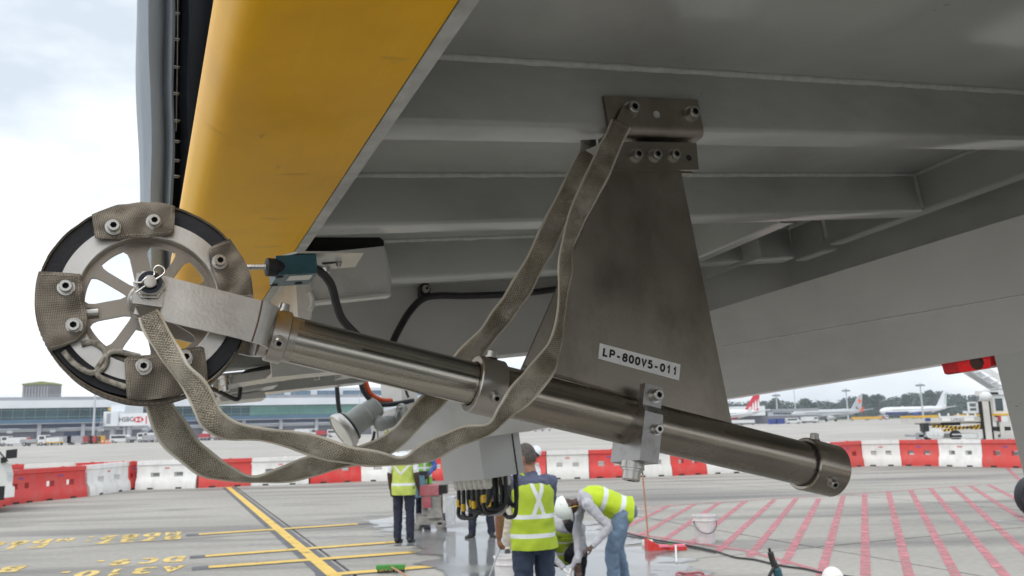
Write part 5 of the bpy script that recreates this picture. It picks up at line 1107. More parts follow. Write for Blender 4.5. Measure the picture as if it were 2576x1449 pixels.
def wpol(x, y):
    q = PB(x, y, TB - .024) - WC; return math.atan2(q.dot(Nx), q.dot(Rx)), math.hypot(q.dot(Nx), q.dot(Rx))
def flap(outer, inner, screws, lab):
    """canvas flap folded over the wheel: outer arc ends and inner edge points (picture places)"""
    a0, a1 = wpol(*outer[0])[0], wpol(*outer[1])[0]
    if abs(a1 - a0) > PI: a1 += 2 * PI if a1 < a0 else -2 * PI
    ins = [PB(x, y, TB - .0265) for x, y in inner]; nu, nv = 24, 12; bm = BM(); uv = bm.loops.layers.uv.new('UVMap'); gr = []
    sp = [PB(x, y, TB - .0265) for x, y in screws]
    for i in range(nu + 1):
        t = i / nu; a = a0 + (a1 - a0) * t; po = WP(a, .1150, -.0245); s = t * (len(ins) - 1); k = min(int(s), len(ins) - 2); pi = ins[k].lerp(ins[k + 1], s - k); col = []
        for j in range(nv + 1):
            v = j / nv; p = po.lerp(pi, v); ds = min([(p - q).length for q in sp] + [9])
            wr = noise.noise(p * 55 + V((3, 1, 0))) * .004 + abs(noise.noise(p * 33 + V((7, 2, 1)))) * .0105; wr *= min(1, ds / .011)
            edge = min(t, 1 - t) ; cnr = .0022 if (i in (0, nu) and j == nv) else 0
            p = p - Bx * (.0015 + wr + .003 * math.sin(PI * v) * .5) 
            if cnr: p = p.lerp(po, .05)
            col.append((bm.verts.new(p), bm.verts.new(p + Bx * .0022), (t * (a1 - a0) * .1, v * .045)))
        gr.append(col)
    def quad(vs, uvs):
        f = bm.faces.new(vs)
        for lp, q in zip(f.loops, uvs): lp[uv].uv = q
    for i in range(nu):
        for j in range(nv):
            A_, B_, C_, D_ = gr[i][j], gr[i + 1][j], gr[i + 1][j + 1], gr[i][j + 1]
            for s in (0, 1): quad([q[s] for q in (A_, B_, C_, D_)], [q[2] for q in (A_, B_, C_, D_)])
    bd = [gr[i][0] for i in range(nu + 1)] + [gr[nu][j] for j in range(1, nv + 1)] + [gr[i][nv] for i in range(nu - 1, -1, -1)] + [gr[0][j] for j in range(nv - 1, 0, -1)]
    for a, b in zip(bd, bd[1:] + bd[:1]): quad([a[0], b[0], b[1], a[1]], [a[2], b[2], b[2], a[2]])
    o = obj('canvas_flap', bm, M['canvas'], arm, smooth=80); o['label'] = lab
    bm = BM(); st_ = [gr[i][nv - 1][2] for i in range(1, nu)]
    line = [gr[1][j] for j in range(1, nv)] + [gr[i][nv - 1] for i in range(1, nu)] + [gr[nu - 1][j] for j in range(nv - 1, 0, -1)]
    cos_ = [q[0].co.copy() if q[0].is_valid else None for q in line] if False else None
    bm.free()
    for q in sp: screw(o, q - Bx * .0035, -Bx, .0067)
    return o
def stitches(o, inset=.1):
    me = o.data; nu, nv = 24, 12; co = lambda i, j: me.vertices[(i * (nv + 1) + j) * 2].co + WORG[arm.name]
    ln = [co(1, j) for j in range(1, nv)] + [co(i, nv - 1) for i in range(1, nu)] + [co(nu - 1, j) for j in range(nv - 1, 0, -1)]
    bm = BM()
    for a, b in zip(ln, ln[1:]): tube(bm, [a - Bx * .0004, a.lerp(b, .62) - Bx * .0004], .00045, 4, smooth=False)
    obj('stitching', bm, M['thread'], o, kind='stuff')
for args in ((((236, 549), (440, 522)), [(240, 605), (330, 602), (400, 596), (437, 590)], [(286, 574), (388, 561)], 'canvas flap with two screws at the top of the wheel'), (((579, 602), (631, 752)), [(523, 628), (530, 670), (545, 720), (552, 752)], [(552, 661)], 'canvas flap with one screw in view at the right of the wheel'),
             (((113, 690), (150, 872)), [(207, 690), (209, 740), (220, 800), (219, 838), (192, 862)], [(167, 725), (186, 822)], 'canvas flap with two screws at the left of the wheel'), (((322, 992), (522, 958)), [(312, 900), (380, 892), (450, 880), (512, 872)], [(361, 924), (467, 901)], 'canvas flap with two screws at the foot of the wheel')):
    stitches(flap(*args))
# loose folded ends of the belt at the lower left
for pts in ([(205, 868), (232, 862), (262, 880), (269, 905), (262, 925), (248, 935), (225, 938), (190, 918), (160, 885)], [(352, 898), (330, 893), (292, 885), (272, 892), (252, 918), (245, 936), (252, 950), (280, 962), (318, 975)]):
    bm = BM(); P = [PB(x, y, TB - .021) for x, y in [tuple(q[:2]) for q in smoothpath([list(p) for p in pts], 5)]]; q = []
    for i, p in enumerate(P):
        t = (P[min(i + 1, len(P) - 1)] - P[max(0, i - 1)]).normalized(); nrm = t.cross(Bx).normalized() * .0030
        q.append([bm.verts.new(v) for v in (p - nrm - Bx * .0035, p + nrm - Bx * .0035, p + nrm + Bx * .012, p - nrm + Bx * .012)])
    for a, b in zip(q, q[1:]):
        for k in range(4): bm.faces.new((a[k], a[(k + 1) % 4], b[(k + 1) % 4], b[k]))
    bm.faces.new(q[0]); bm.faces.new(q[-1][::-1]); be = obj('belt_end', bm, M['belt'], arm, smooth=60)
    bm = BM(); tube(bm, [a - Bx * .0042 for a in P], .0031, 8, smooth=False); obj('frayed_edge', bm, M['frayed'], be, smooth=60)
# hub: square lug, nut, pin, clip
bm = BM(); prism(bm, pxp([(344, 686), (418, 697), (407, 773), (332, 762)], TB - .056), Bx * .0045); finish(bm, bevel=.0008); lug = obj('hub_lug', bm, M['steel'], arm)
bm = BM(); prism(bm, pxp([(340, 768), (405, 774), (398, 800), (352, 796)], TB - .0555), Bx * .003); obj('braid_tail', bm, M['braid'], lug)
hc = PB(377, 717, TB - .058)
bm = BM(); lathe(bm, hc, -Bx, [(.0172, 0), (.0172, .002), (.0150, .0021), (.0150, .011), (.0128, .013), (.0098, .013), (.0098, 0)], 6, close=True); obj('nut', bm, M['bolt'], lug, smooth=20)
bm = BM(); lathe(bm, hc, -Bx, [(.0099, 0), (.0099, .0128), (.0125, .0129), (.0125, .0145), (.0085, .0145), (.0085, 0)], 32, close=True); obj('nylon_ring', bm, M['fabric_navy'], lug)
bm = BM(); lathe(bm, hc, -Bx, [(0, 0), (.0072, 0), (.0072, .018), (.0062, .0192), (0, .0195)], 32); obj('axle_pin', bm, M['bolt'], lug)
z4 = [(640, 625), (790, 630), (838, 585), (930, 520), (1030, 505), (1055, 450), (1040, 380), (1085, 320), (1150, 305), (1230, 350), (1255, 420), (1200, 490), (1040, 590), (880, 690), (690, 825)]
bm = BM(); tube(bm, [PB(251.6 + x * .1302, 628.9 + y * .1302, TB - .0745 - .002 * math.sin(i * .7)) for i, (x, y) in enumerate(z4)], .00105, 8); obj('spring_clip', bm, M['alu'], lug, smooth=60)
bm = BM(); cyl(bm, WC - Bx * .056, WC + Bx * .058, .0085, seg=24); obj('axle', bm, M['bolt'], arm)
# trapezoid plate, label, clamp, brackets
FP = TB - .003
pb_ = [PB(1543, 405, FP), PB(1708, 405, FP), PB(1846, 1088, FP), PB(1309, 938, FP)]
bm = BM(); prism(bm, pb_, Bx * .006); finish(bm, bevel=.0007); pl = obj('hanger_plate', bm, M['plate'], arm)
bead(PB(1318, 921, FP), PB(1840, 1073, FP), .002).parent = pl
wb = [o for o in pl.children if o.name.startswith('weld_bead')][0]; wb.data.transform(Matrix.Translation(WORG[br.name] - WORG[arm.name])); wb.data.materials[0] = M['plate']
ll = pxp([(1505, 902), (1708, 957), (1712, 917), (1509, 863)], FP - .0006)
bm = BM(); prism(bm, ll, Bx * .0004); stk = obj('number_sticker', bm, M['white'], pl)
cx_ = (ll[0] + ll[1] + ll[2] + ll[3]) / 4; xd = ((ll[1] - ll[0]) + (ll[2] - ll[3])).normalized(); zd = -Bx; yd = zd.cross(xd)
SW_ = (ll[1] - ll[0]).length; SH_ = (ll[3] - ll[0]).length
stroke_text('lettering', 'LP-800V5-011', M['ink'], stk, cx_ - Bx * .0005 + xd * SW_ * .006, xd, yd, SH_ * .57, SW_ * .0665, SW_ * .0208, SW_ * .0780, thick=.00015)
def extr(poly, s0, s1): return [DV(s0, u, b) for b, u in poly]
cl = [(-.028, .050), (-.041, .050), (-.041, .020), (-.049, .010), (-.049, -.058), (.030, -.058), (.030, -.010), (-.028, -.010)]
bm = BM(); prism(bm, extr(cl, .646, 0), Sx * .030); finish(bm, bevel=.0012); ck = obj('clamp_block', bm, M['clamp'], arm)
screw(ck, DV(.664, .036, -.041), -Bx, .0078); screw(ck, DV(.667, -.012, -.049), -Bx, .0062); screw(ck, DV(.657, -.064, -.014), -Ux, .0125)
bm = BM(); cyl(bm, DV(.657, -.0575, -.014), DV(.657, -.0645, -.014), .0165, seg=28); obj('washer_stack', bm, M['bolt'], ck)
bl = 1.0375; ri = [PB(1519, 240, bl), PB(1756, 252, bl)]; r0 = (ri[0] - CAM).dot(Rx); r1 = (ri[1] - CAM).dot(Rx); nt_ = (ri[0] - CAM).dot(Nx)
pf = [(1.0375, nt_), (1.0375, .452), (1.0385, .4455), (1.0415, .440), (1.047, .4368), (1.075, .436), (1.075, .4425), (1.048, .4432), (1.0445, .4465), (1.0437, .452), (1.0437, nt_)]
bm = BM(); prism(bm, [CB(r0, b, n) for b, n in pf], Rx * (r1 - r0)); bkt = obj('upper_bracket', bm, M['plate'], arm, smooth=50)
for x, y in ((1585, 277), (1736, 289)): screw(bkt, PB(x, y, bl), -Bx, .0098)
bm = BM(); lathe(bm, PB(1652, 288, bl - .0003), Bx, [(0, 0), (.0052, 0), (.0058, -.0004), (.0062, .0002), (0, .0002)], 20); obj('bolt_hole', bm, M['strip'], bkt)
lb = TB - .011
bm = BM(); prism(bm, pxp([(1548, 356), (1752, 360), (1758, 427), (1530, 427)], lb), Bx * .0075); finish(bm, bevel=.0006); lp_ = obj('lower_bracket', bm, M['plate'], arm)
for x, y in ((1597, 393), (1645, 393), (1692, 393)): screw(lp_, PB(x, y, lb), -Bx, .0083)
bm = BM(); lathe(bm, PB(1733, 397, lb - .0003), Bx, [(0, 0), (.0052, 0), (0, .0002)], 20); obj('bolt_hole', bm, M['dark'], lp_)
bm = BM(); prism(bm, pxp([(1600, 356), (1740, 358), (1742, 436), (1600, 434)], TB + .0035), Bx * .008); obj('backing_plate', bm, M['plate'], arm)
bm = BM(); prism(bm, pxp([(1462, 352), (1500, 350), (1500, 366), (1470, 378), (1462, 372)], 1.075), Bx * .004); obj('strap_tongue', bm, M['bolt'], arm)

# ---- braided earth straps in clear sleeves
def strap(label, pts, start_lug=None):
    t = thing('earth_strap', label, 'earth strap', PB(pts[0][0], pts[0][1], pts[0][2]), 'braided earth straps')
    P = smoothpath([list(p) for p in pts], 7); W_ = [PB(p[0], p[1], p[2]) for p in P]
    def ribbon(name, m, dw, th, jag, sm=60):
        bm = BM(); uv = bm.loops.layers.uv.new('UVMap'); ue = bm.loops.layers.uv.new('Edge'); rings = []; ul = 0; us = []
        for i, p in enumerate(W_):
            if i: ul += (p - W_[i - 1]).length
            us.append(ul); tg = (W_[min(i + 1, len(W_) - 1)] - W_[max(0, i - 1)]).normalized(); vw = (p - CAM).normalized(); pe = tg.cross(vw).normalized(); vv = tg.cross(pe).normalized()
            a = P[i][4] + noise.noise(V((ul * 13, pts[0][0], 0))) * .75; wd = pe * math.cos(a) + vv * math.sin(a); nr = tg.cross(wd).normalized(); hw = P[i][3] * (.425 + .10 * noise.noise(V((ul * 22, 5, pts[0][1])))) + dw; p = p + pe * noise.noise(V((ul * 16, 9, pts[0][0]))) * .0022 + vv * noise.noise(V((ul * 14, 2, 7))) * .004; rg = []
            for x, z in ((-1, 0), (-.93, .55), (-.55, 1), (0, 1.1), (.55, 1), (.93, .55), (1, 0), (.93, -.55), (.55, -1), (0, -1.1), (-.55, -1), (-.93, -.55)):
                q = p + wd * x * hw + nr * z * th; k = noise.noise(q * 60) * jag + noise.noise(q * 25) * jag; rg.append((bm.verts.new(q + nr * k * (1 if abs(x) < .9 else .3) + wd * k * .5), (ul, (x + 1) * hw), (ul, abs(x))))
            rings.append(rg)
        for a, b in zip(rings, rings[1:]):
            for k in range(12):
                j = (k + 1) % 12; f = bm.faces.new((a[k][0], a[j][0], b[j][0], b[k][0]))
                for lp, q in zip(f.loops, (a[k], a[j], b[j], b[k])): lp[uv].uv = q[1]; lp[ue].uv = q[2]
        bm.faces.new([q[0] for q in rings[0]][::-1]); bm.faces.new([q[0] for q in rings[-1]]); return obj(name, bm, m, t, smooth=sm)
    ribbon('braid', M['braid'], -.0012, .0018, .0006); ribbon('clear_sleeve', M['sleeve'], .0014, .0027, .0010)
    return t
A_ = [(372, 790, .998, .022, 0), (384, 812, .996, .026, .15), (412, 862, .990, .026, .6), (452, 925, .986, .027, .75), (492, 972, .984, .030, .35), (513, 1015, .982, .029, .1), (534, 1055, .981, .029, .25), (580, 1082, .984, .028, .45), (660, 1093, .988, .024, .55), (760, 1113, .990, .025, .5), (860, 1141, .991, .026, .45), (950, 1155, .991, .025, .6), (1012, 1160, .991, .024, .95), (1075, 1135, .988, .027, .5),
      (1160, 1098, .983, .027, .5), (1230, 1077, .976, .025, .8), (1270, 1035, .969, .030, .3), (1318, 985, .960, .036, .0), (1366, 925, .964, .034, .15), (1398, 862, .980, .026, .6), (1412, 780, .992, .018, .75), (1420, 700, .998, .021, .6), (1427, 625, 1.0, .024, .7), (1452, 545, 1.004, .030, .35), (1492, 460, 1.010, .036, .1), (1530, 380, 1.012, .036, 0), (1562, 312, 1.016, .034, 0)]
sA = strap('clear-sleeved braided strap looping in front of the tube from the wheel hub', A_)
bm = BM(); prism(bm, pxp([(1568, 262), (1600, 278), (1582, 318), (1552, 300)], 1.030), Bx * .004); finish(bm, bevel=.0008); obj('lug', bm, M['plate'], sA)
B_ = [(388, 965, 1.125, .036, 0), (398, 1010, 1.125, .038, .1), (425, 1068, 1.128, .038, .1), (462, 1125, 1.130, .037, .2), (512, 1165, 1.132, .036, .4), (575, 1192, 1.133, .028, .7), (632, 1206, 1.133, .018, .95), (700, 1193, 1.133, .028, .6), (790, 1172, 1.132, .034, .4), (880, 1152, 1.131, .030, .5), (955, 1130, 1.130, .028, .6), (1002, 1098, 1.130, .032, .3), (1050, 1045, 1.128, .034, .1), (1110, 985, 1.125, .034, .1),
      (1175, 900, 1.120, .034, .1), (1240, 825, 1.115, .034, .1), (1305, 732, 1.110, .034, .1), (1362, 630, 1.100, .037, .1), (1410, 535, 1.092, .038, .1), (1448, 450, 1.086, .036, .15), (1478, 384, 1.080, .032, .2)]
sB = strap('dull braided strap sagging lowest, passing behind the tube', B_)
# ---- limit switch on a bracket
sw = thing('limit_switch', 'teal limit switch with a spring feeler beside the wheel', 'limit switch', CB(.235, 1.25, .30))
bm = BM(); fbox(bm, CB, (.210, 1.225, .287), (.268, 1.30, .316)); finish(bm, bevel=.003); bd_ = obj('body', bm, M['teal'], sw)
bm = BM(); fbox(bm, CB, (.228, 1.232, .2862), (.262, 1.262, .2868)); obj('rating_label', bm, M['silver_label'], bd_)
for r_, b_ in ((.214, 1.236), (.214, 1.288), (.25, 1.285)): bm = BM(); lathe(bm, CB(r_, b_, .2866), -Nx, [(0, 0), (.006, 0), (.006, .0006), (0, .0006)], 14); obj('screw_hole', bm, M['dark'], bd_)
bm = BM(); tube(bm, [CB(.216, 1.236, .300), CB(.208, 1.232, .300), CB(.195, 1.230, .301)], [.0125, .0135, .0095], 16); obj('rubber_boot', bm, M['rubber'], sw)
bm = BM(); pts = []
for i in range(260): a = i * .9; s = i / 259; pts.append(CB(.196 - .074 * s, 1.230, .3012 + .0015 * s) + (Nx * math.cos(a) + Bx * math.sin(a)) * .0034)
tube(bm, pts, .0011, 5, smooth=False); tube(bm, [CB(.2, 1.230, .3013), CB(.12, 1.230, .3028)], .0026, 8); obj('spring_feeler', bm, M['bolt'], sw)
bm = BM(); prism(bm, [PN(x, y, .3175) for x, y in ((686, 659), (705, 648), (748, 637), (915, 637), (893, 672), (835, 676), (770, 655))], Nx * .003); finish(bm, bevel=.0006); bk_ = obj('mounting_plate', bm, M['paint_white'], sw)
for x, y in ((851, 661), (822, 674)): screw(bk_, PN(x, y, .317), -Nx, .0045)
bm = BM(); prism(bm, [PN(x, y, .3168) for x, y in ((810, 662), (845, 659), (845, 663), (810, 666))], Nx * .0005); obj('slot', bm, M['dark'], bk_)
def cable(label, pts, r, m='cable', extra=None):
    bm = BM(); tube(bm, pts, r, 10, n=8); return top('cable', bm, M[m], label, 'cable')
cable('black cable curving down from the teal switch', [PB(783, 676, 1.27), PB(806, 684, 1.28), PB(832, 715, 1.30), PB(846, 765, 1.32), PB(862, 805, 1.34), PB(905, 850, 1.38), PB(960, 900, 1.45)], .0068)
cable('black cable clipped along the crossbeam behind the tube', [PB(1440, 716, 2.375), PB(1400, 727, 2.37), PB(1300, 739, 2.37), (PB(1180, 744, 2.37)), PB(1100, 744, 2.37), PB(1062, 753, 2.36), PB(1030, 785, 2.34), PB(1003, 830, 2.33), PB(985, 868, 2.3)], .0105)
bm = BM(); prism(bm, pxp([(1058, 718), (1066, 712), (1078, 714), (1084, 726), (1080, 746), (1064, 752), (1058, 740)], 2.362), Bx * .03); clp = top('cable_clip', bm, M['black'], 'black cable clip screwed to the crossbeam', 'clip'); WORG[clp.name] = clp.location.copy()
screw(clp, PB(1071, 727, 2.36), -Bx, .009)
cable('thin black cable hanging in a bend under the far end beams', [PB(528, 976, 3.6), PB(552, 986, 3.55), PB(585, 1002, 3.5), PB(600, 1003, 3.5), PB(604, 985, 3.5), PB(607, 955, 3.5), PB(616, 938, 3.5), PB(650, 929, 3.5), PB(700, 921, 3.5)], .0085)
cable('thick black cable hanging straight down left of the lamp', [A(846, 960, 5.0), A(849, 990, 5.0), A(851, 1015, 5.0), A(856, 1040, 5.0), A(870, 1062, 5.0)], .0135)
cable('black cable dropping beside the girder end below the lamp', [A(942, 1085, 4.8), A(938, 1105, 4.8), A(925, 1122, 4.8), A(905, 1127, 4.8), A(885, 1118, 4.8)], .008)
cable('outer black hose looping above the lamp', [A(908, 945, 4.7), A(908, 965, 4.7), A(918, 990, 4.7), A(940, 1012, 4.7), A(975, 1018, 4.75), A(1040, 1008, 4.85)], .014); cable('orange hose looping inside the black one', [A(918, 945, 4.72), A(922, 968, 4.72), A(934, 992, 4.72), A(958, 1006, 4.75), A(985, 1008, 4.8)], .014, 'orange')
cable('second black hose under the orange one', [A(912, 945, 4.76), A(914, 968, 4.76), A(926, 995, 4.76), A(950, 1014, 4.78), A(1000, 1014, 4.85)], .012); cable('short orange hose showing below the tube', [A(1080, 968, 5.1), A(1088, 985, 5.1), A(1100, 992, 5.1), A(1130, 990, 5.1)], .012, 'orange')
cable('thin black cable dropping between the girder and the beam', [A(1016, 930, 5.2), A(1018, 960, 5.2), A(1022, 985, 5.2), A(1028, 1000, 5.2)], .008)
# ---- floodlight on the girder end
fl = thing('floodlight', 'round grey floodlight with pale lens on the end of the girder', 'floodlight', A(940, 1060, 4.6))
ax = V((.80, .28, .50)).normalized(); lc = A(857, 1089, 4.595)
ax = (A(937, 1030, 4.70) - lc).normalized()
bm = BM(); lathe(bm, lc, ax, [(.100, 0), (.107, .004), (.107, .018), (.098, .045), (.092, .05), (.092, .01), (.1, .008)], 40, close=True); hd = obj('head_rim', bm, M['alu'], fl)
bm = BM(); lathe(bm, lc, ax, [(0, -.004), (.05, -.002), (.096, .005), (.096, .02), (0, .02)], 40); obj('lens', bm, M['lens'], hd)
bm = BM(); lathe(bm, lc, ax, [(0, .04), (.086, .042), (.086, .07), (.076, .072), (.070, .085), (.070, .17), (.062, .18), (.058, .25), (.040, .26), (0, .262)], 36); obj('housing', bm, M['lampgrey'], fl)
bm = BM(); lathe(bm, lc, ax, [(.0875, .044), (.0885, .052), (.0875, .062)], 36); obj('gasket', bm, M['rubber'], fl)
kn = A(958, 1066, 4.66); bm = BM(); ellip(bm, kn, .042, .042, .042); tube(bm, [kn, A(985, 1060, 4.75), A(1002, 1056, 4.86)], [.036, .03, .028], 14); tube(bm, [lc + ax * .2, kn], .03, 12); obj('knuckle', bm, M['lampgrey'], fl, smooth=60)
pf_ = PG(1012, 1050, 1.70); bm = BM(); lathe(bm, pf_, Mx, [(0, -.012), (.075, -.012), (.078, -.004), (.078, .008), (0, .008)], 28); tube(bm, [A(990, 1058, 4.78), pf_], [.028, .04], 14); obj('mounting_flange', bm, M['lampgrey'], fl)
for k in range(3): a = k * 2.1; screw(fl, pf_ - Mx * .012 + (Gx * math.cos(a) + Nx * math.sin(a)) * .058, -Mx, .010)
# ---- junction box with glands and cables
jb = thing('junction_box', 'grey junction box hanging under the girder with cable glands below', 'junction box', GB(3.85, 1.8, -.135))
bm = BM(); fbox(bm, GB, (3.60, 1.712, -.136), (4.07, 1.925, .052)); finish(bm, bevel=.003); jx = obj('housing', bm, M['boxgrey'], jb)
bm = BM(); fbox(bm, GB, (3.597, 1.884, -.137), (4.072, 1.890, .05)); obj('lid_seam', bm, M['dark'], jx)
gl = []
for i in range(7):
    for j in range(2):
        g, m_ = 3.65 + i * .056, 1.75 + j * .10; bm = BM(); lathe(bm, GB(g, m_, -.1365), -Nx, [(0, 0), (.024, 0), (.024, .014), (.0245, .015), (.022, .018), (.022, .036), (.015, .046), (0, .046)], 10); obj('gland', bm, M['gland'], jb); gl.append((g, m_))
for k, (g, m_) in enumerate(gl):
    p = GB(g, m_, -.18); dp = .075 + random.random() * .06; q = p + V((random.uniform(-.004, .02), random.uniform(-.02, .02), -dp)); bd = GB(3.625, 1.89, -.15)
    far_ = (p - bd).length; k2 = min(1, .09 / max(.03, far_)); e_ = p.lerp(bd, k2); e_.z = bd.z - .005; h_ = (q + e_) / 2; h_.z = q.z - .012; pts = [p, p + V((.001, 0, -dp * .55)), q, h_, V((e_.x, e_.y, q.z + .02)), e_, e_ + V((0, 0, .03))]
    bm = BM(); tube(bm, pts, .0105, 8, n=6); cbo = obj('cable', bm, M['cable'], jb)
    if k % 2 == 0 or random.random() < .5:
        bm = BM(); z0 = .30 + random.random() * .35; a = p + (q - p) * z0; tube(bm, [a, a + (q - p).normalized() * .035], .0122, 8); obj('marker_band', bm, M['zip'], cbo)
for k in range(3): p = GB(3.72 + k * .07, 1.80, -.275); bm = BM(); tube(bm, [p + V((-.05, 0, .06)), p + V((-.02, 0, -.02)), p + V((.03, 0, -.03)), p + V((.06, 0, .01)), p + V((.03, 0, .05)), p + V((-.01, 0, .03))], .007, 8); obj('loose_loop', bm, M['boxgrey'], jb)
# ---- red lamp under the girder
rl_ = thing('warning_lamp', 'red rectangular warning lamp under the girder beside the hanging plate', 'lamp', PG(2430, 925, 1.80))
bm = BM(); prism(bm, [PG(x, y, 1.74) for x, y in ((2366, 908), (2480, 892), (2491, 896), (2493, 921), (2487, 926), (2385, 943), (2376, 940))], Mx * .09); finish(bm, bevel=.006); obj('lens', bm, M['redlens'], rl_)
bm = BM(); p = PG(2455, 912, 1.737); lathe(bm, p, Mx, [(0, -.002), (.012, -.002), (.016, .003), (0, .003)], 16); obj('lamp_core', bm, M['cartbrown'], rl_)

# ================================================================== PEOPLE
def limb(bm, pts, rad, side=None, seg=12):
    """tapered limb: pts along it, rad [(across, deep)] per point, side = the 'across' direction"""
    P = [V(p) for p in pts]; rings = []
    sd_ = V(side) if side is not None else None
    def ring(p, t, a, b):
        s = sd_ if sd_ is not None else basis(t)[0]; s = (s - t * s.dot(t)); s = s.normalized() if s.length > 1e-4 else basis(t)[0]; q = t.cross(s)
        return [bm.verts.new(p + s * math.cos(2 * PI * k / seg) * a + q * math.sin(2 * PI * k / seg) * b) for k in range(seg)]
    for i, p in enumerate(P):
        t = (P[min(i + 1, len(P) - 1)] - P[max(i - 1, 0)]).normalized(); r = rad[i] if isinstance(rad[i], (tuple, list)) else (rad[i], rad[i])
        if i == 0: rings.append(ring(p - t * min(r) * .6, t, r[0] * .6, r[1] * .6))
        rings.append(ring(p, t, *r))
        if i == len(P) - 1: rings.append(ring(p + t * min(r) * .6, t, r[0] * .6, r[1] * .6))
    for a, b in zip(rings, rings[1:]):
        for k in range(seg): bm.faces.new((a[k], a[(k + 1) % seg], b[(k + 1) % seg], b[k]))
    bm.faces.new(rings[0][::-1]); bm.faces.new(rings[-1])
def hand(bm, w_, d, pal, r=1.0, curl=.5):
    """palm, four fingers and a thumb; d = pointing direction, pal = palm normal"""
    d = V(d).normalized(); pal = V(pal); pal = (pal - d * pal.dot(d)).normalized(); s = d.cross(pal)
    limb(bm, [w_ - d * .01, w_ + d * .03, w_ + d * .085], [(.026, .017), (.038, .017), (.040, .014)], s)
    for k, ln in enumerate((.066, .076, .071, .055)):
        b = w_ + d * .085 + s * (.030 - .020 * k); a1 = curl * .55; p1 = b + (d * math.cos(a1) + pal * math.sin(a1)) * ln * .45; a2 = curl * 1.5; p2 = p1 + (d * math.cos(a2) + pal * math.sin(a2)) * ln * .33; a3 = curl * 2.2; p3 = p2 + (d * math.cos(a3) + pal * math.sin(a3)) * ln * .25
        limb(bm, [b - d * .012, b, p1, p2, p3], [.0095, .0098, .0092, .0085, .0075], s, 8)
    b = w_ + d * .022 + s * .024; limb(bm, [b, b + s * .024 + d * .022 + pal * .012, b + s * .026 + d * .055 + pal * .030, b + s * .018 + d * .075 + pal * .040], [.014, .0125, .011, .009], pal, 8)
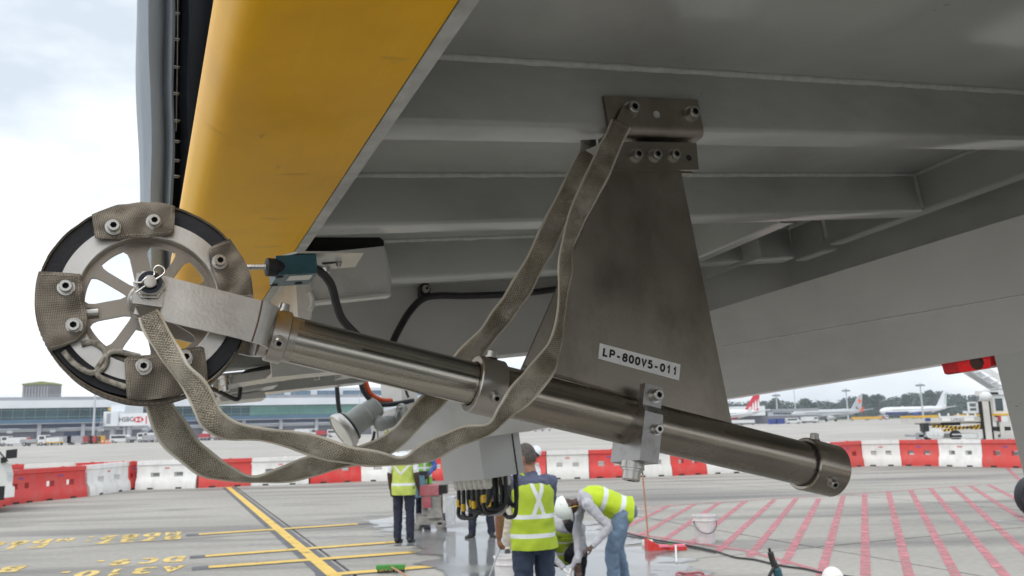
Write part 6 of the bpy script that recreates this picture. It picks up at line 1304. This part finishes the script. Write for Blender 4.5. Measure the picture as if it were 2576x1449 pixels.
def person(label, foot, J, mats, face, vox=.011, vest=None, head='hair', handspec=None, group='workers on the apron', vest_cuts=(0, 1), hide_hands=False):
    """J: joint positions relative to foot point; face: horizontal/any direction the head looks; mats: skin, shirt, trousers, shoe, sleeve length"""
    t = thing('person', label, 'person', foot, group); O = V((0, 0, 0)); j = {k: V(v) for k, v in J.items()}
    spine = (j['neck'] - j['pelvis']); across = (j['shR'] - j['shL']).normalized(); hipx = (j['hipR'] - j['hipL']).normalized()
    bm = BM(); mid = j['pelvis'].lerp(j['neck'], .5) + V(J.get('bend', (0, 0, 0)))
    P = smoothpath([list(j['pelvis'] - spine.normalized() * .10), list(j['pelvis']), list(mid), list(j['pelvis'].lerp(j['neck'], .82) + V(J.get('bend', (0, 0, 0))) * .5), list(j['neck'])], 2); rr = []
    SW = [(.0, .11, .09), (.12, .165, .115), (.28, .16, .112), (.45, .15, .105), (.65, .172, .118), (.80, .185, .118), (.9, .150, .10), (1.0, .065, .06)]
    for i in range(len(P)):
        u = i / (len(P) - 1)
        for (a, x, y), (b, x2, y2) in zip(SW, SW[1:]):
            if a <= u <= b: k = (u - a) / (b - a); rr.append((x + (x2 - x) * k, y + (y2 - y) * k)); break
    limb(bm, P, rr, across.lerp(hipx, .3), 20)
    segs = []   # (p0, p1, radius, region)
    segs.append((j['pelvis'] - spine.normalized() * .05, j['pelvis'] + spine * .13, .15, 'hip')); segs.append((j['pelvis'] + spine * .16, j['neck'] - spine.normalized() * .05, .16, 'torso'))
    hd = j['head']; nk = (hd - j['neck']).normalized()
    limb(bm, [j['neck'] - nk * .05, j['neck'] + nk * .03, hd - nk * .02], [.060, .054, .052], across, 12); segs.append((j['neck'] + nk * .025, hd, .06, 'skin'))
    f = V(face); f = (f - nk * f.dot(nk)).normalized(); sd2 = nk.cross(f); Mh = Matrix((sd2, f, nk)).transposed()
    ellip(bm, hd + nk * .035, .074, .094, .112, M=Mh); ellip(bm, hd - nk * .035 + f * .022, .056, .068, .070, M=Mh)
    limb(bm, [hd + nk * .03 + f * .088, hd + nk * .005 + f * .106, hd - nk * .012 + f * .100], [.009, .014, .016], sd2, 8); ellip(bm, hd - nk * .052 + f * .080, .024, .014, .009, M=Mh); ellip(bm, hd - nk * .088 + f * .066, .024, .020, .016, M=Mh)
    for s in (-1, 1): ellip(bm, hd + sd2 * s * .076 + nk * .004 - f * .008, .010, .022, .032, M=Mh, seg=8, rows=6); ellip(bm, hd + sd2 * s * .03 + nk * .04 + f * .083, .022, .010, .008, M=Mh, seg=8, rows=6)
    segs.append((hd - nk * .08, hd + nk * .11, .1, 'skin'))
    for s in 'LR':
        sh, el_, wr, hp, kn_, an = (j[k + s] for k in ('sh', 'el', 'wr', 'hip', 'kn', 'an'))
        sgn = -1 if s == 'L' else 1
        limb(bm, [sh - across * sgn * .07 + spine.normalized() * .005, sh, sh.lerp(el_, .45), el_], [.060, .066, .052, .043], None); limb(bm, [el_, el_.lerp(wr, .3), wr], [.043, .043, .029], None)
        sl = mats.get('sleeve', .6)
        if sl < 1: segs.append((sh, sh.lerp(el_, sl), .075, 'torso')); segs.append((sh.lerp(el_, sl + .02), el_, .045, 'skin')); segs.append((el_, wr, .045, 'skin'))
        else: segs.append((sh, el_, .075, 'torso')); segs.append((el_, el_.lerp(wr, .94), .05, 'torso'))
        hs = (handspec or {}).get(s, {}); dr = V(hs.get('d', (wr - el_))); pal = V(hs.get('p', -across * sgn)); hand(bm, wr, dr, pal, curl=hs.get('c', .55)); segs.append((wr + dr.normalized() * .01, wr + dr.normalized() * .15, .04, 'glove' if mats.get('glove') else 'skin'))
        limb(bm, [hp + V((0, 0, .05)), hp, hp.lerp(kn_, .5), kn_], [.088, .098, .082, .066], None); limb(bm, [kn_, kn_.lerp(an, .35), an - (an - kn_).normalized() * .0], [.066, .066, .056], None)
        segs.append((hp, kn_, .1, 'leg')); segs.append((kn_, kn_.lerp(an, .97), .07, 'leg'))
        td = V(J.get('toe' + s, f)); td = V((td.x, td.y, td.z if abs(td.z) > .3 else 0)).normalized(); sid = td.cross(V((0, 0, 1))).normalized()
        limb(bm, [an - td * .055 - V((0, 0, .035)), an + td * .02 - V((0, 0, .035)), an + td * .10 - V((0, 0, .052)), an + td * .175 - V((0, 0, .06))], [(.038, .042), (.042, .048), (.047, .034), (.038, .026)], sid); segs.append((an - td * .06 - V((0, 0, .05)), an + td * .19 - V((0, 0, .06)), .045, 'shoe')); segs.append((an + V((0, 0, .0)), an - V((0, 0, .03)), .05, 'shoe'))
    bmesh.ops.recalc_face_normals(bm, faces=bm.faces); me = bpy.data.meshes.new('raw'); bm.to_mesh(me); bm.free()
    tmp = bpy.data.objects.new('raw', me); COL.objects.link(tmp); md = tmp.modifiers.new('r', 'REMESH'); md.mode = 'VOXEL'; md.voxel_size = vox
    dg = bpy.context.evaluated_depsgraph_get(); dg.update(); m2 = bpy.data.meshes.new_from_object(tmp.evaluated_get(dg)); bpy.data.objects.remove(tmp)
    bm = BM(); bm.from_mesh(m2); bpy.data.meshes.remove(m2)
    bmesh.ops.smooth_vert(bm, verts=bm.verts, factor=.5, use_axis_x=True, use_axis_y=True, use_axis_z=True)
    reg = ['skin', 'torso', 'leg', 'shoe', 'glove']
    def near(c):
        best = 9; g = 'torso'
        for a, b, r, n in segs:
            ab = b - a; k = max(0, min(1, (c - a).dot(ab) / max(1e-9, ab.length_squared))); d = (c - a - ab * k).length / r
            if d < best: best, g = d, n
        return 'leg' if g == 'hip' else g
    for fc in bm.faces: fc.material_index = reg.index(near(fc.calc_center_median()))
    nrm = {v: v.normal.copy() for v in bm.verts}
    for v in bm.verts:
        g = {reg[fc.material_index] for fc in v.link_faces}
        if g <= {'torso', 'leg'}: q = v.co * 9 + foot; v.co += nrm[v] * (abs(noise.noise(q)) * .016 + noise.noise(q * 2.3) * .007)
        if g == {'leg'}: v.co += nrm[v] * .006
    bo = obj('body', bm, [M[mats['skin']], M[mats['shirt']], M[mats['trousers']], M['shoe'], M[mats.get('glove') or mats['skin']]], t, smooth=180, local=True)
    Mw = Matrix.Translation(hd) @ Mh.to_4x4()
    def cap(name, m, rx, ry, rz, zmin, dz, brim=None, tilt=0):
        bm = BM(); ellip(bm, (0, 0, dz), rx, ry, rz, seg=22, rows=14)
        dead = [v for v in bm.verts if v.co.z < zmin(v.co.y)]; bmesh.ops.delete(bm, geom=dead, context='VERTS')
        if name == 'hair':
            for v in bm.verts: v.co *= 1 + noise.noise(v.co * 60 + foot) * .03
        if brim: 
            a0, a1, ln, z = brim; q = []
            for i in range(13): a = a0 + (a1 - a0) * i / 12; q.append((rx * math.cos(a), ry * math.sin(a)))
            for z_ in (0,):
                vi = [bm.verts.new((x * .98, y * .98, z)) for x, y in q]; vo = [bm.verts.new((x * (1 + ln / rx * .6), y * (1 + ln / ry), z - .012)) for x, y in q]; vt = [bm.verts.new((x, y, z + .006)) for x, y in q]
                for i in range(12): bm.faces.new((vi[i], vi[i + 1], vo[i + 1], vo[i])); bm.faces.new((vt[i], vt[i + 1], vo[i + 1], vo[i]))
        bmesh.ops.transform(bm, matrix=Mw, verts=bm.verts); return obj(name, bm, M[m], t, smooth=180, local=True)
    if head in ('hair', 'blackhair'): cap('hair', head, .081, .103, .122, lambda y: -.055 if y < -.03 else (.035 if y < .045 else .075), .035)
    elif head == 'cap': cap('cap', 'blackcloth', .083, .106, .125, lambda y: .045, .035, (R(30), R(150), .07, .05))
    elif head == 'whitecap': cap('hood', 'whitecloth', .086, .11, .128, lambda y: -.09 if y < .02 else .05, .035)
    elif head == 'helmet':
        h_ = cap('helmet', 'helmet', .105, .135, .135, lambda y: .028, .035, (R(0), R(180), .035, .03)); 
        bm = BM(); tube(bm, [Mw @ V((.085, -.06, .10)), Mw @ V((.0, -.13, .09)), Mw @ V((-.085, -.06, .10))], .006, 6); tube(bm, [Mw @ V((-.02, -.12, .10)), Mw @ V((-.02, 0, .178)), Mw @ V((-.02, .12, .10))], .010, 6); obj('helmet_ridge', bm, M['helmet'], h_, local=True)
        bm = BM(); tube(bm, [Mw @ V((.095, .01, .03)), Mw @ V((.08, .02, -.05)), Mw @ V((.03, .04, -.10)), Mw @ V((-.03, .04, -.10)), Mw @ V((-.08, .02, -.05)), Mw @ V((-.095, .01, .03))], .005, 6); obj('chin_strap', bm, M['hazard'], h_, local=True)
    if vest:
        nU, nV = 40, 22; bm = BM(); uv = bm.loops.layers.uv.new('UVMap'); hem, tp = vest.get('v0', -.05), .965; rings = []; Pv = [V(p) for p in P]; sdv = across.lerp(hipx, .3)
        lens = [0]
        for a, b in zip(Pv, Pv[1:]): lens.append(lens[-1] + (b - a).length)
        def at_(u):
            if u < 0: return Pv[0] + (Pv[1] - Pv[0]).normalized() * u * lens[-1], (Pv[1] - Pv[0]).normalized()
            d = u * lens[-1]
            for k in range(len(lens) - 1):
                if d <= lens[k + 1] + 1e-6: q = (d - lens[k]) / max(1e-6, lens[k + 1] - lens[k]); return Pv[k].lerp(Pv[k + 1], q), (Pv[min(k + 2, len(Pv) - 1)] - Pv[max(k - 1, 0)]).normalized()
        VW = [(-.3, .195, .145), (-.05, .195, .150), (.12, .198, .152), (.3, .188, .142), (.5, .185, .140), (.68, .192, .145), (.80, .188, .140), (.88, .165, .122), (.94, .115, .095), (1.0, .078, .074)]
        for i in range(nV + 1):
            u = hem + (tp - hem) * i / nV; p, tg = at_(u); s = (sdv - tg * sdv.dot(tg)).normalized(); q = tg.cross(s)
            for (a, x, y), (b, x2, y2) in zip(VW, VW[1:]):
                if a <= u <= b: k = (u - a) / (b - a); rx, ry = x + (x2 - x) * k, y + (y2 - y) * k
            rg = []
            for k in range(nU):
                an_ = 2 * PI * k / nU + PI / 2; w_ = p + s * math.cos(an_) * rx + q * math.sin(an_) * ry; w_ += (w_ - p).normalized() * (abs(noise.noise((w_ + foot) * 8)) * .030 * (1.2 - u) + noise.noise((w_ + foot) * 17) * .007); rg.append(bm.verts.new(w_))
            rings.append(rg)
        for i in range(nV):
            for k in range(nU):
                k2 = (k + 1) % nU; f_ = bm.faces.new((rings[i][k], rings[i][k2], rings[i + 1][k2], rings[i + 1][k]))
                for lp, q in zip(f_.loops, ((k / nU, i / nV), ((k + 1) / nU, i / nV), ((k + 1) / nU, (i + 1) / nV), (k / nU, (i + 1) / nV))): lp[uv].uv = q
        obj('hi_vis_vest', bm, vest_mat(vest), t, smooth=180, local=True)
    return t
VM = {}
def vest_mat(v):
    """lime vest with silver bands printed round it (v along the back) and crossed bands (u round it)"""
    key = str(sorted(v.items()))
    if key in VM: return VM[key]
    m = mat('vest_' + str(len(VM)), v.get('c', (.35, .46, .025)), tuple(q * 1.2 for q in v.get('c', (.35, .46, .025))), rough=.75, scale=7, bump=.5, bscale=9, dist=.02); t = m.node_tree; p = t.nodes['Principled BSDF']; base = p.inputs['Base Color'].links[0].from_socket
    tcn = t.nodes.new('ShaderNodeTexCoord'); sx = t.nodes.new('ShaderNodeSeparateXYZ'); t.links.new(tcn.outputs['UV'], sx.inputs[0]); U_, V__ = sx.outputs[0], sx.outputs[1]
    def mt(op, a, b):
        q = t.nodes.new('ShaderNodeMath'); q.operation = op
        for i, s in enumerate((a, b)):
            if isinstance(s, (int, float)): q.inputs[i].default_value = s
            else: t.links.new(s, q.inputs[i])
        return q.outputs[0]
    fac = None
    def add(x):
        nonlocal fac; fac = x if fac is None else mt('MAXIMUM', fac, x)
    for c, w_ in v.get('bands', ()): add(mt('LESS_THAN', mt('ABSOLUTE', mt('SUBTRACT', V__, c), 0), w_))
    for uc, vc, sl, w_, vmin in v.get('cross', ()):
        du = mt('ABSOLUTE', mt('SUBTRACT', U_, uc), 0); dv = mt('MULTIPLY', mt('ABSOLUTE', mt('SUBTRACT', V__, vc), 0), sl)
        add(mt('MULTIPLY', mt('LESS_THAN', mt('ABSOLUTE', mt('SUBTRACT', du, dv), 0), w_), mt('GREATER_THAN', V__, vmin)))
    mx = t.nodes.new('ShaderNodeMix'); mx.data_type = 'RGBA'; t.links.new(fac, mx.inputs[0]); t.links.new(base, mx.inputs[6]); mx.inputs[7].default_value = (.66, .69, .70, 1); t.links.new(mx.outputs[2], p.inputs['Base Color']); VM[key] = m; return m
def stand(facing, H=1.72, arms=None, **kw):
    """standing joints; facing = degrees, 0 looks away from the camera, 90 to the left"""
    a = R(facing); f = V((-math.sin(a), math.cos(a), 0)); s = V((math.cos(a), math.sin(a), 0)); k = H / 1.75; z = V((0, 0, 1))
    J = dict(pelvis=z * .95 * k, neck=z * 1.46 * k + f * .01, head=z * 1.60 * k + f * .035)
    for n, sg in (('L', -1), ('R', 1)):
        J['sh' + n] = s * sg * .185 * k + z * 1.41 * k; J['el' + n] = s * sg * .235 * k + z * 1.12 * k - f * .03; J['wr' + n] = s * sg * .245 * k + z * .87 * k + f * .05
        J['hip' + n] = s * sg * .095 * k + z * .92 * k; J['kn' + n] = s * sg * .105 * k + z * .50 * k + f * .015; J['an' + n] = s * sg * .11 * k + z * .085; J['toe' + n] = f
    J.update(kw); return J, f
XB = dict(bands=((.20, .030), (.47, .030)), cross=((.5, .70, .20, .016, .47),))
# main worker, seen from behind
pD = G(1350, 1630); J, f = stand(24, 1.70)
J['wrL'] = V((-.30, .10, .90)); J['elL'] = V((-.285, -.04, 1.12)); J['shL'] = V((-.165, -.05, 1.375)); J['elR'] = V((.16, .24, 1.14)); J['wrR'] = V((-.02, .38, 1.02)); J['head'] += V((-.02, .02, 0))
person('bareheaded worker in lime vest with silver cross, back turned, standing beside a bucket', pD, J, dict(skin='skin_tan', shirt='bluegrey', trousers='navy2', sleeve=.72), f + V((-.25, 0, 0)), vox=.0085, vest=dict(v0=-.02, **XB), head='hair', handspec={'L': dict(c=.9)})
# left worker with white shirt
pA = G(1016, 1366); J, f = stand(-12, 1.74)
person('worker in a white T-shirt and pale lime vest, standing at the left of the group', pA, J, dict(skin='skin_dark', shirt='whitecloth', trousers='navy', sleeve=.75), f, vest=dict(v0=-.12, c=(.42, .50, .10), bands=((.26, .03),), cross=((.5, .52, .55, .02, .50),)), head='blackhair')
# operator of the saw
pB = G(1064, 1322); J, f = stand(150, 1.70); J['elL'] = V((.26, -.16, 1.12)); J['wrL'] = V((.16, -.42, .98)); J['elR'] = V((-.26, -.12, 1.12)); J['wrR'] = V((-.10, -.42, .98))
person('worker in blue overalls and a dark cap behind the dusty saw', pB, J, dict(skin='skin_dark', shirt='bluecloth', trousers='navy', sleeve=1.0), f, vest=dict(c=(.20, .46, .05), bands=((.25, .03), (.5, .03)), cross=((0.12, .6, .02, .02, .3), (.88, .6, .02, .02, .3))), head='cap', vox=.013)
# one whose legs show below the junction box
pC = G(1213, 1352); J, f = stand(8, 1.72); J['hipL'] -= V((.03, 0, 0)); J['knL'] -= V((.05, 0, 0)); J['anL'] -= V((.06, 0, 0)); J['anR'] += V((.05, 0, 0)); J['knR'] += V((.03, 0, 0)); J['toeL'] = V((-.5, -.8, 0)); J['toeR'] = V((.3, -1, 0))
person('worker whose navy legs and black shoes show below the junction box', pC, J, dict(skin='skin_dark', shirt='bluecloth', trousers='navy', sleeve=.8), f, vest=XB, head='cap', vox=.013)
# white hood, leaning
pE = G(1296, 1392); z = lambda x, y, h: V((x, y, h))
J = dict(pelvis=z(0, 0, .86), neck=z(.20, .05, 1.30), head=z(.30, .06, 1.41), shL=z(.02, .02, 1.27), shR=z(.34, .10, 1.20), elL=z(-.03, -.12, 1.02), wrL=z(.05, -.2, .82), elR=z(.40, .0, .95), wrR=z(.36, -.1, .75), hipL=z(-.09, 0, .84), hipR=z(.09, .02, .84), knL=z(-.10, -.05, .48), knR=z(.10, .0, .48), anL=z(-.11, .0, .085), anR=z(.11, .03, .085), toeL=z(0, -1, 0), toeR=z(.3, -1, 0))
person('worker in a white hood and pale trousers, mostly hidden behind the bareheaded man', pE, J, dict(skin='skin_dark', shirt='whitecloth', trousers='beige', sleeve=1.0), V((.5, -.7, -.3)), vest=dict(v0=-.06, bands=((.2, .03), (.5, .03))), head='whitecap', vox=.013)
# bending worker
pG = G(1566, 1494)
J = dict(pelvis=z(.04, .02, .90), neck=z(-.44, -.04, 1.00), head=z(-.56, -.07, .96), bend=(-.02, 0, .075), shL=z(-.36, -.22, .985), shR=z(-.40, .14, 1.0), elL=z(-.15, -.30, .75), wrL=z(-.34, -.36, .56), elR=z(-.47, .08, .70), wrR=z(-.475, -.02, .34), hipL=z(.03, -.09, .86), hipR=z(.05, .10, .88), knL=z(-.115, -.12, .47), knR=z(-.02, .12, .48), anL=z(-.085, -.08, .085), anR=z(.06, .20, .085), toeL=z(-.7, -.6, 0), toeR=z(-.4, -.5, 0))
person('worker in jeans and white helmet bending low with grey sleeves and lime vest', pG, J, dict(skin='skin_dark', shirt='greycloth', trousers='denim', sleeve=1.0, glove=None), V((-.45, -.2, -1)), vox=.009, vest=dict(v0=.02, c=(.43, .56, .02), bands=((.24, .045), (.60, .045))), head='helmet', handspec={'L': dict(d=(-.6, -.2, -.25), c=.8, p=(0, 0, -1)), 'R': dict(d=(-.02, -.06, -1), c=.5)})
# crouching worker
pF = G(1420, 1474)
J = dict(pelvis=z(-.06, .16, .34), neck=z(.03, -.14, .74), head=z(.085, -.25, .78), bend=(-.02, .03, .05), shL=z(-.16, -.08, .70), shR=z(.20, -.12, .67), elL=z(-.20, -.30, .46), wrL=z(-.02, -.40, .26), elR=z(.20, -.32, .44), wrR=z(.06, -.42, .26), hipL=z(-.15, .12, .32), hipR=z(.04, .14, .32), knL=z(-.24, -.24, .46), knR=z(.20, -.20, .46), anL=z(-.22, .04, .085), anR=z(.18, .04, .085), toeL=z(-.2, -1, 0), toeR=z(.2, -1, 0))
person('crouching worker in a dark cap and gloves between the standing and the bending man', pF, J, dict(skin='skin_dark', shirt='greycloth', trousers='blackcloth', sleeve=1.0, glove='glove'), V((.2, -.8, -.6)), vox=.010, vest=dict(v0=.1, bands=((.25, .03), (.55, .03)), cross=((.14, .6, .02, .02, .3), (.86, .6, .02, .02, .3))), head='cap', handspec={'L': dict(d=(.3, -.3, -.8), c=.7), 'R': dict(d=(-.2, -.3, -.8), c=.7)})

# ---- tools
def bucket(label, p, h, r, handle=True, rod_=False):
    t = thing('bucket', label, 'bucket', p, 'white plastic buckets'); 
    bm = BM(); lathe(bm, (0, 0, 0), (0, 0, 1), [(0, .006), (r * .86, .006), (r * .88, .0), (r * .90, .01), (r * .985, h * .80), (r * 1.05, h * .805), (r * 1.05, h * .83), (r * .99, h * .835), (r * 1.0, h * .96), (r * 1.06, h * .965), (r * 1.06, h), (r * .97, h), (r * .88, .03), (0, .03)], 36); obj('shell', bm, M['bucket'], t, local=True)
    if handle:
        bm = BM(); tube(bm, [V((r * 1.07 * math.cos(a), -r * .25 - r * .85 * max(0, math.sin(a)), h * .80 - h * .42 * max(0, math.sin(a)))) for a in [PI * k / 12 for k in range(13)]], .006, 8); obj('handle', bm, M['black'], t, local=True)
        for s in (-1, 1): bm = BM(); cyl(bm, (s * r * 1.0, -r * .1, h * .8), (s * r * 1.10, -r * .1, h * .8), .018, seg=12); obj('handle_boss', bm, M['bucket'], t, local=True)
    return t
pb1 = G(1775, 1366); bucket('white bucket standing alone on the pink hatching', pb1, .42, .165)
pb2 = G(1280, 1500); pb2.z = .0; b2_ = bucket('white bucket at the feet of the bareheaded worker', pb2, .43, .155, False)
bm = BM(); lathe(bm, (0, 0, .36), (0, 0, 1), [(0, 0), (.145, 0)], 24); obj('slurry', bm, M['machgrey'], b2_, local=True)
hp_ = pD + V((-.30, .13, .80)); bm = BM(); tube(bm, [hp_ + V((.03, .02, .03)), hp_ + V((-.02, .0, -.06)), hp_ + V((-.13, -.05, -.33))], .007, 8); top('stirring_rod', bm, M['steelgrey'], 'thin grey rod held by the bareheaded worker over the bucket', 'rod')
# long dustpan with upright stick
p = G(1632, 1388); t = thing('dustpan', 'red dustpan on the ground at the foot of the wooden stick', 'dustpan', p)
bm = BM(); prism(bm, [p + V(q) for q in ((0, 0, .004), (.32, .05, .004), (.0, .0, .17))], V((-.02, .26, 0))); finish(bm, bevel=.004); obj('side', bm, M['redtool'], t)
bm = BM(); prism(bm, [p + V(q) for q in ((.30, .02, .003), (.56, .03, .003), (.56, .30, .003), (.28, .3, .003))], V((0, 0, .05))); finish(bm, bevel=.004); obj('pan', bm, M['redtool'], t)
p0 = G(1632, 1372) ; p0.z = .06; zt = (1372 - 1212) / (F / p0.y)
bm = BM(); tube(bm, [p0, p0 + V((-.035, .05, zt))], .0125, 10, smooth=False); t2 = thing('long_broom', 'wooden stick standing upright behind the dustpan', 'broom', p0); obj('stick', bm, M['wood'], t2)
bm = BM(); tube(bm, [p0 + V((-.034, .05, zt - .01)), p0 + V((-.037, .05, zt + .05))], .0135, 10, smooth=False); obj('grip', bm, M['black'], t2); bm = BM(); box(bm, p0 + V((-.10, -.05, -.055)), p0 + V((.06, .05, .02))); finish(bm, bevel=.01); obj('foot_bracket', bm, M['white'], t2)
p = G(1690, 1386); t = thing('hand_brush', 'pink bristled brush with a pale handle lying in front of the dustpan', 'brush', p)
bm = BM(); box(bm, p + V((-.18, .0, .055)), p + V((.20, .07, .085))); finish(bm, bevel=.012); obj('head', bm, M['pinktool'], t); bm = BM(); box(bm, p + V((-.05, .01, .086)), p + V((.03, .06, .10))); obj('green_clip', bm, M['greentool'], t)
bm = BM(); q = G(1702, 1418); tube(bm, [p + V((.06, .0, .07)), V((q.x, q.y, .02))], .014, 10, smooth=False); obj('handle', bm, M['bucket'], t)
bm = BM()
for k in range(36): x = -.175 + k * .0105; tube(bm, [p + V((x, .035, .056)), p + V((x + rnd.uniform(-.01, .01), .035 + rnd.uniform(-.03, .03), .002))], .004, 4, smooth=False)
obj('bristles', bm, M['pinktool'], t, kind='stuff')
p = G(986, 1441); t = thing('floor_broom', 'green broom head lying on a yellow stop bar', 'broom', p)
bm = BM(); box(bm, p + V((-.20, -.05, .05)), p + V((.17, .05, .10))); finish(bm, bevel=.01); obj('head', bm, M['greentool'], t); bm = BM(); tube(bm, [p + V((.0, -.04, .08)), G(1030, 1475) + V((0, 0, .1))], .012, 8, smooth=False); obj('handle', bm, M['wood'], t)
bm = BM()
for k in range(40): x = -.19 + k * .009; tube(bm, [p + V((x, 0, .05)), p + V((x + rnd.uniform(-.01, .01), rnd.uniform(-.04, .04), .004))], .004, 4, smooth=False)
obj('bristles', bm, M['black'], t, kind='stuff')
# hose/cable across the apron
for nm, pts, lab in (('hose', [(1555, 1336), (1640, 1356), (1720, 1370), (1800, 1387), (1850, 1402), (1900, 1408), (1960, 1422), (2030, 1432), (2080, 1443), (2150, 1452)], 'black cable lying along the pink border line'), ('hose', [(1560, 1345), (1600, 1352), (1660, 1366), (1720, 1374), (1800, 1391)], 'second thinner black cable beside the pink border')):
    bm = BM(); tube(bm, [G(x, y, .018) for x, y in pts], .013 if 'second' not in lab else .009, 8); top('power_cable', bm, M['cable'], lab, 'cable')
# drill
p = G(1960, 1470); t = thing('power_drill', 'black and teal power drill standing on end at the lower edge', 'drill', p); q = lambda x, y, zz: p + V((x, y, zz))
bm = BM(); tube(bm, [q(-.02, 0, .17), q(-.055, 0, .26), q(-.075, 0, .36)], [.040, .034, .026], 14); obj('grip', bm, M['black'], t, smooth=60)
bm = BM(); tube(bm, [q(.01, 0, .0), q(.0, 0, .08), q(-.02, 0, .18)], [.055, .05, .042], 14); finish(bm); obj('motor', bm, M['teal'], t, smooth=60)
bm = BM(); tube(bm, [q(-.02, -.01, .22), q(-.10, -.03, .12), q(-.16, -.04, .0)], .02, 10); obj('side_handle', bm, M['black'], t, smooth=60)
bm = BM(); tube(bm, [q(-.075, 0, .35), q(-.085, 0, .40)], .016, 10); obj('cord_guard', bm, M['black'], t)
p = G(2096, 1462); t = thing('safety_helmet', 'white safety helmet lying at the lower edge', 'helmet', p)
bm = BM(); ellip(bm, p + V((0, 0, .02)), .12, .15, .14, seg=24, rows=12); bmesh.ops.delete(bm, geom=[v for v in bm.verts if v.co.z < p.z + .015], context='VERTS'); obj('shell', bm, M['white'], t, smooth=180)
bm = BM(); lathe(bm, p + V((0, 0, .015)), (0, 0, 1), [(.115, 0), (.155, -.005), (.155, .002), (.115, .008)], 28, close=True); obj('brim', bm, M['white'], t)
bm = BM(); box(bm, p + V((-.03, -.149, .05)), p + V((.03, -.12, .08))); obj('yellow_badge', bm, M['hazard'], t)
p = G(1736, 1452); bm = BM(); tube(bm, [p + V((.16 * math.cos(a), .14 * math.sin(a), .03 + .01 * math.sin(3 * a))) for a in [PI * 2 * k / 14 for k in range(14)]] + [p + V((.3, -.2, .02))], .016, 8); top('hose_coil', bm, M['machred'], 'dull red hose coil just cut by the lower edge', 'hose')
# concrete saw
p = G(1083, 1330); k_ = 1; t = thing('concrete_saw', 'dusty walk-behind concrete saw with red engine and blue tank', 'saw', p)
def sb(name, a, b, m, bev=.015, par=None): bm = BM(); box(bm, p + V(a), p + V(b)); finish(bm, bevel=bev); return obj(name, bm, M[m], par or t)
sb('frame', (-.33, -.25, .16), (.26, .25, .26), 'machgrey'); sb('front_bar', (-.20, -.28, .10), (.30, -.24, .17), 'machgrey'); sb('engine_block', (-.14, -.22, .27), (.22, .2, .62), 'machgrey', .04)
sb('engine_cover', (-.16, -.24, .62), (.18, .22, .80), 'machred', .04); sb('muffler', (.18, -.18, .64), (.33, .12, .80), 'black', .03); sb('air_filter', (-.12, -.26, .40), (.04, -.22, .60), 'machred', .02)
sb('water_tank', (-.42, -.15, .58), (-.10, .25, .98), 'machblue', .05); sb('console', (-.36, -.1, .985), (-.04, .15, 1.05), 'black', .02)
sb('blade_guard', (.30, -.22, .10), (.46, .12, .58), 'machlight', .06); sb('side_shield', (-.42, -.28, .12), (-.24, -.25, .56), 'machlight', .02); sb('belt_cover', (-.02, -.29, .22), (.24, -.26, .40), 'machgrey', .03)
for s in (-1, 1): bm = BM(); tube(bm, [p + V((-.22 + s * .16, .2, .5)), p + V((-.24 + s * .18, .3, .95)), p + V((-.22 + s * .18, .42, 1.02))], .016, 8); obj('handlebar', bm, M['black'], t)
for x in (-.26, .2):
    for y in (-.24, .2): bm = BM(); lathe(bm, p + V((x, y - .04, .09)), (0, 1, 0), [(0, 0), (.05, 0), (.09, .01), (.09, .07), (.05, .08), (0, .08)], 18); obj('wheel', bm, M['machgrey'], t)
bm = BM(); tube(bm, [p + V((.44, .0, .52)), p + V((.7, .1, .72)), p + V((1.05, .2, .98))], .012, 8); obj('guide_rod', bm, M['machgrey'], t)

# ---- damp tropical air
bm = BM(); box(bm, (-1010, -210, -1.5), (1310, 1810, 42)); hz_ = obj('haze', bm, [], None, smooth=None); hz_['kind'] = 'stuff'; hz_['label'] = 'thin pale haze over the apron'
hm = bpy.data.materials.new('haze_air'); hm.use_nodes = True; t = hm.node_tree; t.nodes.clear(); o = t.nodes.new('ShaderNodeOutputMaterial'); pv_ = t.nodes.new('ShaderNodeVolumePrincipled'); t.links.new(pv_.outputs[0], o.inputs['Volume'])
pv_.inputs['Color'].default_value = (.86, .93, 1, 1); pv_.inputs['Density'].default_value = .0003; pv_.inputs['Anisotropy'].default_value = .2
hz_.data.materials.clear(); hz_.data.materials.append(hm)
